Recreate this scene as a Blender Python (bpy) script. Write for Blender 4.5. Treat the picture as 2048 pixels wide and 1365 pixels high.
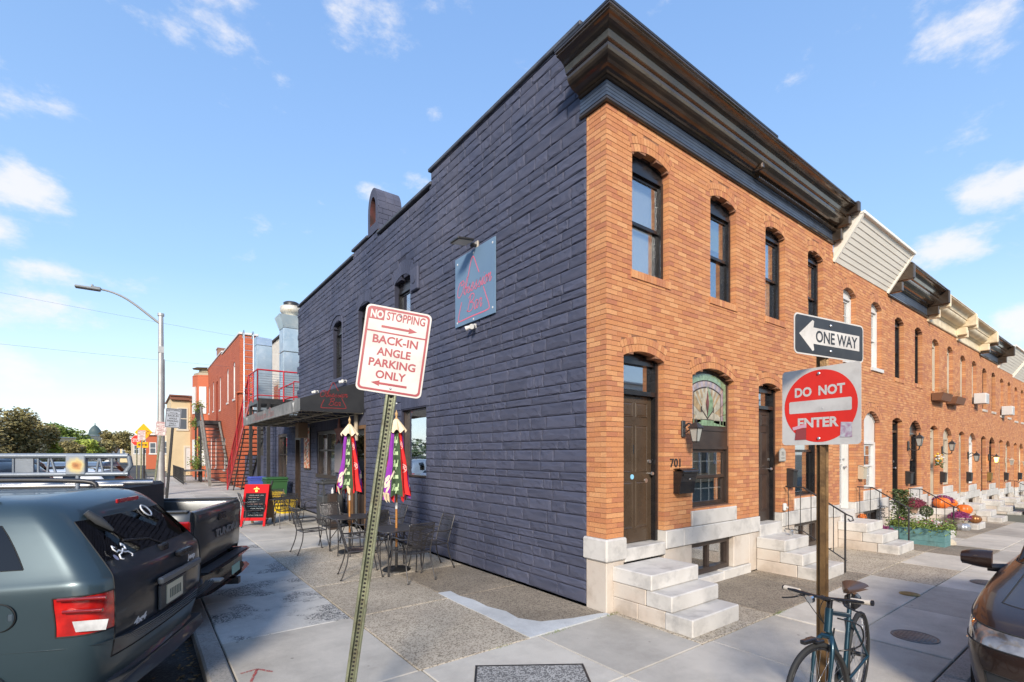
import bpy, math, random
from mathutils import Vector, Matrix
random.seed(7)
sc = bpy.context.scene
for o in list(bpy.data.objects): bpy.data.objects.remove(o)
R = math.radians
PI = math.pi
# ---------------------------------------------------------------- camera
cam_d = bpy.data.cameras.new('camera'); cam = bpy.data.objects.new('camera', cam_d); sc.collection.objects.link(cam)
cam.location = (-4.682, -4.219, 2.0)
cam.rotation_euler = (R(90), 0, R(52.884 - 90))
cam_d.sensor_width = 36; cam_d.lens = 17.305; cam_d.shift_y = 0.110
cam_d.clip_start = 0.05; cam_d.clip_end = 3000
sc.camera = cam
# ---------------------------------------------------------------- sky, sun, exposure
SUN_EL, SUN_AZ = 27.0, 230.0     # soft afternoon light from behind and left of the camera
world = bpy.data.worlds.new('World'); sc.world = world; world.use_nodes = True
wn = world.node_tree; wn.nodes.clear()
def wnode(t, **k):
    n = wn.nodes.new(t)
    for a, b in k.items(): setattr(n, a, b)
    return n
sky = wnode('ShaderNodeTexSky', sky_type='NISHITA', sun_disc=False)
sky.sun_elevation = R(SUN_EL); sky.sun_rotation = R(220); sky.air_density = 1.0; sky.dust_density = 0.6; sky.ozone_density = 1.6
bg = wnode('ShaderNodeBackground'); wout = wnode('ShaderNodeOutputWorld')
bg.inputs['Strength'].default_value = 0.15
tc = wnode('ShaderNodeTexCoord')
nz = wnode('ShaderNodeTexNoise'); nz.inputs['Scale'].default_value = 8.5; nz.inputs['Detail'].default_value = 12; nz.inputs['Roughness'].default_value = 0.62
mp = wnode('ShaderNodeMapping'); mp.inputs['Scale'].default_value = (1, 1, 1.9)
wn.links.new(tc.outputs['Generated'], mp.inputs['Vector']); wn.links.new(mp.outputs[0], nz.inputs['Vector'])
nrm = wnode('ShaderNodeVectorMath', operation='NORMALIZE'); wn.links.new(tc.outputs['Generated'], nrm.inputs[0])
def vdir(px, py):
    a = R(52.884); u = (px - 1024) / 984.5; v = (908 - py) / 984.5
    return Vector((math.cos(a) + u * math.sin(a), math.sin(a) - u * math.cos(a), v)).normalized()
acc = None
CLOUDS = [(420, 40, .10, .75), (760, 45, .10, .65), (5, 350, .085, 1.), (10, 470, .05, .9), (90, 630, .13, .7), (740, 385, .05, .8), (640, 410, .03, .5), (868, 222, .03, .6),
          (1880, 490, .075, 1.), (2010, 375, .075, 1.), (1975, 60, .085, .9), (2030, 650, .07, 1.), (100, 550, .07, .6), (840, 370, .04, .7), (0, 700, .06, .6), (60, 760, .07, .5),
          (2500, 300, .2, .9), (-500, 500, .2, .9), (-900, 100, .25, .9), (1500, -700, .2, .8), (3300, 500, .3, .9), (600, 860, .2, .35), (250, 840, .16, .35)]
for (px, py, rad, amp) in CLOUDS:
    d = vdir(px, py)
    sub = wnode('ShaderNodeVectorMath', operation='SUBTRACT'); wn.links.new(nrm.outputs[0], sub.inputs[0]); sub.inputs[1].default_value = d
    scl = wnode('ShaderNodeVectorMath', operation='MULTIPLY'); wn.links.new(sub.outputs[0], scl.inputs[0]); scl.inputs[1].default_value = (1, 1, 1.7)
    ln = wnode('ShaderNodeVectorMath', operation='LENGTH'); wn.links.new(scl.outputs[0], ln.inputs[0])
    mr = wnode('ShaderNodeMapRange', interpolation_type='SMOOTHSTEP'); wn.links.new(ln.outputs['Value'], mr.inputs['Value'])
    mr.inputs['From Min'].default_value = 0; mr.inputs['From Max'].default_value = rad * 1.25
    mr.inputs['To Min'].default_value = amp; mr.inputs['To Max'].default_value = 0
    if acc is None: acc = mr.outputs['Result']
    else:
        mx = wnode('ShaderNodeMath', operation='MAXIMUM'); wn.links.new(acc, mx.inputs[0]); wn.links.new(mr.outputs['Result'], mx.inputs[1]); acc = mx.outputs[0]
ad = wnode('ShaderNodeMath', operation='MULTIPLY_ADD'); wn.links.new(acc, ad.inputs[0]); ad.inputs[1].default_value = 0.36; wn.links.new(nz.outputs['Fac'], ad.inputs[2])
cr = wnode('ShaderNodeMapRange', interpolation_type='SMOOTHSTEP'); wn.links.new(ad.outputs[0], cr.inputs['Value'])
cr.inputs['From Min'].default_value = 0.60; cr.inputs['From Max'].default_value = 0.86; cr.inputs['To Max'].default_value = 0.85
# thin veil over the whole sky, stronger low down
sep = wnode('ShaderNodeSeparateXYZ'); wn.links.new(nrm.outputs[0], sep.inputs[0])
veil = wnode('ShaderNodeMapRange'); wn.links.new(sep.outputs['Z'], veil.inputs['Value'])
veil.inputs['From Min'].default_value = 0.0; veil.inputs['From Max'].default_value = 0.75; veil.inputs['To Min'].default_value = 0; veil.inputs['To Max'].default_value = 1
haze = wnode('ShaderNodeValToRGB'); wn.links.new(veil.outputs[0], haze.inputs[0]); _e = haze.color_ramp.elements; _e[0].color = (1.25, 1.44, 1.62, 1); _e[1].color = (.36, .70, 1.42, 1); _m = _e.new(.40); _m.color = (.56, .95, 1.54, 1)
CLOUD_COL = (1.85, 1.82, 1.86, 1)
mixv = wnode('ShaderNodeMix', data_type='RGBA'); mixv.inputs[0].default_value = .8
tint = wnode('ShaderNodeMix', data_type='RGBA', blend_type='MULTIPLY'); tint.inputs[0].default_value = 1; wn.links.new(sky.outputs[0], tint.inputs[6]); tint.inputs[7].default_value = (1.0, 1.0, 1.0, 1)
wn.links.new(tint.outputs[2], mixv.inputs[6]); wn.links.new(haze.outputs[0], mixv.inputs[7])
mixc = wnode('ShaderNodeMix', data_type='RGBA'); wn.links.new(cr.outputs['Result'], mixc.inputs[0])
wn.links.new(mixv.outputs[2], mixc.inputs[6]); mixc.inputs[7].default_value = CLOUD_COL
wn.links.new(mixc.outputs[2], bg.inputs['Color']); wn.links.new(bg.outputs[0], wout.inputs['Surface'])
sl = bpy.data.lights.new('sun', 'SUN'); sun = bpy.data.objects.new('sun', sl); sc.collection.objects.link(sun)
sl.energy = 1.5; sl.angle = R(12); sl.color = (1.0, 0.90, 0.76)
sd = Vector((math.cos(R(SUN_AZ)) * math.cos(R(SUN_EL)), math.sin(R(SUN_AZ)) * math.cos(R(SUN_EL)), math.sin(R(SUN_EL))))
sun.rotation_euler = sd.to_track_quat('Z', 'Y').to_euler()
sc.view_settings.view_transform = 'Standard'; sc.view_settings.look = 'None'
sc.view_settings.exposure = 1.86; sc.view_settings.gamma = 1; sc.view_settings.use_curve_mapping = False
sc.cycles.max_bounces = 8; sc.cycles.diffuse_bounces = 4; sc.cycles.transparent_max_bounces = 12

# ---------------------------------------------------------------- helpers
col = sc.collection
class MB:
    def __init__(s): s.v = []; s.f = []; s.m = []; s.sm = []
    def add(s, vs, fs, mi=0, smooth=False, mt=None):
        b = len(s.v)
        for p in vs:
            p = Vector(p)
            s.v.append(mt @ p if mt else p)
        for f in fs:
            s.f.append([b + i for i in f]); s.m.append(mi); s.sm.append(smooth)
        return s
    def box(s, x0, x1, y0, y1, z0, z1, mi=0, mt=None):
        vs = [(x0, y0, z0), (x1, y0, z0), (x1, y1, z0), (x0, y1, z0), (x0, y0, z1), (x1, y0, z1), (x1, y1, z1), (x0, y1, z1)]
        return s.add(vs, [(0, 3, 2, 1), (4, 5, 6, 7), (0, 1, 5, 4), (1, 2, 6, 5), (2, 3, 7, 6), (3, 0, 4, 7)], mi, False, mt)
    def bevbox(s, x0, x1, y0, y1, z0, z1, b, mi=0, mt=None):
        # box with chamfered vertical and top edges
        def ring(z, i): return [(x0 + i, y0 + b, z), (x0 + b, y0 + i, z), (x1 - b, y0 + i, z), (x1 - i, y0 + b, z), (x1 - i, y1 - b, z), (x1 - b, y1 - i, z), (x0 + b, y1 - i, z), (x0 + i, y1 - b, z)]
        vs = ring(z0 + b, 0) + ring(z1 - b, 0) + [(x0 + b, y0 + b, z1), (x1 - b, y0 + b, z1), (x1 - b, y1 - b, z1), (x0 + b, y1 - b, z1)] + [(x0 + b, y0 + b, z0), (x1 - b, y0 + b, z0), (x1 - b, y1 - b, z0), (x0 + b, y1 - b, z0)]
        fs = [(i, (i + 1) % 8, 8 + (i + 1) % 8, 8 + i) for i in range(8)]
        fs += [(16, 17, 18, 19), (23, 22, 21, 20)]
        cm = {0: 0, 1: 0, 2: 1, 3: 1, 4: 2, 5: 2, 6: 3, 7: 3}
        for i in range(8):
            j = (i + 1) % 8; a, c = cm[i], cm[j]
            if a == c: fs.append((8 + i, 8 + j, 16 + a)); fs.append((j, i, 20 + a))
            else: fs.append((8 + i, 8 + j, 16 + c, 16 + a)); fs.append((j, i, 20 + a, 20 + c))
        return s.add(vs, fs, mi, False, mt)
    def cyl(s, p0, p1, r0, r1=None, n=12, mi=0, cap=True, smooth=True, mt=None):
        return s.tube([p0, p1], [r0, r0 if r1 is None else r1], n, mi, cap, smooth, mt)
    def tube(s, pts, rad, n=8, mi=0, cap=True, smooth=True, mt=None, closed=False):
        pts = [Vector(p) for p in pts]
        if not hasattr(rad, '__len__'): rad = [rad] * len(pts)
        vs = []; fs = []
        L = len(pts); prev = None
        for i, p in enumerate(pts):
            if closed: t = pts[(i + 1) % L] - pts[i - 1]
            else: t = pts[min(i + 1, L - 1)] - pts[max(i - 1, 0)]
            if t.length < 1e-9: t = Vector((0, 0, 1))
            t.normalize()
            if prev is None:
                a = Vector((0, 0, 1)) if abs(t.z) < .9 else Vector((1, 0, 0))
                u = t.cross(a).normalized()
            else:
                u = prev - t * prev.dot(t)
                u = u.normalized() if u.length > 1e-6 else t.orthogonal().normalized()
            prev = u; w = t.cross(u)
            for k in range(n):
                an = 2 * PI * k / n
                vs.append(p + (u * math.cos(an) + w * math.sin(an)) * rad[i])
        for i in range(L if closed else L - 1):
            a = i * n; b = ((i + 1) % L) * n
            for k in range(n):
                k2 = (k + 1) % n
                fs.append((a + k, a + k2, b + k2, b + k))
        s.add(vs, fs, mi, smooth, mt)
        if cap and not closed:
            s.add(vs[:n], [tuple(range(n))[::-1]], mi, False, mt); s.add(vs[-n:], [tuple(range(n))], mi, False, mt)
        return s
    def lathe(s, prof, n=24, mi=0, mt=None, smooth=True):
        vs = []; fs = []
        for r, z in prof:
            for k in range(n):
                a = 2 * PI * k / n; vs.append((r * math.cos(a), r * math.sin(a), z))
        for i in range(len(prof) - 1):
            for k in range(n):
                k2 = (k + 1) % n
                fs.append((i * n + k, i * n + k2, (i + 1) * n + k2, (i + 1) * n + k))
        return s.add(vs, fs, mi, smooth, mt)
    def prism(s, poly, z0, z1, mi=0, mt=None, smooth=False):
        n = len(poly)
        vs = [(x, y, z0) for x, y in poly] + [(x, y, z1) for x, y in poly]
        fs = [tuple(range(n))[::-1], tuple(range(n, 2 * n))] + [(i, (i + 1) % n, n + (i + 1) % n, n + i) for i in range(n)]
        return s.add(vs, fs, mi, smooth, mt)
    def grid(s, pts, mi=0, smooth=True, mt=None):
        h = len(pts); w = len(pts[0])
        return s.add([p for r in pts for p in r], [(i * w + j, i * w + j + 1, (i + 1) * w + j + 1, (i + 1) * w + j) for i in range(h - 1) for j in range(w - 1)], mi, smooth, mt)
    def mesh(s, name, mats):
        me = bpy.data.meshes.new(name)
        me.from_pydata([tuple(v) for v in s.v], [], s.f)
        if not isinstance(mats, (list, tuple)): mats = [mats]
        for m in mats: me.materials.append(m)
        if len(mats) > 1: me.polygons.foreach_set('material_index', s.m)
        me.polygons.foreach_set('use_smooth', s.sm)
        me.update(); return me
    def build(s, name, mats, parent=None, mt=None, **props):
        return ob(name, s.mesh(name, mats), parent, mt, **props)
def ob(name, me, parent=None, mt=None, **props):
    o = bpy.data.objects.new(name, me); col.objects.link(o)
    if parent: o.parent = parent
    if mt is not None: o.matrix_local = mt
    for k, v in props.items(): o[k] = v
    return o
LABELS = set()
def thing(name, label, cat, mt=None, loc=None, rz=0, group=None):
    o = bpy.data.objects.new(name, None); col.objects.link(o); o.empty_display_size = .1
    if mt is not None: o.matrix_world = mt
    elif loc is not None: o.location = loc; o.rotation_euler = (0, 0, rz)
    o['label'] = label; o['category'] = cat
    if group: o['group'] = group
    return o
def fr(origin, xd, yd):
    x = Vector(xd).normalized(); y = Vector(yd); y = (y - x * y.dot(x)).normalized(); z = x.cross(y)
    m = Matrix((x, y, z)).transposed().to_4x4(); m.translation = Vector(origin); return m
def T(x, y, z): return Matrix.Translation((x, y, z))
def RZ(a): return Matrix.Rotation(a, 4, 'Z')
def RX(a): return Matrix.Rotation(a, 4, 'X')
def RY(a): return Matrix.Rotation(a, 4, 'Y')
def SC(x, y, z): return Matrix.Diagonal((x, y, z, 1))
def bez(p0, p1, p2, p3, n=10):
    out = []
    for i in range(n + 1):
        t = i / n; u = 1 - t
        out.append(Vector(p0) * u**3 + Vector(p1) * 3 * u * u * t + Vector(p2) * 3 * u * t * t + Vector(p3) * t**3)
    return out
def smooth_path(pts, sub=4):
    P = [Vector(p) for p in pts]; out = []
    for i in range(len(P) - 1):
        a = P[max(i - 1, 0)]; b = P[i]; c = P[i + 1]; d = P[min(i + 2, len(P) - 1)]
        for k in range(sub):
            t = k / sub
            out.append(0.5 * ((2 * b) + (c - a) * t + (2 * a - 5 * b + 4 * c - d) * t * t + (3 * b - a - 3 * c + d) * t**3))
    out.append(P[-1]); return out

# ---------------------------------------------------------------- materials
MATS = {}
def M(name, c, rough=.6, metal=0., c2=None, scale=3., bump=0., bscale=40., rvar=0., spec=.5, coat=0., detail=6, rnd=0., lo=.35, hi=.65, dirt=None, dscale=1.5):
    if name in MATS: return MATS[name]
    m = bpy.data.materials.new(name); m.use_nodes = True; nt = m.node_tree
    p = nt.nodes['Principled BSDF']
    p.inputs['Roughness'].default_value = rough; p.inputs['Metallic'].default_value = metal
    p.inputs['Specular IOR Level'].default_value = spec; p.inputs['Coat Weight'].default_value = coat; p.inputs['Coat Roughness'].default_value = .04
    def N(t, **k):
        n = nt.nodes.new(t)
        for a, b in k.items(): setattr(n, a, b)
        return n
    t = N('ShaderNodeTexCoord'); c4 = (*c, 1)
    p.inputs['Base Color'].default_value = c4
    last = None
    if c2:
        nn = N('ShaderNodeTexNoise'); nn.inputs['Scale'].default_value = scale; nn.inputs['Detail'].default_value = detail
        nt.links.new(t.outputs['Object'], nn.inputs['Vector'])
        r = N('ShaderNodeMapRange'); nt.links.new(nn.outputs['Fac'], r.inputs['Value']); r.inputs['From Min'].default_value = lo; r.inputs['From Max'].default_value = hi
        mx = N('ShaderNodeMix', data_type='RGBA'); nt.links.new(r.outputs[0], mx.inputs[0]); mx.inputs[6].default_value = c4; mx.inputs[7].default_value = (*c2, 1)
        last = mx.outputs[2]
    if dirt:
        n2 = N('ShaderNodeTexNoise'); n2.inputs['Scale'].default_value = dscale; n2.inputs['Detail'].default_value = 8; n2.inputs['Roughness'].default_value = .65
        nt.links.new(t.outputs['Object'], n2.inputs['Vector'])
        r2 = N('ShaderNodeMapRange'); nt.links.new(n2.outputs['Fac'], r2.inputs['Value']); r2.inputs['From Min'].default_value = .5; r2.inputs['From Max'].default_value = .75; r2.inputs['To Max'].default_value = .8
        m2 = N('ShaderNodeMix', data_type='RGBA'); nt.links.new(r2.outputs[0], m2.inputs[0]); m2.inputs[6].default_value = c4; m2.inputs[7].default_value = (*dirt, 1)
        if last: nt.links.new(last, m2.inputs[6])
        last = m2.outputs[2]
    if rnd:
        oi = N('ShaderNodeObjectInfo'); ge = N('ShaderNodeNewGeometry')
        a = N('ShaderNodeMath', operation='ADD'); nt.links.new(oi.outputs['Random'], a.inputs[0]); nt.links.new(ge.outputs['Random Per Island'], a.inputs[1])
        f = N('ShaderNodeMath', operation='FRACT'); nt.links.new(a.outputs[0], f.inputs[0])
        r3 = N('ShaderNodeMapRange'); nt.links.new(f.outputs[0], r3.inputs['Value']); r3.inputs['To Min'].default_value = 1 - rnd; r3.inputs['To Max'].default_value = 1 + rnd
        h = N('ShaderNodeHueSaturation'); nt.links.new(r3.outputs[0], h.inputs['Value']); h.inputs['Color'].default_value = c4
        if last: nt.links.new(last, h.inputs['Color'])
        last = h.outputs[0]
    if last: nt.links.new(last, p.inputs['Base Color'])
    if rvar:
        n4 = N('ShaderNodeTexNoise'); n4.inputs['Scale'].default_value = scale * 2; n4.inputs['Detail'].default_value = 5; nt.links.new(t.outputs['Object'], n4.inputs['Vector'])
        r4 = N('ShaderNodeMapRange'); nt.links.new(n4.outputs['Fac'], r4.inputs['Value']); r4.inputs['To Min'].default_value = max(0.02, rough - rvar); r4.inputs['To Max'].default_value = rough + rvar
        nt.links.new(r4.outputs[0], p.inputs['Roughness'])
    if bump:
        n3 = N('ShaderNodeTexNoise'); n3.inputs['Scale'].default_value = bscale; n3.inputs['Detail'].default_value = 6; nt.links.new(t.outputs['Object'], n3.inputs['Vector'])
        b = N('ShaderNodeBump'); b.inputs['Strength'].default_value = bump; b.inputs['Distance'].default_value = .01; nt.links.new(n3.outputs['Fac'], b.inputs['Height']); nt.links.new(b.outputs[0], p.inputs['Normal'])
    MATS[name] = m; return m
def ramp_brick(name, cols, mscale=1.2, dark=(.36, .14, .085), darkamt=.4, bump=.5):
    m = bpy.data.materials.new(name); m.use_nodes = True; nt = m.node_tree; p = nt.nodes['Principled BSDF']; p.inputs['Roughness'].default_value = .75
    L = nt.links.new; N = nt.nodes.new
    oi = N('ShaderNodeObjectInfo'); ge = N('ShaderNodeNewGeometry'); a = N('ShaderNodeMath'); L(oi.outputs['Random'], a.inputs[0]); L(ge.outputs['Random Per Island'], a.inputs[1])
    f = N('ShaderNodeMath'); f.operation = 'FRACT'; L(a.outputs[0], f.inputs[0])
    cr = N('ShaderNodeValToRGB'); L(f.outputs[0], cr.inputs[0]); cr.color_ramp.interpolation = 'LINEAR'
    el = cr.color_ramp.elements
    while len(el) < len(cols): el.new(.5)
    for i, c in enumerate(cols): el[i].position = i / (len(cols) - 1); el[i].color = (*c, 1)
    n = N('ShaderNodeTexNoise'); n.inputs['Scale'].default_value = mscale; n.inputs['Detail'].default_value = 3; L(ge.outputs['Position'], n.inputs['Vector'])
    a2 = N('ShaderNodeMath'); a2.operation = 'MULTIPLY_ADD'; L(f.outputs[0], a2.inputs[0]); a2.inputs[1].default_value = .25; L(n.outputs['Fac'], a2.inputs[2])
    r = N('ShaderNodeMapRange'); L(a2.outputs[0], r.inputs['Value']); r.inputs['From Min'].default_value = .62; r.inputs['From Max'].default_value = .80; r.inputs['To Max'].default_value = darkamt
    mx = N('ShaderNodeMix'); mx.data_type = 'RGBA'; L(r.outputs[0], mx.inputs[0]); L(cr.outputs[0], mx.inputs[6]); mx.inputs[7].default_value = (*dark, 1)
    n2 = N('ShaderNodeTexNoise'); n2.inputs['Scale'].default_value = 60; n2.inputs['Detail'].default_value = 4; L(ge.outputs['Position'], n2.inputs['Vector'])
    r2 = N('ShaderNodeMapRange'); L(n2.outputs['Fac'], r2.inputs['Value']); r2.inputs['From Min'].default_value = .3; r2.inputs['From Max'].default_value = .7; r2.inputs['To Min'].default_value = .82; r2.inputs['To Max'].default_value = 1.15
    h = N('ShaderNodeHueSaturation'); L(mx.outputs[2], h.inputs['Color']); L(r2.outputs[0], h.inputs['Value']); L(h.outputs[0], p.inputs['Base Color'])
    b = N('ShaderNodeBump'); b.inputs['Strength'].default_value = bump; b.inputs['Distance'].default_value = .003; L(n2.outputs['Fac'], b.inputs['Height']); L(b.outputs[0], p.inputs['Normal'])
    MATS[name] = m; return m
brickM = ramp_brick('orange_brick', [(.53, .232, .095), (.50, .21, .083), (.59, .29, .128), (.52, .222, .088), (.455, .178, .074), (.56, .262, .112), (.41, .15, .07), (.53, .23, .092)])
redM = ramp_brick('red_brick', [(.40, .095, .04), (.44, .11, .046), (.37, .085, .037)], darkamt=.2, dark=(.32, .07, .03))
tanbrickM = ramp_brick('tan_brick', [(.62, .48, .28), (.55, .42, .24), (.66, .52, .32)], darkamt=.2, dark=(.45, .33, .2))
oldbrickM = ramp_brick('old_brick', [(.30, .18, .12), (.34, .22, .15), (.26, .15, .11)], darkamt=.3)
mortarM = M('mortar', (.22, .10, .055), .9, c2=(.27, .13, .075), scale=8)
stoneM = M('painted_stone', (.060, .068, .108), .75, c2=(.088, .091, .128), scale=.9, bump=.35, bscale=26, rnd=.12, dirt=(.046, .053, .092), dscale=.6, spec=.25)
stone_jointM = M('painted_stone_joint', (.026, .028, .050), .85, bump=.3)
marbleM = M('marble', (.60, .575, .54), .5, c2=(.52, .495, .46), scale=3, dirt=(.27, .26, .25), dscale=3.6, bump=.15, bscale=50, rnd=.05)
marble2M = M('worn_marble', (.56, .51, .45), .6, c2=(.50, .42, .35), scale=1.6, dirt=(.28, .23, .18), dscale=2.2, bump=.25, bscale=30, rnd=.05)
blackM = M('black_paint', (.012, .012, .014), .22, c2=(.02, .018, .018), scale=6, bump=.15, bscale=30, rvar=.1)
blackmM = M('black_metal', (.022, .022, .024), .42, c2=(.035, .033, .032), scale=9, rvar=.1)
chairM = M('dark_steel', (.055, .052, .055), .35, .5, c2=(.08, .075, .075), scale=12)
cornM = M('cornice_paint', (.060, .047, .040), .14, .45, c2=(.10, .072, .05), scale=2.5, bump=.35, bscale=9, rvar=.12, coat=.3)
brownM = M('brown_paint', (.035, .024, .020), .35, c2=(.05, .035, .028), scale=6, rvar=.1)
doorM = M('bronze_door', (.055, .036, .022), .28, c2=(.07, .047, .03), scale=3, rvar=.08)
whiteM = M('white_paint', (.62, .61, .59), .5, c2=(.56, .55, .53), scale=3, bump=.05)
creamM = M('cream_paint', (.72, .62, .45), .45, c2=(.62, .50, .33), scale=3, dirt=(.35, .26, .16), dscale=2.5, bump=.1)
tanM = M('tan_paint', (.48, .42, .33), .5, c2=(.42, .36, .28), scale=3)
sidingM = M('vinyl_siding', (.80, .76, .68), .6, c2=(.75, .71, .63), scale=1.5)
galvM = M('galvanised', (.56, .62, .64), .38, .75, c2=(.42, .50, .54), scale=2.0, dirt=(.75, .76, .74), dscale=2.5, rvar=.15)
steelM = M('brushed_steel', (.60, .60, .60), .3, .9)
polegM = M('pole_metal', (.46, .45, .43), .5, .5, c2=(.38, .36, .34), scale=2, bump=.1)
railredM = M('red_rail_paint', (.52, .02, .03), .35, c2=(.42, .016, .022), scale=5)
awnM = M('awning_fabric', (.012, .013, .016), .6, c2=(.02, .021, .024), scale=4, bump=.2, bscale=90)
awngM = M('faded_awning', (.24, .235, .22), .7, c2=(.13, .13, .125), scale=2.5, dirt=(.08, .08, .08), dscale=4)
frameM = M('awning_tube', (.42, .38, .30), .5, .4, c2=(.3, .27, .22), scale=5)
rubberM = M('rubber', (.018, .018, .018), .75, bump=.2)
plasticM = M('grey_plastic', (.05, .052, .055), .5, bump=.3, bscale=120)
woodM = M('varnished_wood', (.42, .19, .05), .4, c2=(.34, .14, .035), scale=8)
roofM = M('roof_felt', (.05, .05, .052), .9)
darkM = M('unlit_dark', (.012, .011, .012), .8)  # near-black painted in for the darkness of unlit rooms and hollows
blindM = M('white_blind', (.62, .64, .62), .7, c2=(.55, .57, .56), scale=2)
curtM = M('green_curtain', (.25, .32, .20), .8)
rustpostM = M('weathered_channel', (.15, .16, .105), .5, .45, c2=(.25, .26, .17), scale=5, dirt=(.08, .05, .03), dscale=8, bump=.3, rvar=.1)
bronzepostM = M('bronze_post', (.13, .075, .035), .38, .65, c2=(.21, .125, .055), scale=7, dirt=(.04, .025, .018), dscale=9, bump=.2)
signwM = M('sign_white', (.62, .59, .55), .5, c2=(.52, .49, .46), scale=5, dirt=(.44, .41, .38), dscale=7)
signbackM = M('sign_back', (.35, .36, .36), .4, .6)
maroonM = M('sign_maroon', (.34, .045, .055), .4, c2=(.29, .035, .045), scale=9)
signredM = M('sign_red', (.74, .026, .012), .55, c2=(.66, .022, .012), scale=6)
signblackM = M('sign_black', (.028, .028, .030), .35, c2=(.04, .04, .04), scale=8)
yellowM = M('sign_yellow', (.80, .38, .01), .4)
boardM = M('sign_board_blue', (.15, .235, .34), .65, c2=(.135, .215, .32), scale=2, spec=.2)
pinkM = M('pink_print', (.66, .13, .20), .6)
redprintM = M('red_print', (.22, .015, .018), .7)
paleprintM = M('pale_print', (.62, .60, .55), .6)
goldM = M('gilt', (.55, .36, .06), .35, .6)
creamclothM = M('cream_cloth', (.76, .62, .42), .85, c2=(.68, .54, .36), scale=6)
purpleM = M('purple_cloth', (.26, .03, .36), .85, c2=(.20, .02, .28), scale=5)
greenclothM = M('green_cloth', (.045, .08, .035), .85, c2=(.03, .055, .025), scale=5)
redclothM = M('red_cloth', (.74, .02, .02), .8, c2=(.60, .015, .015), scale=5)
def glassM(name, tint=(.02, .025, .03), refl=.35, rough=.02, mix=.55, bumpy=.12):
    m = bpy.data.materials.new(name); m.use_nodes = True; nt = m.node_tree; nt.nodes.clear()
    N = nt.nodes.new; L = nt.links.new
    o = N('ShaderNodeOutputMaterial'); g = N('ShaderNodeBsdfGlossy'); g.inputs['Roughness'].default_value = rough; g.inputs['Color'].default_value = (.95, .97, 1, 1)
    t = N('ShaderNodeBsdfTransparent'); t.inputs['Color'].default_value = (mix, mix * 1.02, mix * 1.03, 1)
    fr_ = N('ShaderNodeLayerWeight'); fr_.inputs['Blend'].default_value = refl
    mr = N('ShaderNodeMapRange'); mr.inputs['To Min'].default_value = refl * .5; mr.inputs['To Max'].default_value = min(1, refl + .5); L(fr_.outputs['Facing'], mr.inputs['Value'])
    nn = N('ShaderNodeTexNoise'); nn.inputs['Scale'].default_value = 2.2; b = N('ShaderNodeBump'); b.inputs['Strength'].default_value = bumpy * .5; b.inputs['Distance'].default_value = .02
    ge = N('ShaderNodeNewGeometry'); L(ge.outputs['Position'], nn.inputs['Vector']); L(nn.outputs['Fac'], b.inputs['Height']); L(b.outputs[0], g.inputs['Normal'])
    mx = N('ShaderNodeMixShader'); L(mr.outputs[0], mx.inputs[0]); L(t.outputs[0], mx.inputs[1]); L(g.outputs[0], mx.inputs[2]); L(mx.outputs[0], o.inputs[0])
    MATS[name] = m; return m
glass = glassM('window_glass', refl=.30, mix=.86, bumpy=0)
carglass = glassM('tinted_car_glass', refl=.07, mix=.10, bumpy=0)
def paintM(name, c, flake=.3, rough=.28):
    return M(name, c, rough, flake, c2=tuple(x * .86 for x in c), scale=2, coat=.4, spec=.5)
jeepM = paintM('blue_grey_paint', (.042, .070, .086), .4, .34)
greyM = paintM('truck_grey', (.075, .080, .085), .5, .3)
blackcarM = paintM('black_car', (.012, .012, .014), .2, .25)
suvM = paintM('suv_blue_grey', (.18, .24, .32), .4, .3)
whitecarM = paintM('white_car', (.75, .76, .78), .1, .3)
brownM2 = paintM('dark_bronze_car', (.045, .026, .020), .45, .25)
lampredM = M('lamp_red', (.55, .012, .008), .08, coat=1., c2=(.30, .006, .006), scale=9, bump=.25, bscale=25)
lampclearM = M('lamp_clear', (.72, .72, .72), .1, .2, coat=1., c2=(.5, .5, .5), scale=14, bump=.2, bscale=30)
orangeM = M('amber_lens', (.7, .18, .02), .1, coat=1.)
chromeM = M('chrome', (.7, .7, .7), .12, 1.)
frostM = M('frosted_glass', (.36, .36, .33), .3)
pumpkinM = M('pumpkin_skin', (.72, .17, .02), .4, c2=(.60, .12, .015), scale=6)
muM = M('purple_mum', (.15, .012, .08), .8, c2=(.23, .03, .13), scale=30)
mumredM = M('dark_red_mum', (.10, .008, .02), .8, c2=(.17, .02, .04), scale=30)
leafM = M('leaf_green', (.11, .17, .03), .6, c2=(.17, .22, .04), scale=2.5, rnd=.45)
leafdM = M('leaf_dark', (.045, .075, .022), .6, c2=(.075, .10, .03), scale=1.5, rnd=.5)
leafyM = M('leaf_yellow_green', (.34, .38, .06), .6, c2=(.24, .32, .045), scale=1.5, rnd=.45)
leafoM = M('leaf_olive', (.19, .17, .06), .6, c2=(.27, .22, .09), scale=.7, rnd=.5)
barkM = M('bark', (.10, .075, .05), .9, bump=.5)
potM = M('stone_pot', (.45, .40, .33), .8, c2=(.36, .32, .26), scale=6)
tealM = M('teal_wood', (.09, .21, .22), .65, c2=(.13, .26, .26), scale=7, dirt=(.06, .11, .11), dscale=6, bump=.3)
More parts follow.
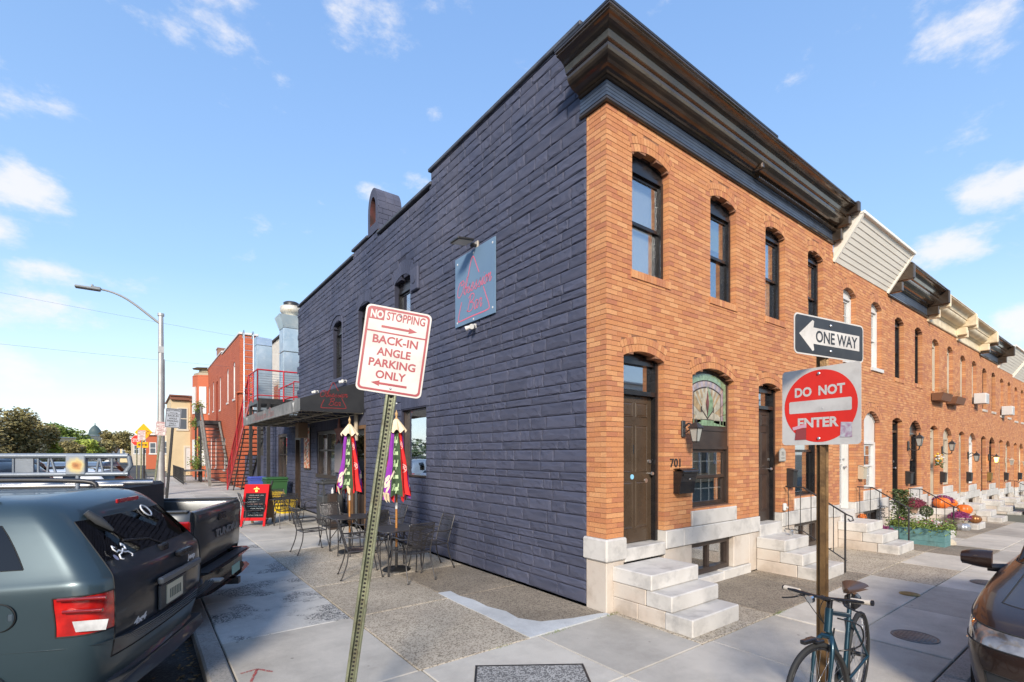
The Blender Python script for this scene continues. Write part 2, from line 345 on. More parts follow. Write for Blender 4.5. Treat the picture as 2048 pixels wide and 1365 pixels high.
def concreteM(name, c, c2, agg=0., aggc=(.1, .08, .06), rough=.85, scale=1.2, patch=None):
    m = bpy.data.materials.new(name); m.use_nodes = True; nt = m.node_tree; p = nt.nodes['Principled BSDF']; p.inputs['Roughness'].default_value = rough
    N = nt.nodes.new; L = nt.links.new; ge = N('ShaderNodeNewGeometry')
    n = N('ShaderNodeTexNoise'); n.inputs['Scale'].default_value = scale; n.inputs['Detail'].default_value = 10; n.inputs['Roughness'].default_value = .62; L(ge.outputs['Position'], n.inputs['Vector'])
    r = N('ShaderNodeMapRange'); L(n.outputs['Fac'], r.inputs['Value']); r.inputs['From Min'].default_value = .35; r.inputs['From Max'].default_value = .68
    mx = N('ShaderNodeMix'); mx.data_type = 'RGBA'; L(r.outputs[0], mx.inputs[0]); mx.inputs[6].default_value = (*c, 1); mx.inputs[7].default_value = (*c2, 1)
    last = mx.outputs[2]
    oi = N('ShaderNodeObjectInfo'); rr = N('ShaderNodeMapRange'); L(oi.outputs['Random'], rr.inputs['Value']); rr.inputs['To Min'].default_value = .90; rr.inputs['To Max'].default_value = 1.08
    h = N('ShaderNodeHueSaturation'); L(rr.outputs[0], h.inputs['Value']); L(last, h.inputs['Color']); last = h.outputs[0]
    hs = N('ShaderNodeTexNoise'); hs.inputs['Scale'].default_value = 160 if agg else 220; hs.inputs['Detail'].default_value = 3; L(ge.outputs['Position'], hs.inputs['Vector'])
    if agg:
        v = N('ShaderNodeTexVoronoi'); v.inputs['Scale'].default_value = 75; L(ge.outputs['Position'], v.inputs['Vector'])
        gt = N('ShaderNodeSeparateColor'); L(v.outputs['Color'], gt.inputs[0])
        g2 = N('ShaderNodeMapRange'); L(gt.outputs[0], g2.inputs['Value']); g2.inputs['From Min'].default_value = 1 - agg - .05; g2.inputs['From Max'].default_value = 1 - agg + .05
        fac = g2.outputs[0]
        if patch:
            n5 = N('ShaderNodeTexNoise'); n5.inputs['Scale'].default_value = patch; n5.inputs['Detail'].default_value = 4; L(ge.outputs['Position'], n5.inputs['Vector'])
            r5 = N('ShaderNodeMapRange'); L(n5.outputs['Fac'], r5.inputs['Value']); r5.inputs['From Min'].default_value = .50; r5.inputs['From Max'].default_value = .56
            mm = N('ShaderNodeMath'); mm.operation = 'MULTIPLY'; L(fac, mm.inputs[0]); L(r5.outputs[0], mm.inputs[1]); fac = mm.outputs[0]
        m3 = N('ShaderNodeMix'); m3.data_type = 'RGBA'; L(fac, m3.inputs[0]); L(last, m3.inputs[6]); m3.inputs[7].default_value = (*aggc, 1); last = m3.outputs[2]
    r6 = N('ShaderNodeMapRange'); L(hs.outputs['Fac'], r6.inputs['Value']); r6.inputs['From Min'].default_value = .3; r6.inputs['From Max'].default_value = .7; r6.inputs['To Min'].default_value = .86; r6.inputs['To Max'].default_value = 1.14
    h2 = N('ShaderNodeHueSaturation'); L(r6.outputs[0], h2.inputs['Value']); L(last, h2.inputs['Color']); L(h2.outputs[0], p.inputs['Base Color'])
    # gum spots and faint stains
    vg = N('ShaderNodeTexVoronoi'); vg.inputs['Scale'].default_value = 2.6; L(ge.outputs['Position'], vg.inputs['Vector'])
    rg = N('ShaderNodeMapRange'); L(vg.outputs['Distance'], rg.inputs['Value']); rg.inputs['From Min'].default_value = .035; rg.inputs['From Max'].default_value = .055; rg.inputs['To Min'].default_value = .55; rg.inputs['To Max'].default_value = 1
    sn = N('ShaderNodeTexNoise'); sn.inputs['Scale'].default_value = .9; sn.inputs['Detail'].default_value = 12; sn.inputs['Roughness'].default_value = .7; L(ge.outputs['Position'], sn.inputs['Vector'])
    rs = N('ShaderNodeMapRange'); L(sn.outputs['Fac'], rs.inputs['Value']); rs.inputs['From Min'].default_value = .42; rs.inputs['From Max'].default_value = .66; rs.inputs['To Min'].default_value = 1.06; rs.inputs['To Max'].default_value = .74
    ms = N('ShaderNodeMath'); ms.operation = 'MULTIPLY'; L(rg.outputs[0], ms.inputs[0]); L(rs.outputs[0], ms.inputs[1])
    h3 = N('ShaderNodeHueSaturation'); L(ms.outputs[0], h3.inputs['Value']); L(h2.outputs[0], h3.inputs['Color']); L(h3.outputs[0], p.inputs['Base Color'])
    b = N('ShaderNodeBump'); b.inputs['Strength'].default_value = .35; b.inputs['Distance'].default_value = .006; L(hs.outputs['Fac'], b.inputs['Height']); L(b.outputs[0], p.inputs['Normal'])
    MATS[name] = m; return m
concM = concreteM('smooth_concrete', (.46, .425, .37), (.385, .355, .31))
conc2M = concreteM('pale_concrete', (.54, .50, .435), (.465, .43, .375))
aggM = concreteM('exposed_aggregate', (.48, .415, .32), (.41, .35, .275), .3, (.22, .18, .13))
aggdM = concreteM('brown_aggregate', (.32, .27, .205), (.26, .215, .16), .35, (.15, .12, .09))
wornM = concreteM('worn_concrete', (.49, .475, .44), (.43, .415, .385), .5, (.11, .11, .11), patch=1.6)
curbM = concreteM('kerb_concrete', (.36, .34, .31), (.29, .27, .25), .25, (.25, .24, .22))
asphM = concreteM('asphalt', (.055, .053, .052), (.040, .039, .038), .3, (.09, .085, .08))
vaultM = concreteM('vault_plate', (.17, .165, .16), (.12, .115, .11), .5, (.36, .35, .33))
soilM = M('brown_soil', (.10, .06, .03), .95, bump=.5)
def meshM(name, c, sc_=90, hole=.45):
    m = bpy.data.materials.new(name); m.use_nodes = True; nt = m.node_tree; p = nt.nodes['Principled BSDF']; N = nt.nodes.new; L = nt.links.new
    p.inputs['Base Color'].default_value = (*c, 1); p.inputs['Metallic'].default_value = .5; p.inputs['Roughness'].default_value = .4
    o = nt.nodes['Material Output']; t = N('ShaderNodeTexCoord'); v = N('ShaderNodeTexVoronoi'); v.inputs['Scale'].default_value = sc_; v.inputs['Randomness'].default_value = .15; L(t.outputs['Object'], v.inputs['Vector'])
    lt = N('ShaderNodeMath'); lt.operation = 'LESS_THAN'; L(v.outputs['Distance'], lt.inputs[0]); lt.inputs[1].default_value = hole
    tr = N('ShaderNodeBsdfTransparent'); mx = N('ShaderNodeMixShader'); L(lt.outputs[0], mx.inputs[0]); L(p.outputs[0], mx.inputs[1]); L(tr.outputs[0], mx.inputs[2]); L(mx.outputs[0], o.inputs[0])
    MATS[name] = m; return m
netM = meshM('expanded_steel', (.05, .048, .052))

# ---------------------------------------------------------------- lettering (made first, used later)
TM = {}
def deftext(key, body, size=1., bold=0., space=1., shear=0., sx=1.):
    c = bpy.data.curves.new('t', 'FONT'); c.body = body; c.size = size; c.align_x = 'CENTER'; c.align_y = 'CENTER'; c.offset = bold; c.space_character = space; c.shear = shear; c.resolution_u = 3
    o = bpy.data.objects.new('t', c); col.objects.link(o); o.scale = (1, 1, 1)
    TM[key] = (o, sx)
TXT = [('no', 'NO', .04), ('stopping', 'STOPPING', .022), ('backin', 'BACK-IN', .028), ('angle', 'ANGLE', .028), ('parking', 'PARKING', .028), ('only', 'ONLY', .028),
       ('donot', 'DO  NOT', .04), ('enter', 'ENTER', .04), ('oneway', 'ONE WAY', .022), ('n701', '701', .0), ('n703', '703', -.0), ('n707', '707', 0), ('jeep', 'Jeep', .05), ('fourx', '4x4', .05), ('tundra', 'TUNDRA', .04),
       ('stop', 'STOP', .025), ('church', 'S CHURCH', 0)]
for k, b, bo in TXT: deftext(k, b, 1., bo, shear=.25 if k in ('fourx',) else 0)
bpy.context.view_layer.update()
dg = bpy.context.evaluated_depsgraph_get()
for k in list(TM):
    o, sx = TM[k]; me = bpy.data.meshes.new_from_object(o.evaluated_get(dg)); me.name = 'lettering'
    xs = [v.co.x for v in me.vertices]; ys = [v.co.y for v in me.vertices]
    w = max(xs) - min(xs); h = max(ys) - min(ys); cx = (max(xs) + min(xs)) / 2; cy = (max(ys) + min(ys)) / 2
    for v in me.vertices: v.co.x = (v.co.x - cx) / w; v.co.y = (v.co.y - cy) / h
    bpy.data.objects.remove(o); TM[k] = me
def text(key, parent, x, y, w, h, z, m, rot=0, depth=0):
    me = TM[key].copy(); me.materials.clear(); me.materials.append(m)
    if depth:
        import bmesh as bm_
        b = bm_.new(); b.from_mesh(me); r = bm_.ops.extrude_face_region(b, geom=b.faces[:]); bm_.ops.translate(b, verts=[e for e in r['geom'] if isinstance(e, bm_.types.BMVert)], vec=(0, 0, 1)); b.to_mesh(me); b.free()
    return ob('lettering', me, parent, T(x, y, z) @ RZ(rot) @ SC(w, h, depth or 1))
# cursive hand: single strokes, unit em (x-height .5)
GL = {
 'O': (.85, [[(.55, .95), (.25, .9), (.08, .5), (.15, .1), (.42, 0), (.72, .3), (.78, .75), (.6, .98), (.42, .85), (.5, .7), (.85, .78)]]),
 'b': (.42, [[(.0, .1), (.25, .6), (.34, 1.), (.24, 1.02), (.14, .6), (.10, .1), (.22, 0), (.36, .2), (.34, .42), (.22, .36), (.45, .4)]]),
 's': (.40, [[(-.02, .08), (.16, .36), (.24, .54), (.20, .34), (.32, .16), (.24, .0), (.08, .04)], [(.26, .0), (.42, .12)]]),
 'e': (.40, [[(0, .15), (.22, .3), (.26, .46), (.15, .5), (.07, .25), (.12, .02), (.26, .04), (.38, .2)]]),
 'i': (.24, [[(-.02, .15), (.14, .5), (.08, .12), (.14, 0), (.26, .18)], [(.2, .68), (.22, .72)]]),
 'o': (.38, [[(.22, .5), (.08, .4), (.06, .08), (.2, 0), (.32, .2), (.28, .46), (.2, .5), (.26, .38), (.4, .42)]]),
 'n': (.46, [[(0, .4), (.1, .5), (.06, 0), (.12, .3), (.26, .5), (.3, .4), (.27, .05), (.34, .0), (.46, .2)]]),
 'B': (.75, [[(.3, .9), (.22, .45), (.14, 0)], [(.1, .8), (.35, 1.), (.62, .9), (.58, .64), (.3, .52), (.62, .44), (.62, .12), (.36, -.02), (.06, .1)]]),
 'a': (.42, [[(.3, .45), (.16, .5), (.05, .25), (.1, 0), (.24, .1), (.33, .48), (.28, .1), (.34, 0), (.44, .18)]]),
 'r': (.34, [[(0, .15), (.1, .52), (.14, .46), (.26, .46), (.2, .12), (.26, 0), (.36, .18)]]),
 'R': (.8, [[(.3, .95), (.22, .45), (.12, 0)], [(.08, .75), (.3, 1.), (.62, .92), (.58, .6), (.28, .5), (.5, .3), (.66, -.02), (.84, .12)]]),
 'y': (.42, [[(0, .4), (.08, .5), (.06, .12), (.18, .0), (.32, .5), (.26, -.2), (.12, -.45), (.06, -.25), (.44, .15)]]),
 'l': (.28, [[(0, .15), (.22, .7), (.24, 1.), (.16, .98), (.08, .4), (.12, 0), (.28, .16)]]),
 'C': (.7, [[(.62, .8), (.5, 1.), (.22, .85), (.08, .4), (.2, .02), (.48, .02), (.68, .2)]]),
 'w': (.55, [[(0, .4), (.08, .5), (.08, .05), (.18, .05), (.28, .45), (.27, .08), (.38, .05), (.46, .5), (.58, .42)]]),
}
def script(body, size, slant=.3):
    """list of strokes (2D points) for a word, starting at x=0"""
    x = 0; out = []
    for ch in body:
        if ch == ' ': x += .3 * size; continue
        w, st = GL[ch]
        for s in st:
            p = smooth_path([(a, b, 0) for a, b in s], 4)
            out.append([(x + (q.x + q.y * slant) * size, q.y * size) for q in p])
        x += w * size
    return out, x
def ribbon(mb, strokes, wd, z=0, mi=0, mp=None):
    for s in strokes:
        n = len(s)
        L_, R_ = [], []
        for i in range(n):
            a = s[max(i - 1, 0)]; b = s[min(i + 1, n - 1)]; dx, dy = b[0] - a[0], b[1] - a[1]; l = math.hypot(dx, dy) or 1
            nx, ny = -dy / l * wd / 2, dx / l * wd / 2
            L_.append((s[i][0] + nx, s[i][1] + ny, z)); R_.append((s[i][0] - nx, s[i][1] - ny, z))
        if mp: L_ = [mp(p) for p in L_]; R_ = [mp(p) for p in R_]
        mb.add(L_ + R_, [(i, n + i, n + i + 1, i + 1) for i in range(n - 1)], mi)
# ---------------------------------------------------------------- ground, streets, pavement
def gz(x): return -0.025 * max(0, x - 8)
ROADZ = -0.14
mb = MB(); mb.add([(-900, -900, ROADZ - .12), (900, -900, ROADZ - .12), (900, 900, ROADZ - .12), (-900, 900, ROADZ - .12)], [(0, 1, 2, 3)])
mb.build('ground', M('far_ground', (.16, .15, .13), .95, c2=(.10, .11, .07), scale=.05), kind='structure')
mb = MB(); mb.add([(-60, -60, ROADZ), (-4.2, -60, ROADZ), (-4.2, 140, ROADZ), (-60, 140, ROADZ)], [(0, 1, 2, 3)])
mb.build('side_street', asphM, kind='structure')
mb = MB(); xs = [-4.2, 8, 100]
for i in range(2):
    a, b = xs[i], xs[i + 1]
    mb.add([(a, -60, ROADZ + gz(a)), (b, -60, ROADZ + gz(b)), (b, 0, ROADZ + gz(b)), (a, 0, ROADZ + gz(a))], [(0, 1, 2, 3)])
mb.build('front_street', asphM, kind='structure')
mb = MB(); mb.add([(-4.2, 47.5, ROADZ + .004), (60, 47.5, ROADZ + .004), (60, 54.2, ROADZ + .004), (-4.2, 54.2, ROADZ + .004)], [(0, 1, 2, 3)])
mb.build('cross_street', asphM, kind='structure')
pave = bpy.data.objects.new('pavement', None); col.objects.link(pave); pave['kind'] = 'structure'
mb = MB(); mb.box(-4.0, -.0, -3.0, 47.4, -.3, -.03)
for a, b in ((0, 8), (8, 60)):
    mb.add([(a, -3.0, gz(a) - .03), (b, -3.0, gz(b) - .03), (b, .3, gz(b) - .03), (a, .3, gz(a) - .03)], [(0, 1, 2, 3)])
mb.build('paving_bed', M('joint_dirt', (.07, .065, .055), .95), pave)
def slab(x0, x1, y0, y1, m, g=.006, dz=0., poly=None):
    mb = MB(); z = [0, 0]
    e = random.uniform(-.002, .002) + dz
    x0 += g; x1 -= g; y0 += g; y1 -= g
    za, zb = gz(x0) + e, gz(x1) + e; b = .008
    vs = [(x0, y0, za - b), (x1, y0, zb - b), (x1, y1, zb - b), (x0, y1, za - b), (x0 + b, y0 + b, za), (x1 - b, y0 + b, zb), (x1 - b, y1 - b, zb), (x0 + b, y1 - b, za), (x0, y0, za - .06), (x1, y0, zb - .06), (x1, y1, zb - .06), (x0, y1, za - .06)]
    mb.add(vs, [(4, 5, 6, 7), (0, 1, 5, 4), (1, 2, 6, 5), (2, 3, 7, 6), (3, 0, 4, 7), (8, 9, 1, 0), (9, 10, 2, 1), (10, 11, 3, 2), (11, 8, 0, 3)])
    mb.build('paving_slab', m, pave)
# side pavement: kerb strip column, middle column, wall column
ys = [-.08, 1.75, 3.45, 5.1, 6.7, 8.3, 9.9, 11.6, 13.4, 15.2, 17.2, 19.2, 21.4, 23.6, 26, 28.5, 31, 34, 37, 40, 43.5, 47.4]
for i in range(len(ys) - 1):
    a, b = ys[i], ys[i + 1]
    slab(-4.0, -2.62, a, b, concM if i == 0 else (wornM if i < 6 else conc2M))
    slab(-2.62, -1.25, a, b, aggM if i < 4 else (conc2M if i % 3 else concM))
    slab(-1.25, -.012, a, b, aggdM if i < 2 else (aggM if i < 4 else conc2M))
# corner and front pavement
slab(-4.0, -2.6, -1.5, -.08, concM); slab(-2.6, -1.19, -1.3, -.08, conc2M); slab(-1.19, .04, -1.3, -.08, concM)
slab(-4.0, -2.6, -3.0, -1.5, concM); slab(-2.6, -1.19, -3.0, -1.3, conc2M); slab(-1.19, .2, -3.0, -1.3, concM)
slab(.04, 1.62, -1.3, -.02, aggM); slab(.2, 1.6, -3.0, -1.3, concM)
X = [1.62, 3.3, 4.95, 6.5, 8.1, 9.9, 11.5, 13.2, 15, 17, 19, 21.5, 24, 27, 30, 34, 38, 42, 47, 52, 58]
mtl1 = [aggdM, aggdM, aggM, aggM, aggdM, conc2M, aggM]; mtl2 = [conc2M, conc2M, aggM, conc2M, aggdM, conc2M, conc2M, concM]
for i in range(len(X) - 1):
    slab(X[i], X[i + 1], -1.3, .0, mtl1[i % 7])
    slab(X[i], X[i + 1], -2.15, -1.3, mtl2[i % 8]); slab(X[i], X[i + 1], -3.0, -2.15, [conc2M, concM, conc2M][i % 3])
# cement patch run along the slab joint beside the dark wall
pts = [(-1.27, 2.05), (-1.08, 2.02), (-1.10, 1.75), (-1.04, 1.45), (-1.06, 1.1), (-.98, .8), (-1.02, .5), (-.88, .24), (-.5, .10), (-.12, .03), (-.02, -.01), (-.02, -.075), (-1.3, -.075), (-1.3, .25), (-1.28, .8), (-1.29, 1.5)]
mb = MB(); n = len(pts); mb.add([(x, y, .0065) for x, y in pts] + [(x, y, -.01) for x, y in pts], [tuple(range(n))[::-1]] + [(i, (i + 1) % n, n + (i + 1) % n, n + i) for i in range(n)])
mb.build('cement_patch', concreteM('fresh_cement', (.52, .53, .53), (.46, .47, .47)), pave)
# kerbs
kerb = bpy.data.objects.new('kerb', None); col.objects.link(kerb); kerb['kind'] = 'structure'
y = -2.6
while y < 47:
    l = 2.4; mb = MB(); mb.bevbox(-4.2, -4.004, y + .004, y + l - .004, ROADZ - .08, .004, .02); mb.build('kerb_stone', curbM, kerb); y += l
mb = MB(); mb.bevbox(-4.2, -3.7, -3.2, -2.61, ROADZ - .08, .004, .12); mb.build('kerb_stone', curbM, kerb)
x = -3.69
while x < 58:
    l = 2.4; mb = MB(); z = gz(x + l / 2); mb.bevbox(x + .004, x + l - .004, -3.2, -3.004, z + ROADZ - .08, z + .004, .02); mb.build('kerb_stone', curbM, kerb); x += l
# earth and dead leaves in the gutter under the parked cars
random.seed(3); mb = MB()
for i in range(420):
    if i < 300: x, y = -4.22 - abs(random.gauss(0, .12)), random.uniform(-.6, 6)
    else: x, y = random.uniform(.6, 5), -3.22 - abs(random.gauss(0, .05))
    a = random.uniform(0, 6.3); s = random.uniform(.012, .035); zz = ROADZ + .006 + random.uniform(0, .012) + gz(x)
    mb.add([(x + math.cos(a + k * PI / 2) * s * (1, .5)[k % 2], y + math.sin(a + k * PI / 2) * s * (1, .5)[k % 2], zz + random.uniform(0, .01)) for k in range(4)], [(0, 1, 2, 3)])
mb.build('gutter_leaves', M('dead_leaves', (.16, .09, .04), .8, c2=(.24, .15, .06), scale=20, rnd=.4), label='brown dead leaves lying in the gutter along the kerbs', category='leaves', kind='stuff')
# grass tufts in joints
mb = MB()
for (cx, cy, n, sp) in ((-.95, -.12, 60, .10), (-1.7, -.1, 30, .08), (1.7, -1.32, 90, .09), (.0, -.1, 40, .1), (.5, -.62, 25, .1)):
    for i in range(n):
        x = cx + random.gauss(0, sp); y = cy + random.gauss(0, .012); h = random.uniform(.01, .035); a = random.uniform(0, 6.3)
        mb.add([(x - .002, y, 0), (x + .002, y, 0), (x + math.cos(a) * .012, y + math.sin(a) * .012, h)], [(0, 1, 2)])
mb.build('joint_grass', leafM, label='thin green grass growing in the pavement joints', category='grass', kind='stuff')
# utility vault lid, manhole covers
t = thing('vault_lid', 'square speckled utility vault lid set in the pavement at the corner', 'vault lid', mt=fr((-2.16, -.35, .004), (.82, -.57, 0), (.57, .82, 0)))
mb = MB(); mb.box(0, .98, -.85, 0, -.02, .0035); mb.build('lid', vaultM, t)
mb = MB()
for a in ((-.02, 1.0, 0, .02), (-.02, 1.0, -.87, -.85), (-.02, 0, -.85, 0), (.98, 1.0, -.85, 0)): mb.box(a[0], a[1], a[2], a[3], -.02, .007)
mb.build('rim', blackmM, t)
for (x, y, r, lab, cat) in ((2.06, -2.59, .21, 'round iron manhole cover in the pavement nearest the bicycle', 'manhole cover'), (4.05, -2.05, .12, 'small brass coloured valve cover in the pavement beyond the bicycle', 'valve cover'), (5.75, -2.6, .21, 'faint round manhole cover near the wing mirror of the dark car', 'manhole cover')):
    t = thing('manhole_cover' if r > .2 else 'valve_cover', lab, cat, loc=(x, y, .004))
    mb = MB(); mb.lathe([(0, .004), (r * .88, .004), (r * .9, .001), (r * .92, .006), (r, .006), (r * 1.02, 0)], 32)
    for i in range(-5, 6):
        w = math.sqrt(max(.0, (r * .8)**2 - (i * r * .15)**2)); mb.box(-w, w, i * r * .15 - r * .03, i * r * .15 + r * .03, .004, .0065)
    mb.build('cover', M('cast_iron' if r > .2 else 'brass', (.10, .11, .115) if r > .2 else (.28, .22, .08), .5, .6, c2=(.16, .17, .17) if r > .2 else (.2, .16, .07), scale=20, bump=.2), t)
# red sprayed arrow on the pavement
t = thing('sprayed_arrow', 'red spray painted arrow on the pavement beside the kerb', 'pavement marking', mt=fr((-3.81, .85, .0035), (.80, -.6, 0), (.6, .8, 0)))
mb = MB(); random.seed(5)
def spray(p, q, w):
    n = 14
    for i in range(n):
        a = i / n; b = (i + 1) / n
        x0, y0 = p[0] + (q[0] - p[0]) * a, p[1] + (q[1] - p[1]) * a; x1, y1 = p[0] + (q[0] - p[0]) * b, p[1] + (q[1] - p[1]) * b
        w0 = w * random.uniform(.75, 1.25); nx, ny = -(y1 - y0), (x1 - x0); l = math.hypot(nx, ny); nx /= l; ny /= l
        mb.add([(x0 + nx * w0, y0 + ny * w0, 0), (x0 - nx * w0, y0 - ny * w0, 0), (x1 - nx * w0, y1 - ny * w0, 0), (x1 + nx * w0, y1 + ny * w0, 0)], [(0, 1, 2, 3)])
spray((0, 0), (.10, -.34), .011); spray((0, 0), (-.10, -.10), .013); spray((0, 0), (.17, -.06), .011)
def sprayM():
    m = M('red_spray', (.42, .05, .05), .85); nt = m.node_tree; p = nt.nodes['Principled BSDF']; ge = nt.nodes.new('ShaderNodeNewGeometry'); n = nt.nodes.new('ShaderNodeTexNoise'); n.inputs['Scale'].default_value = 130; nt.links.new(ge.outputs['Position'], n.inputs['Vector'])
    r = nt.nodes.new('ShaderNodeMapRange'); nt.links.new(n.outputs['Fac'], r.inputs['Value']); r.inputs['From Min'].default_value = .38; r.inputs['From Max'].default_value = .6; nt.links.new(r.outputs[0], p.inputs['Alpha']); return m
mb.build('paint', sprayM(), t)

# ---------------------------------------------------------------- walls
CAM = Vector(cam.location)
def Pfront(u, v, d): return Vector((u, -d, v))      # facade facing -y
def Pside(u, v, d): return Vector((-d, u, v))       # wall facing -x
def pbox(mb, P, u0, u1, v0, v1, d0, d1, mi=0):
    vs = [P(u0, v0, d0), P(u1, v0, d0), P(u1, v0, d1), P(u0, v0, d1), P(u0, v1, d0), P(u1, v1, d0), P(u1, v1, d1), P(u0, v1, d1)]
    mb.add(vs, [(0, 3, 2, 1), (4, 5, 6, 7), (0, 1, 5, 4), (1, 2, 6, 5), (2, 3, 7, 6), (3, 0, 4, 7)], mi)
def arcinfo(o):
    w = o['b'] - o['a']; r = o['rise']
    if r <= 0: return None
    Rr = (w * w / 4 + r * r) / (2 * r); zc = o['zs'] + r - Rr; th = math.asin(min(1, w / 2 / Rr)); return Rr, zc, th
def excl(o, z, ring):
    """half width excluded at height z: (opening half, opening-or-ring half)"""
    w = (o['b'] - o['a']) / 2; h0 = 0
    if o['zb'] < z < o['zs']: h0 = w
    ai = arcinfo(o)
    if ai and z >= o['zs'] - .001:
        Rr, zc, th = ai
        if z < zc + Rr: h0 = max(h0, math.sqrt(max(0, Rr * Rr - (z - zc)**2)) if z > o['zs'] - .001 else 0)
    h1 = h0
    if ai and ring:
        Rr, zc, th = ai; Ro = Rr + ring
        if z > zc and z < zc + Ro: h1 = max(h1, min(math.sqrt(Ro * Ro - (z - zc)**2), (z - zc) * math.tan(th)))
    elif ring and o['zs'] <= z < o['zs'] + ring: h1 = max(h1, w + .02)
    return h0, h1
def intervals(u0, u1, ex):
    iv = [(u0, u1, 0, 0)]
    for a, b in ex:
        nv = []
        for (p, q, e0, e1) in iv:
            if b <= p or a >= q: nv.append((p, q, e0, e1)); continue
            if a > p: nv.append((p, a, e0, 1))
            if b < q: nv.append((b, q, 1, e1))
        iv = nv
    return iv
def masonry(house, P, u0, u1, z0, z1, ops, mat, mmat, L=.203, h=.0647, gap=.007, depth=.1, ring=.2, vou=.066, singles=0, name='brick', bulk='brickwork', top=None, stone=None, seed=1, ringtwo=True, brickpure=True):
    rnd_ = random.Random(seed); bulkmb = MB(); mort = MB(); cand = []
    cum = [z0]
    while cum[-1] < z1 - 1e-6: cum.append(min(z1, cum[-1] + (rnd_.choice((.115, .13, .145, .165, .185)) if stone else h)))
    for k in range(len(cum) - 1):
        za = cum[k]; zb_ = cum[k + 1]; zm = (za + zb_) / 2
        ex1 = []; ex0 = []
        for o in ops:
            e0, e1 = excl(o, zm, ring); c = (o['a'] + o['b']) / 2
            if e0 > 0: ex0.append((c - e0, c + e0))
            if e1 > 0: ex1.append((c - e1, c + e1))
        for (a, b, l0, l1) in intervals(u0, u1, ex0):
            if top and not stone and za >= top((a + b) / 2): continue
            if top:
                # clip the mortar strip by the stepped top
                seg = []; uu = a
                while uu < b - 1e-6:
                    nx_ = min(uu + .25, b)
                    if zb_ <= top((uu + nx_) / 2) + .08:
                        if seg and abs(seg[-1][1] - uu) < 1e-6: seg[-1][1] = nx_
                        else: seg.append([uu, nx_])
                    uu = nx_
            else: seg = [[a, b]]
            for s0, s1 in seg:
                pbox(mort, P, s0 + (.004 if (l0 and s0 == a) else (.012 if s0 == u0 else 0)), s1 - (.004 if (l1 and s1 == b) else 0), za, zb_, -.2, -.006)
        for (a, b, l0, l1) in intervals(u0, u1, ex1):
            if stone:
                u = a
                while u < b - .01:
                    l = rnd_.choice((.2, .3, .4, .5, .6, .36, .46)) * rnd_.uniform(.9, 1.1)
                    if b - (u + l) < .14: l = b - u
                    if not top or zb_ <= top(u + l / 2) + .075:
                        cand.append((u, u + l, za, zb_))
                    u += l
            else:
                off = (k % 2) * L / 2 + (u0 % L)
                i0 = int(math.floor((a - off) / L)); u = off + i0 * L; cuts = [a]
                while u < b:
                    if u > a + .045 and u < b - .045: cuts.append(u)
                    u += L
                cuts.append(b)
                for p, q in zip(cuts, cuts[1:]):
                    if q - p > .01 and (not top or zb_ <= top((p + q) / 2) + .01): cand.append((p, q, za, zb_))
    cand.sort(key=lambda c: (P((c[0] + c[1]) / 2, (c[2] + c[3]) / 2, 0) - CAM).length)
    ns = 0
    if stone:
        # two course-high stones here and there: merge look by joint jitter only
        for (p, q, za, zb_) in cand:
            g = gap / 2; vi = rnd_.randrange(len(stone)); w = q - p - gap; hh = zb_ - za - gap
            c = P((p + q) / 2, (za + zb_) / 2, 0); ux = P(1, 0, 0) - P(0, 0, 0); fl = rnd_.choice((-1, 1)); dn = P(0, 0, 1) - P(0, 0, 0)
            if ns < singles:
                m = Matrix((ux * w * fl, Vector((0, 0, 1)) * hh, dn)).transposed().to_4x4(); m.translation = c
                ob('stone_block', stone[vi][1], house, m); ns += 1
            else:
                sv, sf = stone[vi][0]
                bulkmb.add([P((p + q) / 2 + x * w * fl, (za + zb_) / 2 + y_ * hh, d) for x, y_, d in sv], sf)
    else:
        proto = None
        for (p, q, za, zb_) in cand:
            full = abs((q - p) - L) < .001 and zb_ - za > h - .001
            pr = rnd_.uniform(-.0012, .0012)
            if full and ns < singles:
                if proto is None:
                    b_ = MB(); pbox(b_, P, gap / 2, L - gap / 2, gap / 2, h - gap / 2, -depth, 0); proto = b_.mesh('brick', mat)
                ob(name, proto, house, Matrix.Translation(P(p, za, pr) - P(0, 0, 0))); ns += 1
            else: pbox(bulkmb, P, p + gap / 2, q - gap / 2, za + gap / 2, zb_ - gap / 2, -depth, pr)
    # rings of voussoirs
    for o in ops:
        ai = arcinfo(o)
        c = (o['a'] + o['b']) / 2
        if ai and ring:
            Rr, zc, th = ai
            layers = [(Rr, Rr + ring / 2), (Rr + ring / 2, Rr + ring)] if ringtwo else [(Rr, Rr + ring)]
            for (ra, rb) in layers:
                n = max(3, int(round(2 * th * (ra + rb) / 2 / vou)))
                for i in range(n):
                    t0 = -th + 2 * th * i / n; t1 = -th + 2 * th * (i + 1) / n; gg = gap / 2 / ra
                    t0 += gg; t1 -= gg; a_, b_ = ra + gap / 2, rb - gap / 2
                    pt = [(c + math.sin(t0) * a_, zc + math.cos(t0) * a_), (c + math.sin(t1) * a_, zc + math.cos(t1) * a_), (c + math.sin(t1) * b_, zc + math.cos(t1) * b_), (c + math.sin(t0) * b_, zc + math.cos(t0) * b_)]
                    pr = rnd_.uniform(-.001, .001) + (0.004 if stone else 0)
                    bulkmb.add([P(x, z, -depth) for x, z in pt] + [P(x, z, pr) for x, z in pt], [(0, 1, 2, 3), (4, 5, 6, 7), (0, 1, 5, 4), (1, 2, 6, 5), (2, 3, 7, 6), (3, 0, 4, 7)])
            n = 14; ra, rb = Rr + .004, Rr + ring
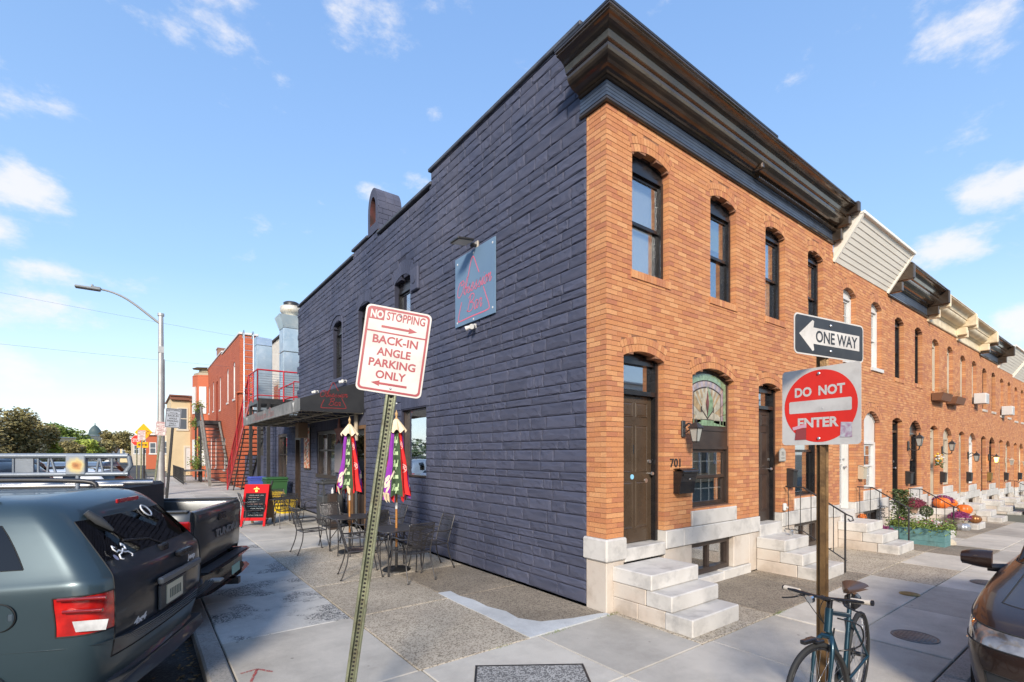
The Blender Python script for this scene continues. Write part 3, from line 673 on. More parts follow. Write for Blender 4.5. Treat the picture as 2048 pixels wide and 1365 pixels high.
            for i in range(n):
                t0 = -th + 2 * th * i / n; t1 = -th + 2 * th * (i + 1) / n
                pt = [(c + math.sin(t) * r_, zc + math.cos(t) * r_) for t, r_ in ((t0, ra), (t1, ra), (t1, rb), (t0, rb))]
                mort.add([P(x, z, -.12) for x, z in pt] + [P(x, z, -.006) for x, z in pt], [(0, 1, 2, 3), (4, 5, 6, 7), (0, 1, 5, 4), (1, 2, 6, 5), (2, 3, 7, 6), (3, 0, 4, 7)])
        elif ring:
            n = int((o['b'] - o['a'] + .04) / .1)
            for i in range(n):
                a_ = o['a'] - .02 + i * (o['b'] - o['a'] + .04) / n; pbox(bulkmb, P, a_ + .004, a_ + (o['b'] - o['a'] + .04) / n - .004, o['zs'] + .004, o['zs'] + ring, -depth, .004)
            pbox(mort, P, o['a'], o['b'], o['zs'], o['zs'] + ring, -.1, -.006)
    bulkmb.build(bulk, mat, house, kind='stuff'); mort.build('mortar', mmat, house)
def O(a, b, zb, zs, rise): return dict(a=a, b=b, zb=zb, zs=zs, rise=rise)
def arcpts(a, b, zs, rise, n=12, inset=0):
    if rise <= 0: return [(a + inset, zs - inset), (b - inset, zs - inset)]
    w = b - a; Rr = (w * w / 4 + rise * rise) / (2 * rise); zc = zs + rise - Rr; th = math.asin(min(1, w / 2 / Rr)); Rr -= inset; th2 = math.asin(min(1, (w / 2 - inset) / Rr)); c = (a + b) / 2
    return [(c + math.sin(-th2 + 2 * th2 * i / n) * Rr, zc + math.cos(-th2 + 2 * th2 * i / n) * Rr) for i in range(n + 1)]
def plate(mb, P, pts, d0, d1, mi=0):
    n = len(pts)
    mb.add([P(x, z, d0) for x, z in pts] + [P(x, z, d1) for x, z in pts], [tuple(range(n)), tuple(range(n, 2 * n))] + [(i, (i + 1) % n, n + (i + 1) % n, n + i) for i in range(n)], mi)
def window(house, P, a, b, zb, zs, rise, mat, d=-.10, head=None, sash=.045, jamb=.05, blind=None, blindfrac=1., mullions=0, cols=0, sill=None, label=None, blindmat=None):
    """double-hung window in an arched opening: arched casing, filled head, two sashes with panes"""
    w = MB(); d1 = d - .09
    outer = [(a, zb)] + arcpts(a, b, zs, rise) + [(b, zb)]
    hz = head if head is not None else zs - .02
    # jambs, bottom rail, head panel
    pbox(w, P, a, a + jamb, zb, hz, d1, d); pbox(w, P, b - jamb, b, zb, hz, d1, d); pbox(w, P, a + jamb, b - jamb, zb, zb + .05, d1, d - .004)
    top = [(a, hz)] + arcpts(a, b, zs, rise) + [(b, hz)]
    plate(w, P, top, d - .05, d - .02)
    # raised arched casing
    ip = arcpts(a, b, zs, rise, 12, .035); op = arcpts(a, b, zs, rise, 12)
    if rise > 0:
        vs = [P(x, z, d) for x, z in op] + [P(x, z, d) for x, z in ip] + [P(x, z, d - .05) for x, z in ip]
        n = len(op); w.add(vs, [(i, i + 1, n + i + 1, n + i) for i in range(n - 1)] + [(n + i, n + i + 1, 2 * n + i + 1, 2 * n + i) for i in range(n - 1)])
    pbox(w, P, a + jamb, b - jamb, hz - .05, hz, d1, d + .004)
    wi = w.build('window', mat, house)
    if label: wi['label'] = label
    zm = (zb + .05 + hz - .05) / 2; A, B = a + jamb, b - jamb
    for nm, z0, z1, dd in (('lower_sash', zb + .05, zm + .02, d - .06), ('upper_sash', zm - .02, hz - .05, d - .035)):
        s = MB()
        pbox(s, P, A, A + sash, z0, z1, dd - .03, dd); pbox(s, P, B - sash, B, z0, z1, dd - .03, dd); pbox(s, P, A + sash, B - sash, z0, z0 + sash, dd - .03, dd - .001); pbox(s, P, A + sash, B - sash, z1 - sash, z1, dd - .03, dd - .001)
        for k in range(1, cols): x = A + (B - A) * k / cols; pbox(s, P, x - .008, x + .008, z0 + sash, z1 - sash, dd - .028, dd - .014)
        for k in range(1, mullions): z = z0 + (z1 - z0) * k / mullions; pbox(s, P, A + sash, B - sash, z - .008, z + .008, dd - .029, dd - .013)
        s.build(nm, mat, wi)
        g = MB(); pbox(g, P, A + sash - .005, B - sash + .005, z0 + sash - .005, z1 - sash + .005, dd - .022, dd - .019); g.build('pane', glass, wi)
    dk = MB(); pbox(dk, P, a + .002, b - .002, zb, hz, d - .45, d - .44); dk.build('dark_interior', darkM, wi)  # dark sheet stands for the unlit room behind the panes
    if blind is not None:
        bl = MB(); zt = hz - .06; z0 = zt - (zt - zb - .06) * blindfrac
        if blind == 'slats':
            z = z0
            while z < zt: bl.add([P(A + .01, z, d - .16), P(B - .01, z, d - .16), P(B - .01, z + .032, d - .145), P(A + .01, z + .032, d - .145)], [(0, 1, 2, 3)]); z += .036
        else: pbox(bl, P, A + .005, B - .005, z0, zt, d - .15, d - .147)
        bl.build('blind', blindmat or blindM, wi)
    if sill:
        sm, sh, so = sill; s = MB()
        if sm is brickM:
            n = int((b - a + .06) / .066)
            for i in range(n):
                u = a - .03 + i * (b - a + .06) / n; pbox(s, P, u + .003, u + (b - a + .06) / n - .003, zb - .105, zb - .004, -.1, .016)
        else: pbox(s, P, a - .04, b + .04, zb - sh, zb - .003, -.11, so)
        s.build('sill', sm, wi)
    return wi
def door(house, P, a, b, zb, zs, rise, mat, dmat, d=-.13, dh=2.03, panels=6, glazed=False, handle=True, transom=True):
    w = MB(); jb = .05; dt = zb + dh
    top = [(a, zs - .0)] + arcpts(a, b, zs, rise) + [(b, zs - .0)]
    pbox(w, P, a, a + jb, zb, zs, d - .12, d + .02); pbox(w, P, b - jb, b, zb, zs, d - .12, d + .02)
    plate(w, P, [(a, zs - .001)] + arcpts(a, b, zs, rise)[1:-1] + [(b, zs - .001)] if rise > 0 else [(a, zs - .05), (a, zs), (b, zs), (b, zs - .05)], d - .06, d - .02)
    pbox(w, P, a + jb, b - jb, dt, dt + .06, d - .10, d + .015)
    pbox(w, P, a + jb, b - jb, zs - .06, zs - .002, d - .10, d)
    wi = w.build('door_frame', mat, house)
    A, B = a + jb + .004, b - jb - .004
    s = MB(); pbox(s, P, A, B, zb + .01, dt - .004, d - .10, d - .055)
    W = B - A
    if glazed:
        s = MB()
        pbox(s, P, A, A + .07, zb + .01, dt - .004, d - .1, d - .055); pbox(s, P, B - .07, B, zb + .01, dt - .004, d - .1, d - .055)
        pbox(s, P, A + .07, B - .07, zb + .01, zb + .12, d - .1, d - .056); pbox(s, P, A + .07, B - .07, dt - .1, dt - .004, d - .1, d - .056); pbox(s, P, A + .07, B - .07, zb + 1.0, zb + 1.04, d - .09, d - .06)
    else:
        for (f0, f1) in ((.12, .46), (.54, .88)):
            for (p0, p1) in ((.10, .42), (.48, .80), (.855, .955)) if panels == 6 else ((.1, .5), (.56, .93)):
                u0, u1 = A + W * f0, A + W * f1; z0, z1 = zb + dh * p0, zb + dh * p1
                for k_ in range(1):
                    # moulded border with a raised field
                    b1, b2 = .018, .035
                    pts = [(u0, z0, 0), (u1, z0, 0), (u1, z1, 0), (u0, z1, 0)]
                    def rg(i, dd): return [P(u0 + i, z0 + i, d - .055 + dd), P(u1 - i, z0 + i, d - .055 + dd), P(u1 - i, z1 - i, d - .055 + dd), P(u0 + i, z1 - i, d - .055 + dd)]
                    vs = rg(0, .001) + rg(.008, .009) + rg(b1, .002) + rg(b2, .008)
                    fs = [(r_ * 4 + i, r_ * 4 + (i + 1) % 4, r_ * 4 + 4 + (i + 1) % 4, r_ * 4 + 4 + i) for r_ in range(3) for i in range(4)] + [(12, 13, 14, 15)]
                    s.add(vs, fs)
    dr = s.build('door', dmat, house)
    if glazed:
        g = MB(); pbox(g, P, A + .065, B - .065, zb + .115, dt - .095, d - .08, d - .077); g.build('pane', glass, dr)
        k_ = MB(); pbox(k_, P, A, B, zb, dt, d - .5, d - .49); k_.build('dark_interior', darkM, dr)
    if handle:
        hm = MB(); c = P(B - .05, zb + .95, d - .055); o_ = P(B - .05, zb + .95, d - .0) ; hm.cyl(c, o_, .012); hm.add([], []);
        hm.tube([P(B - .05, zb + .95, d - .0), P(B - .05, zb + .95, d + .02)], [.028, .022], 12); hm.tube([P(B - .05, zb + 1.12, d - .055), P(B - .05, zb + 1.12, d - .03)], [.028, .026], 12); hm.build('handle', steelM, dr)
    if transom:
        g = MB(); pbox(g, P, A, B, dt + .06, zs - .06, d - .06, d - .056); g.build('transom_pane', glass, wi)
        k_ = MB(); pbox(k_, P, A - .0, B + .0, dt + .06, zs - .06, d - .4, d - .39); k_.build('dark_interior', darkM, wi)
    return wi, dr
# profile swept along a polyline of (x,y) corners (mitred), offset to the outside
def sweep(mb, path, prof, mi=0, smooth=False, capends=True):
    P_ = [Vector((x, y)) for x, y in path]; n = len(P_); offs = []
    for i in range(n):
        d0 = (P_[i] - P_[i - 1]).normalized() if i > 0 else None; d1 = (P_[i + 1] - P_[i]).normalized() if i < n - 1 else None
        n0 = Vector((d0.y, -d0.x)) if d0 else None; n1 = Vector((d1.y, -d1.x)) if d1 else None
        if n0 and n1: m = (n0 + n1); m = m / m.dot(n0) if abs(m.dot(n0)) > 1e-6 else n0
        else: m = n0 or n1
        offs.append(m)
    vs = [(P_[i].x + offs[i].x * o, P_[i].y + offs[i].y * o, z) for i in range(n) for (o, z) in prof]
    k = len(prof)
    mb.add(vs, [(i * k + j, i * k + j + 1, (i + 1) * k + j + 1, (i + 1) * k + j) for i in range(n - 1) for j in range(k - 1)], mi, smooth)
    if capends: mb.add(vs[:k], [tuple(range(k))], mi); mb.add(vs[-k:], [tuple(range(k))], mi)
def cove(o0, z0, o1, z1, n=6, bulge=1):
    """quarter curve from (o0,z0) to (o1,z1); bulge 1 concave (cove), -1 convex"""
    out = []
    for i in range(n + 1):
        t = i / n * PI / 2
        if bulge > 0: out.append((o0 + (o1 - o0) * (1 - math.cos(t)), z0 + (z1 - z0) * math.sin(t)))
        else: out.append((o0 + (o1 - o0) * math.sin(t), z0 + (z1 - z0) * (1 - math.cos(t))))
    return out
def cornice_profile(zb, zt, o, fz=True):
    H_ = zt - zb; q = lambda f: zb + H_ * f
    p = [(-.05, zb), (.03, zb), (.045, zb + .02), (.045, zb + .05), (.02, zb + .07), (.012, zb + .075), (.012, q(.40)), (.045, q(.405)), (.065, q(.43)), (.055, q(.455)), (.085, q(.475))]
    p += cove(.085, q(.475), o * .56, q(.68), 7, -1)[1:]
    p += [(o * .56, q(.70)), (o * .61, q(.71)), (o * .61, q(.735))]
    p += cove(o * .63, q(.745), o * .92, q(.92), 7, 1)[1:]
    return p + [(o * .96, q(.93)), (o * .96, q(.96)), (o, q(.97)), (o, zt), (-.05, zt + .02)]
friezeM = M('frieze_paint', (.055, .072, .105), .45, c2=(.04, .052, .078), scale=5, bump=.2, bscale=20, coat=.2)
def frieze(path, zb, zt, par):
    n = 4; z0 = zb + .08; z1 = zb + (zt - zb) * .395; p = [(.01, z0)]
    for i in range(n): a = z0 + (z1 - z0) * i / n; b_ = z0 + (z1 - z0) * (i + 1) / n; p += [(.024, a + .004), (.024, b_ - .004), (.016, b_)]
    mb = MB(); sweep(mb, path, p); mb.build('frieze', friezeM, par)
# rock-faced block variants
def stone_variants(n, mat):
    out = []; rr = random.Random(11)
    for v in range(n):
        nx, ny = 6, 4; vs = []; fs = []
        xs = [-.5, -.44, -.2, .0, .22, .44, .5]; yy = [-.5, -.36, 0., .34, .5]
        ridge = rr.uniform(-.25, .1)
        for j, y in enumerate(yy):
            for i, x in enumerate(xs):
                edge = i in (0, nx) or j in (0, ny)
                d = .002 if edge else (rr.uniform(.005, .016) + (.001 if j == 1 else 0))
                jx = 0 if edge else rr.uniform(-.07, .07); jy = 0 if edge else rr.uniform(-.09, .09)
                vs.append((x + jx, y + jy, d))
        w = nx + 1
        for j in range(ny):
            for i in range(nx):
                a, b, c, d = j * w + i, j * w + i + 1, (j + 1) * w + i + 1, (j + 1) * w + i
                fs += [(a, b, c), (a, c, d)] if rr.random() < .5 else [(a, b, d), (b, c, d)]
        # skirts
        bs = len(vs); per = [i for i in range(w)] + [j * w + nx for j in range(1, ny + 1)] + [ny * w + i for i in range(nx - 1, -1, -1)] + [j * w for j in range(ny - 1, 0, -1)]
        for p in per: vs.append((vs[p][0], vs[p][1], -.01))
        for i in range(len(per)): fs.append((per[i], per[(i + 1) % len(per)], bs + (i + 1) % len(per), bs + i))
        me = bpy.data.meshes.new('stone_block'); me.from_pydata(vs, [], fs); me.materials.append(mat); me.update()
        out.append(((vs, fs), me))
    return out
STV = stone_variants(18, stoneM)
# ---------------------------------------------------------------- corner building
hs = thing('corner_house', 'tall corner house with orange brick front and a long dark blue painted stone side wall', 'house', loc=(0, 0, 0))
ZB = .92
frontops = [O(.33, 1.19, .77, 3.28, .09), O(1.88, 3.06, 1.15, 3.17, .15), O(.50, 1.30, 4.43, 5.98, .09), O(2.36, 3.12, 4.43, 5.98, .09)]
masonry(hs, Pfront, 0.0, 3.55, ZB, 6.42, frontops, brickM, mortarM, singles=298, seed=2)
# short brick return on the side street
def topfix(u): return 6.42

# fill the outer corner: brick ends seen on the side face
mb = MB(); k = 0; z = ZB
while z < 6.41:
    e = .0995 if k % 2 == 0 else .2015
    for (p, q) in ((.004, e), (e + .007, .345) if k % 2 else (e + .007, e + .1965)) + (() if k % 2 else ((e + .2035, .345),)):
        pbox(mb, Pside, p, q, z + .0035, min(z + .0612, 6.415), -.09, -.0003 + random.uniform(-.001, 0))
    z += .0647; k += 1
mb.build('brick_return', brickM, hs, kind='stuff')
mb = MB(); pbox(mb, Pside, .008, .345, ZB, 6.42, -.12, -.006); mb.build('mortar', mortarM, hs)
# side wall of painted rock-faced stone
def topz(u): return 7.66 if u < 4.67 else (7.38 if u < 7.42 else (7.52 if u < 9.17 else 7.38)) if u < 15 else 3.35
sideops = [O(4.88, 6.08, 1.5, 2.99, 0), O(5.62, 6.45, 4.23, 5.86, .13), O(7.95, 8.80, 4.23, 5.83, .13), O(10.15, 10.95, 4.23, 5.80, .13), O(8.25, 9.65, .05, 2.75, 0), O(10.68, 12.66, 1.27, 2.74, 0), O(14.7, 15.5, .05, 2.6, 0), O(16.8, 18.4, .92, 2.8, 0)]
masonry(hs, Pside, .345, 21.5, .02, 7.67, sideops, stoneM, stone_jointM, h=.1444, gap=.011, depth=.09, ring=.32, vou=.12, singles=300, stone=STV, top=topz, seed=6, ringtwo=False, bulk='stonework')
mb = MB()
mb.box(.2, 7.05, .2, 14.9, 6.55, 6.6); mb.box(.2, 7.05, .12, .2, .02, 6.55); mb.box(.2, 7.05, 14.9, 15, 0, 7.3); mb.box(6.95, 7.05, .3, 14.9, 0, 6.55)
mb.box(.2, 7.05, 15, 21.4, 3.2, 3.25); mb.box(.2, 7.05, 21.4, 21.5, 0, 3.25); mb.box(.2, .3, 0.2, 14.9, 6.6, 7.3)
# keep openings clear: the front shell above sits behind the windows
mb2 = MB(); mb2.box(.25, 7.0, .9, 14.85, .02, 6.5)  # added dark box: keeps light from leaking, reads as unlit rooms
roof = mb2.build('dark_inner_shell', darkM, hs)
mb = MB(); mb.box(.2, 7.05, .2, 15, 6.55, 6.62); mb.box(.2, 7.05, 15, 21.5, 3.2, 3.27); mb.box(.21, 7.05, 21.4, 21.5, 0, 3.2); mb.box(.21, 7.05, 14.9, 15, 3.2, 7.3); mb.box(6.98, 7.05, 2, 14.9, 0, 6.55)
mb.build('roof', roofM, hs)
# copings
copM = M('coping_slate', (.045, .048, .062), .6, c2=(.08, .085, .10), scale=4, bump=.3)
for a, b, z in ((.42, 4.72, 7.67), (4.62, 7.42, 7.39), (8.07, 9.22, 7.53), (9.12, 15.06, 7.39)):
    mb = MB(); mb.bevbox(-.05, .28, a, b, z, z + .07, .012); mb.build('coping', copM, hs)
mb = MB(); mb.bevbox(-.04, .26, 15.07, 21.55, 3.36, 3.42, .01); mb.build('coping', copM, hs)
# chimney hood: arched vault with opening to the street
mb = MB(); y0, y1, xl, xr = 7.42, 8.07, -.012, .62
def archp(y, z0, z1, r, n=10): return [(y0 + (y1 - y0) * 0, z0)]
yc = (y0 + y1) / 2; ow = (y1 - y0) / 2; zs_ = 8.1
def ar(w, h_, zb, n=12): return [(yc - w, zb)] + [(yc - w * math.cos(PI * i / n), zs_ + h_ * math.sin(PI * i / n)) for i in range(n + 1)] + [(yc + w, zb)]
ou = ar(ow, .55, 7.53); inn = ar(ow - .14, .34, 7.75)
n = len(ou)
mb.add([(xl, y, z) for y, z in ou] + [(xr, y, z) for y, z in ou], [(i, i + 1, n + i + 1, n + i) for i in range(n - 1)] + [tuple(range(n, 2 * n))])
mb.add([(xl, y, z) for y, z in ou] + [(xl, y, z) for y, z in inn], [(i, i + 1, n + i + 1, n + i) for i in range(n - 1)] + [(0, n, 2 * n - 1, n - 1)])
ch = mb.build('chimney', stoneM, hs)
mb = MB(); mb.add([(xl, y, z) for y, z in inn] + [(xl + .4, y, z) for y, z in inn], [(i, i + 1, n + i + 1, n + i) for i in range(n - 1)] + [tuple(range(n, 2 * n))])
mb.build('flue_opening', M('flue_brick', (.10, .03, .03), .9, c2=(.04, .02, .02), scale=6), ch)  # dark red, mottled darker, inside the hood opening
mb = MB(); rr = random.Random(8)
for k_ in range(6):       # stones bent round the hood
    z = 7.55 + k_ * .13; off = (k_ % 2) * .15
    for x in (0, 1, 2):
        a = xl + x * .25 - off + .03; b = a + .24
        a = max(a, xl + .01); b = min(b, xr)
        if b - a > .05 and z < 8.1: mb.box(a, b, y0 - .012, y0 + .01, z, z + .12)
for i in range(1, n - 3):
    (ya, za), (yb, zb_) = ou[i], ou[i + 1]
    for (a, b) in ((xl + .0, .2), (.215, .42), (.435, xr)):
        nyz = Vector((0, -(zb_ - za), (yb - ya))).normalized() * -.014 if False else Vector((0, (ya + yb) / 2 - yc, ((za + zb_) / 2 - zs_) if za > zs_ else 0)).normalized() * .012
        v = [Vector((a, ya, za)), Vector((b, ya, za)), Vector((b, yb, zb_)), Vector((a, yb, zb_))]
        cc = sum(v, Vector()) / 4; v2 = [p + (cc - p) * .06 + nyz for p in v]
        mb.add(v + v2, [(4, 5, 6, 7), (0, 1, 5, 4), (1, 2, 6, 5), (2, 3, 7, 6), (3, 0, 4, 7)])
mb.build('hood_stones', stoneM, ch)
# mitred cornice: short return on the side street, then along the front
prof = cornice_profile(6.42, 7.1, .47)
mb = MB(); sweep(mb, [(0, .44), (0, 0), (3.545, 0)], prof)
cn = mb.build('cornice', cornM, hs)
frieze([(0, .44), (0, 0), (3.545, 0)], 6.42, 7.1, cn); mb = MB(); mb.bevbox(3.50, 3.59, -.24, .0, 6.72, 6.88, .02); mb.build('end_block', cornM, cn)
mb = MB(); sweep(mb, [(0, .45), (0, 0), (3.545, 0)], [(.40, 7.105), (.475, 7.105), (.475, 7.135), (.40, 7.14)]); mb.build('roof_edge', M('roof_edge_metal', (.05, .05, .055), .5, .5), cn)
# front openings
window(hs, Pfront, .50, 1.30, 4.43, 5.98, .09, blackM, head=5.86, blind='flat', blindfrac=1, sill=(brickM, 0, 0))
window(hs, Pfront, 2.36, 3.12, 4.43, 5.98, .09, blackM, head=5.86, blind='flat', blindfrac=.35, sill=(brickM, 0, 0), blindmat=curtM)
w, d = door(hs, Pfront, .33, 1.19, .77, 3.28, .09, blackM, doorM)
mb = MB(); pbox(mb, Pfront, .74, .76, 2.0, 2.12, -.186, -.18); mb.build('peephole', blackmM, d)
mb = MB(); mb.tube([Pfront(.72, 1.68, -.186), Pfront(.72, 1.68, -.180)], .035, 14); mb.build('sticker', M('alarm_sticker', (.25, .55, .75), .4), d)
mb = MB(); mb.tube([Pfront(1.02, 1.62, -.186), Pfront(1.02, 1.62, -.175)], .032, 14); mb.build('lock', steelM, d)
# ground floor window with leaded arch
window(hs, Pfront, 1.88, 3.06, 1.15, 3.17, .15, brownM, head=2.12, blind='flat', blindfrac=.0, sash=.05)
mb = MB()
for x_ in (2.17, 2.40, 2.63, 2.85): pbox(mb, Pfront, x_ - .007, x_ + .007, 1.2, 2.08, -.195, -.185)
for z_ in (1.45, 1.88): pbox(mb, Pfront, 1.96, 2.98, z_ - .007, z_ + .007, -.196, -.184)
mb.build('window_grille', whiteM, hs)

mb = MB(); pbox(mb, Pfront, 1.93, 3.01, 2.12, 2.36, -.14, -.105); pbox(mb, Pfront, 1.93, 3.01, 2.36, 2.40, -.14, -.09); tr = mb.build('transom_panel', brownM, hs)
# leaded arch: coloured panes, each a small piece, with lead lines between
lc = (1.88 + 3.06) / 2
def leadglass():
    m = glassM('opal_glass', refl=.2, mix=.2); return m
gl_cols = {'amber': (.42, .30, .17), 'pink': (.40, .30, .27), 'pale': (.46, .42, .33), 'green': (.24, .36, .22), 'wine': (.16, .06, .06), 'lilac': (.34, .28, .32)}
GM = {k: M('glass_' + k, v, .12, c2=tuple(x * .6 for x in v), scale=14, coat=.6) for k, v in gl_cols.items()}
z0l = 2.44; zsl, ril = 3.12, .14
outp = arcpts(1.93, 3.01, zsl, ril, 14) 
per = [(3.01, z0l), (3.01, z0l + .2), (3.01, z0l + .4)] + outp[::-1] + [(1.93, z0l + .4), (1.93, z0l + .2), (1.93, z0l)]
cx0, cz0 = lc, 2.52
def lead_piece(pts, m, d=-.122):
    cxm = sum(p[0] for p in pts) / len(pts); czm = sum(p[1] for p in pts) / len(pts); mb = MB()
    q = [(p[0] + (cxm - p[0]) * .05, p[1] + (czm - p[1]) * .05) for p in pts]
    plate(mb, Pfront, q, d, d + .004); mb.build('coloured_pane', m, tr)
rr = random.Random(3)
for i in range(len(per) - 1):
    (xa, za), (xb, zb_) = per[i], per[i + 1]
    def at(x, z, f): return (cx0 + (x - cx0) * f, cz0 + (z - cz0) * f)
    lead_piece([at(xa, za, .86), at(xb, zb_, .86), (xb, zb_), (xa, za)], GM['green'])
    lead_piece([at(xa, za, .72), at(xb, zb_, .72), at(xb, zb_, .84), at(xa, za, .84)], GM['pink' if i % 2 else 'lilac'])
    lead_piece([at(xa, za, .34), at(xb, zb_, .34), at(xb, zb_, .70), at(xa, za, .70)], GM['amber' if i % 2 else 'pale'])
for i in range(6):
    u = 1.93 + i * .18; lead_piece([(u, z0l), (u + .18, z0l), (u + .18, z0l + .09), (u, z0l + .09)], GM['green'])
lead_piece([(lc, 2.60), (lc + .045, 2.80), (lc, 3.0), (lc - .045, 2.80)], GM['wine'], -.118)
for s in (-1, 1):
    lead_piece([(lc, 2.56), (lc + s * .15, 2.68), (lc + s * .16, 2.85), (lc, 3.08), (lc + s * .06, 2.82)], GM['pale' if s < 0 else 'green'], -.119)
    lead_piece([(lc, 2.54), (lc + s * .14, 2.66), (lc + s * .32, 2.62), (lc + s * .38, 2.53)], GM['pale'], -.119)
mb = MB(); plate(mb, Pfront, per, -.135, -.126); mb.build('lead', M('lead', (.03, .03, .03), .5), tr)
# marble base
def mblock(P, u0, u1, z0, z1, d0, d1, par, m=marbleM, name='marble_block'):
    mb = MB(); g = .003; u0 += g; u1 -= g; z0 += g; z1 -= g; b = .01
    def rg(i, d): return [P(u0 + i, z0 + i, d), P(u1 - i, z0 + i, d), P(u1 - i, z1 - i, d), P(u0 + i, z1 - i, d)]
    vs = rg(0, d0) + rg(0, d1 - b) + rg(b, d1)
    mb.add(vs, [(0, 1, 5, 4), (1, 2, 6, 5), (2, 3, 7, 6), (3, 0, 4, 7), (4, 5, 9, 8), (5, 6, 10, 9), (6, 7, 11, 10), (7, 4, 8, 11), (8, 9, 10, 11), (3, 2, 1, 0)])
    return mb.build(name, m, par)
mb = MB(); mb.bevbox(-.012, .325, -.012, .345, -.05, .63, .012); mb.build('marble_block', marble2M, hs)
mb = MB(); mb.bevbox(-.05, .345, -.05, .375, .632, ZB, .02); mb.build('marble_block', marbleM, hs)
mblock(Pfront, 1.19, 1.62, .66, ZB, -.2, .035, hs); mblock(Pfront, 1.62, 3.56, .66, ZB, -.2, .035, hs)
mblock(Pfront, 1.19, 1.87, .02, .66, -.2, .0, hs, marble2M); mblock(Pfront, 3.05, 3.56, .15, .66, -.2, .0, hs, marble2M)
mblock(Pfront, 1.87, 2.7, -.03, .13, -.25, .03, hs); mblock(Pfront, 2.7, 3.56, -.03, .15, -.2, .03, hs)
mblock(Pfront, 1.83, 3.10, ZB, 1.15, -.14, .03, hs)
mblock(Pfront, .325, 1.19, .59, .77, -.3, .03, hs)
mb = MB(); pbox(mb, Pfront, 1.87, 3.05, .13, .66, -.45, -.40); mb.build('cellar_back', darkM, hs)  # dark sheet painted for the unlit cellar
def cellar(par, u0, u1, z0, z1):
    w = MB(); d = -.08
    pbox(w, Pfront, u0, u0 + .07, z0, z1, d - .1, d); pbox(w, Pfront, u1 - .07, u1, z0, z1, d - .1, d); pbox(w, Pfront, u0 + .07, u1 - .07, z1 - .08, z1, d - .1, d + .002); pbox(w, Pfront, u0 + .07, u1 - .07, z0, z0 + .08, d - .1, d + .002); pbox(w, Pfront, (u0 + u1) / 2 - .03, (u0 + u1) / 2 + .03, z0 + .08, z1 - .08, d - .09, d - .02)
    o = w.build('cellar_window', brownM, par); g = MB(); pbox(g, Pfront, u0 + .07, u1 - .07, z0 + .08, z1 - .08, d - .06, d - .055); g.build('pane', glass, o)
cellar(hs, 1.88, 3.04, .14, .65)
# house number
t = ob('house_number', None, hs, fr((1.42, -.004, 1.865), (1, 0, 0), (0, 0, 1))) if False else None
o = text('n701', hs, 0, 0, .24, .12, 0, blackmM, depth=.01); o.matrix_local = fr((1.44, -.002, 1.87), (1, 0, 0), (0, 0, 1)) @ SC(.24, .12, .012); o.name = 'house_number'
# side openings
window(hs, Pside, 5.62, 6.45, 4.23, 5.86, .13, blackM, head=5.7, blind='slats', blindfrac=1, sill=(stoneM, .1, .03))
window(hs, Pside, 7.95, 8.80, 4.23, 5.83, .13, blackM, head=5.68, sill=(stoneM, .1, .03))
window(hs, Pside, 10.15, 10.95, 4.23, 5.80, .13, blackM, head=5.6, sill=(stoneM, .1, .03))
# arched pipe/cable moulding round the last window
mb = MB(); pts = [(15.0, 5.95), (11.2, 5.45 + .35), (11.15, 5.9), (10.9, 6.05), (10.55, 6.1), (10.2, 6.05), (10.05, 5.9), (10.03, 4.0)]
mb.tube([Pside(a, b, .02) for a, b in pts], .012, 6); mb.build('cable', stoneM, hs)
# shop window
w = MB(); a, b, z0, z1 = 4.88, 6.08, 1.5, 2.99
pbox(w, Pside, a, a + .05, z0, z1, -.2, -.06); pbox(w, Pside, b - .05, b, z0, z1, -.2, -.06); pbox(w, Pside, a + .05, b - .05, z1 - .05, z1, -.2, -.06); pbox(w, Pside, a + .05, b - .05, z0, z0 + .04, -.2, -.05)
wi = w.build('window', brownM, hs, label='large shop window in the dark wall behind the umbrella nearest the corner')
g = MB(); pbox(g, Pside, a + .05, b - .05, z0 + .04, z1 - .05, -.13, -.125); g.build('pane', glassM('shop_glass', refl=.62, mix=.75), wi)
g = MB(); pbox(g, Pside, a + .05, b - .05, z1 - .42, z1 - .05, -.2, -.195); g.build('blind', M('brown_blind', (.17, .10, .06), .7, c2=(.13, .07, .04), scale=4), wi)
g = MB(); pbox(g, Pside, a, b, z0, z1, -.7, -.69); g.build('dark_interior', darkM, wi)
g = MB(); pts = [(5.35 + .13 * math.cos(t_ * PI / 8) , 2.2 + .42 * math.sin(t_ * PI / 8)) for t_ in range(16)]; plate(g, Pside, pts, -.25, -.22); g.build('neon_sign', M('rust_red_shape', (.30, .05, .04), .7), wi)
for (a, b, z0, z1, nm, lab) in ((10.68, 12.66, 1.27, 2.74, 1, 'two light curtained window under the awning'), (16.8, 18.4, .92, 2.8, 0, 'narrow curtained window behind the bins')):
    w = MB(); f = .12
    pbox(w, Pside, a, a + f, z0, z1, -.16, -.02); pbox(w, Pside, b - f, b, z0, z1, -.16, -.02); pbox(w, Pside, a + f, b - f, z1 - f, z1, -.16, -.025); pbox(w, Pside, a - .06, b + .06, z0 - .04, z0 + f * .6, -.16, .03)
    c = (a + b) / 2; pbox(w, Pside, c - .04, c + .04, z0 + .07, z1 - f, -.13, -.04); zz = (z0 + z1) / 2 + .1; pbox(w, Pside, a + f, b - f, zz - .03, zz + .03, -.125, -.045)
    wi = w.build('window', brownM, hs, label=lab)
    g = MB(); pbox(g, Pside, a + f, b - f, z0 + .07, z1 - f, -.1, -.095); g.build('pane', glass, wi)
    g = MB(); n = 40; g.grid([[Pside(a + f + (b - a - 2 * f) * i / n, z, -.2 + .02 * math.sin(i * 1.3)) for i in range(n + 1)] for z in (z0, z1)]); g.build('curtain', M('net_curtain', (.62, .58, .52), .8), wi)
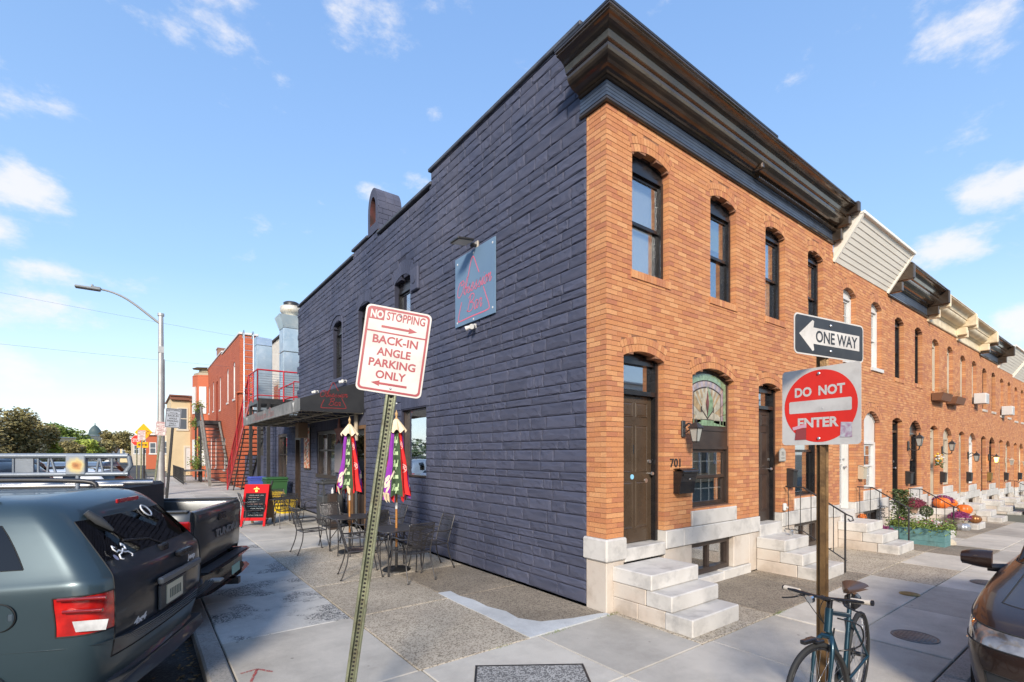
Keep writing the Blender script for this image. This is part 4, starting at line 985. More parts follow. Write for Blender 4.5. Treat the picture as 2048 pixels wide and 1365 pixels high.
def plain_door(a, b, z1, mat, lab, glaz=True):
    w = MB(); f = .09
    pbox(w, Pside, a, a + f, .05, z1, -.2, .01); pbox(w, Pside, b - f, b, .05, z1, -.2, .01); pbox(w, Pside, a + f, b - f, z1 - f, z1, -.2, .01)
    wi = w.build('door_frame', mat, hs, label=lab)
    g = MB(); pbox(g, Pside, a + f, b - f, .06, z1 - f, -.16, -.12); dr = g.build('door', brownM, wi)
    g = MB(); pbox(g, Pside, a + f + .12, b - f - .12, .9, z1 - f - .12, -.121, -.115); g.build('pane', carglass, wi)
    g = MB(); g.tube([Pside(a + f + .06, 1.0, -.08), Pside(a + f + .06, 1.35, -.08)], .015, 6); g.build('handle', steelM, wi)
plain_door(8.25, 9.65, 2.75, M('oak_frame', (.14, .075, .04), .5, c2=(.18, .10, .05), scale=5), 'wooden framed side entrance beside the trash can')
plain_door(14.7, 15.5, 2.6, brownM, 'narrow dark door beyond the poster')

# ---------------------------------------------------------------- row houses on the front street
def rail_end(par): pass
def lowhouse(n, x0, w, spec):
    dz = gz(x0 + w / 2); hi = n == 2
    hs = thing('row_house', spec['label'], 'house', loc=(0, 0, 0))
    up = (4.43, 5.98, .09) if hi else (4.10, 5.60, .12)
    ub, us, ur = [v + (dz if i < 2 else 0) for i, v in enumerate(up)]
    top = 6.42 if hi else 6.12 + dz
    dt = 3.16 if hi else 2.96; ds = x0 + (.32 if hi else .36)
    D = O(ds, ds + .82, .77 + dz, dt + dz, .09); wz = .93 if hi else 1.0
    Wd = O(x0 + (1.72 if hi else 1.80), x0 + (2.88 if hi else 2.88), 1.15 + dz, (3.06 if hi else 2.80) + dz, .15 if hi else .24)
    U1 = O(x0 + .56, x0 + 1.30, ub, us, ur); U2 = O(x0 + 2.28, x0 + 3.0, ub, us, ur)
    zb = ZB + dz
    if n < 12:
        masonry(hs, Pfront, x0, x0 + w, zb, top, [D, Wd, U1, U2], brickM, mortarM, singles=298 if n == 2 else 0, seed=20 + n)
    else:
        masonry(hs, Pfront, x0, x0 + w, zb, top, [D, Wd, U1, U2], brickM, mortarM, seed=20 + n, ringtwo=False)
    fm = spec['frame']; um = spec.get('upper', fm)
    for i, U in enumerate((U1, U2)):
        window(hs, Pfront, U['a'], U['b'], ub, us, ur, um, head=us - .05, blind=spec.get('blind', 'slats' if n == 2 else None), sill=(brickM, 0, 0) if n in (2, 4, 5, 6) else ((whiteM, .08, .04) if n == 3 else (marble2M, .09, .03)), jamb=.07 if n > 2 else .05, mullions=2 if n == 3 else 0)
    window(hs, Pfront, Wd['a'], Wd['b'], Wd['zb'], Wd['zs'], Wd['rise'], spec.get('lower', fm), head=Wd['zs'] - (.5 if n == 3 else .1), jamb=.10 if n > 2 else .05, blind='flat' if n != 3 else None, blindfrac=.5 if n == 2 else .9, blindmat=spec.get('bm'), mullions=2 if n == 3 else 0)
    door(hs, Pfront, D['a'], D['b'], .77 + dz, dt + dz, .09, spec.get('dframe', fm), spec['door'], glazed=spec.get('glazed', False), dh=1.9 if dt < 3 else 2.03)
    # marble base
    cw0, cw1 = Wd['a'] - .02, Wd['b'] + .0
    e = x0 + w
    mblock(Pfront, x0, D['a'], .0 + dz, .66 + dz, -.2, 0, hs, marble2M); mblock(Pfront, x0, D['a'], .66 + dz, zb, -.2, .03, hs)
    mblock(Pfront, D['a'], D['b'], .0 + dz, .77 + dz, -.3, .03, hs)
    mblock(Pfront, D['b'], e, .66 + dz, zb, -.2, .03, hs); mblock(Pfront, D['b'], cw0, .0 + dz, .66 + dz, -.2, 0, hs, marble2M); mblock(Pfront, cw1, e, .0 + dz, .66 + dz, -.2, 0, hs, marble2M)
    mblock(Pfront, cw0, cw1, -.04 + dz, .13 + dz, -.2, .02, hs); mblock(Pfront, Wd['a'] - .05, Wd['b'] + .05, zb, 1.15 + dz, -.12, .025, hs)
    if n < 10: cellar(hs, cw0, cw1, .13 + dz, .66 + dz)
    # body and roof
    mb = MB(); mb.box(x0 + .004, e - .004, .9, 12, -.3, top + .3); mb.box(x0 + .004, e - .004, .12, .9, top - .05, top + .3); mb.build('rear_body', roofM, hs)
    ct = spec['cornice']; H_ = .72 if hi else .78
    if ct in ('black', 'gold'):
        m = cornM if ct == 'black' else creamM
        mb = MB(); sweep(mb, [(x0 + .0, 0), (e, 0)], cornice_profile(top, top + (.68 if hi else .72), .47 if hi else .5)); cn = mb.build('cornice', m, hs)
        if ct == 'black': frieze([(x0, 0), (e, 0)], top, top + (.68 if hi else .72), cn)
        if n > 2:
            for xx in (x0 + .01, e - .1): mb = MB(); mb.bevbox(xx, xx + .1, -.54, 0, top + .30, top + .70, .03); mb.bevbox(xx, xx + .1, -.3, 0, top + .05, top + .30, .02); mb.build('end_bracket', m, cn)
        else:
            mb = MB(); mb.bevbox(e - .12, e + .0, -.52, 0, 6.9, 7.14, .03); mb.bevbox(e - .12, e, -.36, 0, 6.7, 6.9, .03); mb.bevbox(e - .1, e, -.2, 0, 6.45, 6.7, .02); mb.build('end_bracket', m, cn)
            mb = MB()
            for i in range(58): mb.box(x0 + .1 + i * .058, x0 + .13 + i * .058, -.115, -.05, 6.66, 6.685)
            mb.build('dentils', m, cn)
    else:
        cn = None
        nb = 9; zt = top + .78; o1 = .52
        mb = MB(); mb.add([(x0 + .02, 0, top - .0), (x0 + .02, -o1, zt), (x0 + .02, 0, zt), (e - .02, 0, top), (e - .02, -o1, zt), (e - .02, 0, zt)], [(0, 1, 2), (3, 4, 5), (1, 2, 5, 4)])
        mb.box(x0, x0 + .09, -.0, .1, top, top + .01)
        for s in (x0, e - .07):
            mb.add([(s, -.03, top - .04), (s + .07, -.03, top - .04), (s + .07, -o1 - .05, zt + .02), (s, -o1 - .05, zt + .02), (s, .03, top), (s + .07, .03, top), (s + .07, -o1 + .03, zt + .02), (s, -o1 + .03, zt + .02)], [(0, 1, 2, 3), (4, 5, 6, 7), (0, 3, 7, 4), (1, 2, 6, 5), (2, 3, 7, 6), (0, 1, 5, 4)])
        mb.bevbox(x0, e, -o1 - .06, .0, zt, zt + .07, .01)
        cn = mb.build('eaves_panel', sidingM, hs)
        for i in range(nb):
            f0, f1 = i / nb, (i + 1) / nb; mb = MB(); t_ = .010
            a0 = (-o1 * f0 - .0, top + (zt - top) * f0); a1 = (-o1 * f1, top + (zt - top) * f1)
            mb.add([(x0 + .07, a0[0] - t_, a0[1] - t_ * .5), (e - .07, a0[0] - t_, a0[1] - t_ * .5), (e - .07, a1[0] - .003, a1[1]), (x0 + .07, a1[0] - .003, a1[1]), (x0 + .07, a0[0], a0[1]), (e - .07, a0[0], a0[1])], [(0, 1, 2, 3), (0, 1, 5, 4)]); mb.build('siding_board', sidingM, cn)
    return hs, dict(D=D, W=Wd, U=(U1, U2), dz=dz, x0=x0, e=e)
teal = M('teal_black_paint', (.035, .075, .10), .3)
HS = [
 dict(label='second row house from the corner, its black cornice joined to the corner house', frame=blackM, door=brownM, cornice='black'),
 dict(label='row house with sloped white siding under the eaves nearest the corner and white window trim', frame=whiteM, door=whiteM, glazed=True, cornice='siding'),
 dict(label='row house with black cornice between the white siding eaves and the gold cornice', frame=blackM, door=blackM, cornice='black', bm=curtM),
 dict(label='row house with plain gold cornice and brown flower boxes under its upper windows', frame=tanM, door=tanM, cornice='gold'),
 dict(label='row house with cream cornice, black door and an air conditioner in its upper window', frame=tanM, door=blackM, lower=whiteM, cornice='gold'),
 dict(label='row house with short black cornice over narrow black upper windows and a lit yellow lamp', frame=blackM, door=brownM, cornice='black'),
 dict(label='farther row house with white siding eaves and an air conditioner upstairs', frame=tanM, door=tanM, cornice='siding'),
 dict(label='farthest row house whose siding eaves reach the right edge of the photo', frame=creamM, door=tanM, cornice='siding'),
 dict(label='row house beyond the second stretch of siding eaves at the right edge', frame=whiteM, door=whiteM, cornice='black'),
 dict(label='last row house showing at the right edge with white windows', frame=whiteM, door=tanM, cornice='gold'),
 dict(label='row house end of terrace past the right edge of the photo', frame=tanM, door=tanM, cornice='black'),
]
HI = []
x = 3.55
for i, s in enumerate(HS):
    w = 3.5 if i == 0 else 3.45
    HI.append(lowhouse(i + 2, x, w, s)); x += w
# ---------------------------------------------------------------- things on the front
def steps(x0, x1, dz, label, yf=-1.15, group='marble steps up to the front doors', big=False, h=.19):
    t = thing('marble_steps', label, 'steps', loc=(x0, 0, dz), group=group); w = x1 - x0
    tr = (0 - yf) / 3 if False else .27
    y = [yf, yf + .27, yf + .54]
    for i in range(3):
        mb = MB(); j = random.uniform(-.008, .008); r_ = .034
        mb.bevbox(j, w + j, y[i], y[i] + (.36 if i < 2 else -y[2] - .004 + 0), .19 * i + (.002 if i else -.03), .19 * (i + 1), .012); mb.build('step', marbleM, t)
    for i in range(2):       # side blocks carrying the upper treads
        ya = y[i] + .362
        mb = MB(); yb = -.006; k = 2 if (big and i == 0) else 1
        for q in range(k): mb.bevbox(.01, w - .01, ya + (yb - ya) * q / k + .002, ya + (yb - ya) * (q + 1) / k - .002, .19 * i + (.002 if i else -.03), .19 * (i + 1) - .002, .008)
        mb.build('side_block', marble2M, t)
    return t
steps(.10, 1.07, 0, 'veined marble steps at the door of the corner house', big=True)
STL = ['marble steps behind the bicycle, with a black iron railing', 'marble steps left of the teal planter with a scrolled railing', 'marble steps just beyond the teal planter', 'marble steps carrying the bronze pumpkin', 'marble steps with two orange pumpkins and a mum',
       'marble steps sixth from the corner, bare of pots', 'marble steps near the dark box at the right edge', 'marble steps eighth from the corner', 'marble steps ninth from the corner', 'marble steps tenth from the corner', 'marble steps eleventh from the corner']
for i, (h_, inf) in enumerate(HI):
    a = inf['D']['a']; n = i + 2
    off = (-.10, .80) if n == 2 else (-.12, .84)
    steps(a + off[0], a + off[1], inf['dz'], STL[i], yf=-1.02 if n == 2 else -1.08)
def railing(x, y0, y1, z0, ztop, label, dz=0, scroll=False, posts=6, cx=None):
    t = thing('iron_railing', label, 'railing', loc=(x, 0, dz))
    zt0, zt1 = ztop, ztop - .42; yk = y0 + (y1 - y0) * .30
    def tz(y): return zt0 if y > yk else zt0 + (zt1 - zt0) * (yk - y) / (yk - y1)
    def bz(y): return tz(y) - .78
    mb = MB(); mb.tube([(0, y0, zt0), (0, yk, zt0), (0, y1, zt1)], .014, 6); mb.build('handrail', blackmM, t)
    mb = MB(); mb.tube([(0, y0, zt0 - .78), (0, yk, zt0 - .78), (0, y1, zt1 - .78)], .010, 6); mb.build('bottom_rail', blackmM, t)
    for i in range(posts):
        y = y0 - .08 + (y1 - y0 + .10) * i / (posts - 1) if i else y0 - .05
        y = max(y, y1 + .01); mb = MB()
        if i == posts - 1: mb.tube([(0, y, -.0), (0, y, tz(y))], .016, 6); mb.build('newel', blackmM, t)
        else: mb.tube([(0, y, bz(y)), (0, y, tz(y))], .007, 5); mb.build('baluster', blackmM, t)
    if scroll:
        mb = MB(); c = (y0 + y1) / 2; zc = tz(c) - .40
        for sy in (-1, 1):
            for sz in (-1, 1):
                pts = [(0, c + sy * (.02 + .075 * (1 - math.exp(-.25 * k)) * math.cos(k * .55 - .2)), zc + sz * (.03 + .10 * (k / 14.) * (1 if k < 9 else 1) - .03 * math.sin(k * .55))) for k in range(14)]
                mb.tube(pts, .007, 5)
        mb.build('scroll', blackmM, t)
    else:
        mb = MB(); mb.tube([(0, y1, zt1), (0, y1 - .08, zt1 - .03), (0, y1 - .10, zt1 - .09), (0, y1 - .05, zt1 - .11), (0, y1 - .02, zt1 - .07)], .012, 6); mb.build('scroll_end', blackmM, t)
    return t
railing(4.78, -.04, -1.02, 0, 1.40, 'black iron railing seen behind the brown sign post')
railing(8.30, -.04, -1.0, 0, 1.25, 'black iron railing with a scroll panel, between white door and planter', scroll=True)
railing(12.0, -.04, -1.0, 0, 1.15, 'black iron railing just beyond the teal planter', dz=gz(12.))
railing(26.0, -.04, -1.0, 0, 1.25, 'thin iron railing with white scroll near the dark box at the right edge', dz=gz(26.), scroll=True)
def carriage_lamp(x, z, label, dz=0, d=.30, s=1., lit=False, up=False, m=blackmM):
    t = thing('wall_lamp', label, 'wall lamp', mt=T(x, 0, z + dz) @ SC(s, s, s), group='lamps beside the front doors')
    mb = MB(); mb.bevbox(-.04, .04, -.03, -.002, -.11, .11, .01); mb.build('back_plate', m, t)
    mb = MB()
    if up: mb.tube(smooth_path([(0, -.03, -.05), (0, -.10, -.10), (0, -.2, -.09), (0, -.22, -.02)], 4), .012, 6); b = (-.22, .0)
    else:
        mb.tube(smooth_path([(0, -.03, .02), (0, -.10, .07), (0, -.16, .02), (0, -.2, .08), (0, -.2, .10)], 4), .012, 6); mb.tube(smooth_path([(0, -.03, -.06), (0, -.10, -.02), (0, -.15, .04)], 4), .008, 5); b = (-.2, -.17)
    mb.build('arm', m, t)
    yb, zb = b; h = .17
    g = MB(); r0, r1 = .045, .08
    g.lathe([(r0, 0), (r1, h)], 4, mt=T(0, yb, zb) @ RZ(PI / 4), smooth=False)
    gm = M('lit_lamp_glass', (.9, .6, .15), .4) if lit else frostM
    if lit and not gm.get('e'):
        p = gm.node_tree.nodes['Principled BSDF']; p.inputs['Emission Color'].default_value = (1, .55, .12, 1); p.inputs['Emission Strength'].default_value = 2.5; gm['e'] = 1
    g.build('lantern_glass', gm, t)
    c = MB(); c.lathe([(0, -.02), (r0 * 1.1, -.012), (r0 * 1.15, .004)], 4, mt=T(0, yb, zb) @ RZ(PI / 4), smooth=False)
    c.lathe([(r1 * 1.3, h), (r1 * 1.3, h + .01), (r1 * .5, h + .07), (.012, h + .08), (.018, h + .10), (0, h + .13)], 4, mt=T(0, yb, zb) @ RZ(PI / 4), smooth=False)
    for k in range(4):
        a = k * PI / 2 + PI / 4; c.tube([(r0 * math.cos(a), yb + r0 * math.sin(a), zb), (r1 * math.cos(a), yb + r1 * math.sin(a), zb + h)], .006, 4)
    c.build('lantern_frame', m, t); return t
carriage_lamp(1.62, 2.36, 'black wall lantern between the bronze door and the leaded window', s=1.1)
carriage_lamp(HI[2][1]['D']['b'] + .42, 2.32, 'large black lantern on the wall beside the dark door of the black-cornice house', dz=HI[2][1]['dz'], up=True, s=1.2)
carriage_lamp(HI[3][1]['D']['b'] + .42, 2.30, 'black lantern on the wall beside the beige door with the wreath', dz=HI[3][1]['dz'], up=True, s=1.15)
carriage_lamp(HI[4][1]['D']['b'] + .42, 2.22, 'unlit grey lantern between a black door and a white window', dz=HI[4][1]['dz'], s=1.2)
carriage_lamp(HI[5][1]['D']['b'] + .42, 2.22, 'lantern glowing yellow beside a brown door', dz=HI[5][1]['dz'], lit=True, s=1.2)
carriage_lamp(HI[6][1]['D']['b'] + .42, 2.15, 'small pale lantern before a beige window far down the row', dz=HI[6][1]['dz'], s=1.1, m=tanM)
carriage_lamp(HI[7][1]['D']['b'] + .42, 2.1, 'farthest small lantern, by the last beige window', dz=HI[7][1]['dz'], s=1.1, m=tanM)
def mailbox(x, z, w, h, d, m, label, dz=0, curved=False, door=None):
    t = thing('mailbox', label, 'mailbox', loc=(x, -.004, z + dz), group='mailboxes beside the front doors')
    mb = MB()
    if curved: poly = [(-d, 0), (-d * .9, -h * .5), (-d * .8, -h), (0, -h), (0, .02), (-d * .5, .04), (-d, .0)]; poly = [(0, -h), (-d * .62, -h), (-d * .74, -h * .5), (-d, -.02), (0, -.02)]
    else: poly = [(0, -h), (-d * .9, -h), (-d, -.03), (0, .0)]
    n = len(poly); mb.add([(0, y, z_) for y, z_ in poly] + [(w, y, z_) for y, z_ in poly], [tuple(range(n)), tuple(range(n, 2 * n))] + [(i, (i + 1) % n, n + (i + 1) % n, n + i) for i in range(n)])
    mb.build('box', m, t)
    mb = MB()
    if curved:
        mb.grid([[(x_, y, z_) for x_ in (-.012, w + .012)] for y, z_ in ((0, .015), (-d * .35, .025), (-d * .75, .012), (-d - .02, -.022), (-d - .02, -.03), (0, -.018))])
    else: mb.add([(-.008, .0, .012), (w + .008, 0, .012), (w + .008, -d - .015, -.03), (-.008, -d - .015, -.03), (-.008, -d - .015, -.045), (w + .008, -d - .015, -.045)], [(0, 1, 2, 3), (3, 2, 5, 4)])
    mb.build('lid', m, t)
    if curved:
        mb = MB(); mb.add([(.02, -d * .99, -.055), (w - .02, -d * .99, -.055), (w - .02, -d * .93, -.10), (.02, -d * .93, -.10)], [(0, 1, 2, 3)]); mb.build('slot', darkM, t)
        mb = MB(); mb.tube([(w / 2, -d * .90, -.13), (w / 2, -d * .93, -.135)], .014, 12); mb.build('lock', steelM, t)
    return t
mailbox(1.40, 1.77, .36, .34, .16, blackM, 'black curved mailbox below the house number near the corner', curved=True)
mailbox(HI[0][1]['D']['b'] + .22, 1.72, .17, .33, .12, blackmM, 'narrow black mailbox on the brick behind the brown sign post')
mailbox(HI[1][1]['D']['b'] + .22, 1.72, .20, .30, .12, M('beige_metal', (.55, .48, .36), .4, .2), 'small beige mailbox left of the white window')
for i, lab in ((2, 'black mailbox near the dark door of the black-cornice house'), (3, 'black mailbox by the beige door with the wreath'), (4, 'wide black mailbox under the unlit grey lantern'), (5, 'small brass toned mailbox under the glowing lantern'), (6, 'black mailbox before the beige window'), (7, 'farthest black mailbox, at the last beige window')):
    mailbox(HI[i][1]['D']['b'] + .22, 1.62, .28 if i == 4 else .22, .33, .13, blackmM if i != 5 else M('brass_box', (.35, .24, .08), .4, .6), lab, dz=HI[i][1]['dz'])
# door plaque, bell box, conduit box
t = thing('address_plaque', 'small arched grey address plaque above the narrow mailbox', 'plaque', mt=fr((4.69, -.02, 1.98), (1, 0, 0), (0, 0, 1)))
mb = MB(); mb.prism([(-.12, -.12), (.12, -.12), (.12, .06), (.08, .10), (0, .13), (-.08, .10), (-.12, .06)], 0, .012); mb.build('plate', M('plaque_grey', (.30, .29, .27), .5), t); mb = MB(); mb.prism([(-.105, -.105), (.105, -.105), (.105, .05), (.07, .085), (0, .11), (-.07, .085), (-.105, .05)], .0125, .015); mb.build('face', M('plaque_face', (.42, .40, .36), .5), t)
text('n703', t, 0, .02, .10, .07, .016, blackmM); text('church', t, 0, -.06, .15, .028, .016, blackmM)
t = thing('meter_box', 'small white outlet box low on the brick beside the first iron railing', 'outlet box', loc=(4.72, -.002, 1.02)); mb = MB(); mb.bevbox(0, .09, -.06, 0, -.07, .07, .02); mb.build('box', whiteM, t); mb = MB(); mb.tube([(.045, -.06, 0), (.045, -.09, -.01)], .02, 10); mb.build('cap', whiteM, t)
t = thing('lock_box', 'small grey lock box standing on the marble step by the railing', 'lock box', loc=(4.42, -.30, .57)); mb = MB(); mb.bevbox(-.04, .04, -.02, .02, 0, .09, .01); mb.build('body', steelM, t); mb = MB(); mb.tube(smooth_path([(-.025, 0, .09), (-.02, 0, .13), (.02, 0, .13), (.025, 0, .09)], 4), .005, 6); mb.build('shackle', steelM, t)
# wreath
inf = HI[3][1]; t = thing('flower_spray', 'white and yellow flower spray hanging on the beige door', 'flowers', loc=(inf['D']['a'] + .42, -.05, 2.02 + inf['dz']))
mb = MB(); mb2 = MB(); mb3 = MB(); rr = random.Random(4)
for i in range(70):
    m_ = (mb, mb2, mb3)[i % 3]; x, y, z = rr.gauss(0, .13), rr.uniform(-.12, 0), rr.gauss(0, .08) - (.12 if i % 3 == 2 else 0); s = rr.uniform(.02, .045)
    m_.lathe([(0, -s), (s, 0), (0, s)], 5, mt=T(x, y, z) @ RX(rr.uniform(0, 3)))
mb.build('white_blooms', whiteM, t); mb2.build('yellow_blooms', M('yellow_bloom', (.7, .40, .03), .7), t); mb3.build('leaves', leafdM, t)
# window boxes on the upper floor, air conditioners
inf = HI[3][1]
for k, U in enumerate(inf['U']):
    t = thing('window_box', ('brown flower box with orange flowers under the left upper window' if k == 0 else 'brown flower box with yellow flowers under the right upper window') + ' of the gold-cornice house', 'window box', loc=(U['a'] - .15, 0, U['zb'] - .30), group='flower boxes under the upper windows')
    w = U['b'] - U['a'] + .35; mb = MB(); mb.add([(0, -.02, 0), (w, -.02, 0), (w, -.24, 0), (0, -.24, 0), (-.02, -.02, .22), (w + .02, -.02, .22), (w + .02, -.30, .22), (-.02, -.30, .22)], [(0, 1, 2, 3), (4, 5, 6, 7), (0, 1, 5, 4), (1, 2, 6, 5), (2, 3, 7, 6), (3, 0, 4, 7)]); mb.build('box', M('box_brown', (.16, .07, .035), .6), t)
    mb = MB(); mb2 = MB(); rr = random.Random(k)
    for i in range(120):
        x, y, z = rr.uniform(0, w), rr.uniform(-.34, -.02), .22 + rr.uniform(-.05, .16); s = rr.uniform(.02, .05); (mb if i % 3 else mb2).add([(x, y, z), (x + s, y, z + s * .4), (x + s * .3, y - s, z + s), (x - s, y - s * .3, z + s * .2)], [(0, 1, 2, 3)])
    mb.build('leaves', leafM, t); mb2.build('blooms', M('orange_bloom', (.6, .16, .03), .7) if k == 0 else M('yellow_bloom', (.7, .40, .03), .7), t)
for (i, u, lab) in ((4, 1, 'white window air conditioner in the cream-cornice house'), (6, 0, 'smaller looking white air conditioner farther down the row')):
    inf = HI[i][1]; U = inf['U'][u]; t = thing('air_conditioner', lab, 'air conditioner', loc=(U['a'] + .12, 0, U['zb'] + .01), group='window air conditioners')
    mb = MB(); mb.bevbox(0, .55, -.36, -.02, 0, .38, .015); mb.build('case', whiteM, t); mb = MB()
    for k in range(8): mb.box(.04, .51, -.364, -.358, .05 + k * .036, .066 + k * .036)
    mb.build('grille', M('grille_grey', (.35, .36, .37), .5), t)
t = thing('dark_hedge_box', 'dark slatted box standing before the steps at the right edge', 'box', loc=(21.3, -1.55, gz(21.3))); mb = MB()
for k in range(9): mb.box(0, 1.8, -.35, .35, .02 + k * .09, .095 + k * .09)
mb.box(.02, 1.78, -.33, .33, 0, .82); mb.build('box', M('box_dark', (.02, .015, .015), .6), t)
t = thing('satellite_dish', 'round satellite dish on the roof behind the gold cornice', 'satellite dish', loc=(16.6, .3, 6.6)); mb = MB(); mb.tube([(0, 0, 0), (0, 0, .45)], .02, 8); mb.build('mast', polegM, t)
mb = MB(); mb.lathe([(0, 0), (.15, .015), (.28, .06), (.28, .068), (.14, .03), (0, .018)], 20, mt=T(0, -.03, .52) @ RX(R(70))); mb.build('dish', M('dish_grey', (.5, .5, .48), .5), t)
# pumpkins, mums, urn, planter
def pumpkin(x, y, z, r, label, m, ribs=10, cat='pumpkin'):
    t = thing('pumpkin', label, cat, loc=(x, y, z), group='pumpkins on the front steps'); mb = MB(); n, k = 40, 12
    pts = []
    for j in range(k + 1):
        ph = -PI / 2 + PI * j / k; row = []
        for i in range(n + 1):
            a = 2 * PI * i / n; rr_ = r * (1 - .10 * abs(math.sin(ribs / 2 * a))**2 * 1) * math.cos(ph)**.8 if abs(math.cos(ph)) > 1e-6 else 0
            row.append((rr_ * math.cos(a), rr_ * math.sin(a), r * .76 * (math.sin(ph) + 1) - (.12 * r if j == k else 0)))
        pts.append(row)
    mb.grid(pts); mb.build('flesh', m, t); mb = MB(); mb.tube([(0, 0, r * 1.35), (.01, 0, r * 1.6), (.03, .01, r * 1.75)], [r * .12, r * .08, r * .1], 7); mb.build('stem', M('stem_brown', (.16, .11, .05), .8), t)
def blossom_ball(par, nm, r, h, m, n=500, seed=1, zc=0, rx=None):
    rr = random.Random(seed); mb = MB()
    for i in range(n):
        a = rr.uniform(0, 2 * PI); ph = math.asin(rr.uniform(-.1, 1)); q = rr.uniform(.9, 1.05); x, y, z = r * q * math.cos(a) * math.cos(ph), r * q * math.sin(a) * math.cos(ph), zc + h * q * math.sin(ph)
        s = rr.uniform(.010, .02); mt = T(x, y, z) @ RZ(rr.uniform(0, 6)) @ RX(rr.uniform(-1, 1)); mb.add([mt @ Vector(p) for p in ((-s, 0, 0), (0, -s, .3 * s), (s, 0, 0), (0, s, .3 * s), (0, 0, s))], [(0, 1, 4), (1, 2, 4), (2, 3, 4), (3, 0, 4)])
    mb.lathe([(0, zc - .02)] + [(r * .88 * math.cos(p), zc + h * .88 * math.sin(p)) for p in (0, .4, .8, 1.2, 1.55)], 16); return mb.build(nm, m, par)
def potted(x, y, z, label, m, r=.22, urn=False, seed=1, cat='potted plant'):
    t = thing('potted_mum', label, cat, loc=(x, y, z), group='potted mums by the steps'); mb = MB()
    if urn: mb.lathe([(.13, 0), (.14, .03), (.08, .07), (.07, .12), (.16, .22), (.20, .32), (.23, .36), (.23, .38), (.19, .38), (.15, .3)], 24); zt = .36
    else: mb.lathe([(.09, 0), (.13, .16), (.14, .18), (.12, .18), (.1, .1)], 20); zt = .18
    mb.build('pot', potM if urn else M('terracotta', (.30, .20, .14), .8), t); blossom_ball(t, 'blossoms', r, r * .75, m, 500, seed, zt - .02)
i3 = HI[1][1]; s3 = i3['D']['a']
potted(8.62, -.40, .02, 'purple mum in a pot under the scrolled railing', muM, .27, seed=2)
pumpkin(8.50, -.12, .06, .09, 'tiny orange pumpkin behind the scrolled railing', pumpkinM)
t = thing('scarecrow_figure', 'little orange flower head ornament behind the scrolled railing', 'ornament', loc=(8.42, -.10, .28)); mb = MB(); mb.tube([(0, 0, 0), (0, 0, .25)], .008, 6); mb.build('stick', barkM, t); blossom_ball(t, 'head', .08, .09, M('orange_bloom', (.6, .16, .03), .7), 90, 5, .26)
i4 = HI[2][1]; z4 = i4['dz']
t = thing('teal_planter', 'teal painted timber planter overflowing with flowers', 'planter', loc=(9.2, -1.38, z4 + .02))
for k in range(3):
    for (a, b, c, d) in ((0, .48, 0, .025), (0, .48, .975, 1.0), (0, .025, .026, .974), (.455, .48, .026, .974)):
        mb = MB(); mb.box(a, b, c, d, .02 + k * .135, .15 + k * .135); mb.build('plank', tealM, t)
mb = MB(); mb.box(.026, .454, .026, .974, .3, .36); mb.build('soil', soilM, t)
rr = random.Random(9)
def foliage(par, nm, n, fn, m, smin, smax, seed=1):
    rr = random.Random(seed); mb = MB()
    for i in range(n):
        p = Vector(fn(rr)); s = rr.uniform(smin, smax); mt = T(*p) @ RZ(rr.uniform(0, 6.3)) @ RX(rr.uniform(-1.2, 1.2)) @ RY(rr.uniform(-1, 1)); mb.add([mt @ Vector(q) for q in ((-s, 0, 0), (-s * .2, -s * .45, s * .1), (s, 0, 0), (-s * .2, s * .45, s * .1))], [(0, 1, 2, 3)])
    return mb.build(nm, m, par)
foliage(t, 'leaves', 1500, lambda r: (r.uniform(-.12, .6), r.uniform(-.1, 1.05), .42 + abs(r.gauss(0, .09)) - (.14 if r.random() < .2 else 0)), leafM, .018, .04, 1)
foliage(t, 'conifer', 1500, lambda r: (lambda h: (.24 + r.gauss(0, .09 * (1.1 - h * .5)), .82 + r.gauss(0, .09), .4 + h * .85))(r.random()), leafdM, .02, .045, 2)
foliage(t, 'white_blooms', 60, lambda r: (r.uniform(-.1, .5), r.uniform(0, 1), .5 + r.uniform(0, .12)), whiteM, .015, .025, 3)
foliage(t, 'pink_blooms', 40, lambda r: (r.uniform(-.1, .3), r.uniform(0, .8), .5 + r.uniform(0, .14)), M('pink_bloom', (.6, .12, .2), .7), .018, .03, 4)
t = thing('topiary', 'double ball topiary behind the teal planter', 'topiary', loc=(9.95, -.9, z4))
mb = MB(); mb.lathe([(.10, 0), (.13, .22), (.10, .22)], 16); mb.build('pot', potM, t); mb = MB(); mb.tube([(0, 0, .2), (0, 0, .85)], .012, 6); mb.build('stem', barkM, t)
for z, r in ((.42, .16), (.76, .13)):
    foliage(t, 'crown', 600, lambda q, z=z, r=r: tuple(Vector((q.gauss(0, 1), q.gauss(0, 1), q.gauss(0, 1))).normalized() * r * q.uniform(.8, 1) + Vector((0, 0, z))), leafdM, .015, .03, 5)
t = thing('pale_rock', 'lumpy pale rock at the end of the teal planter', 'rock', loc=(9.95, -1.28, z4)); mb = MB(); rr = random.Random(3); pts = []
for j in range(7):
    pts.append([(math.cos(a) * math.cos(-.2 + j * .29) * .26 * rr.uniform(.85, 1.1), math.sin(a) * math.cos(-.2 + j * .29) * .16, max(0, math.sin(-.2 + j * .29)) * .2) for a in [2 * PI * i / 14 for i in range(15)]])
for row in pts: row[-1] = row[0]
mb.grid(pts, smooth=False); mb.build('stone', M('limestone', (.5, .44, .34), .85, c2=(.4, .34, .25), scale=9, bump=.4), t)
s4 = i4['D']['a'] - .12
pumpkin(10.4, -.25, z4 + .02, .15, 'pale orange pumpkin on the ground behind the topiary', M('pale_pumpkin', (.55, .25, .10), .5))
potted(s4 + .62, -.30, z4 + .57, 'dark red mum in a bowl on the steps beyond the planter', mumredM, .30, seed=4)
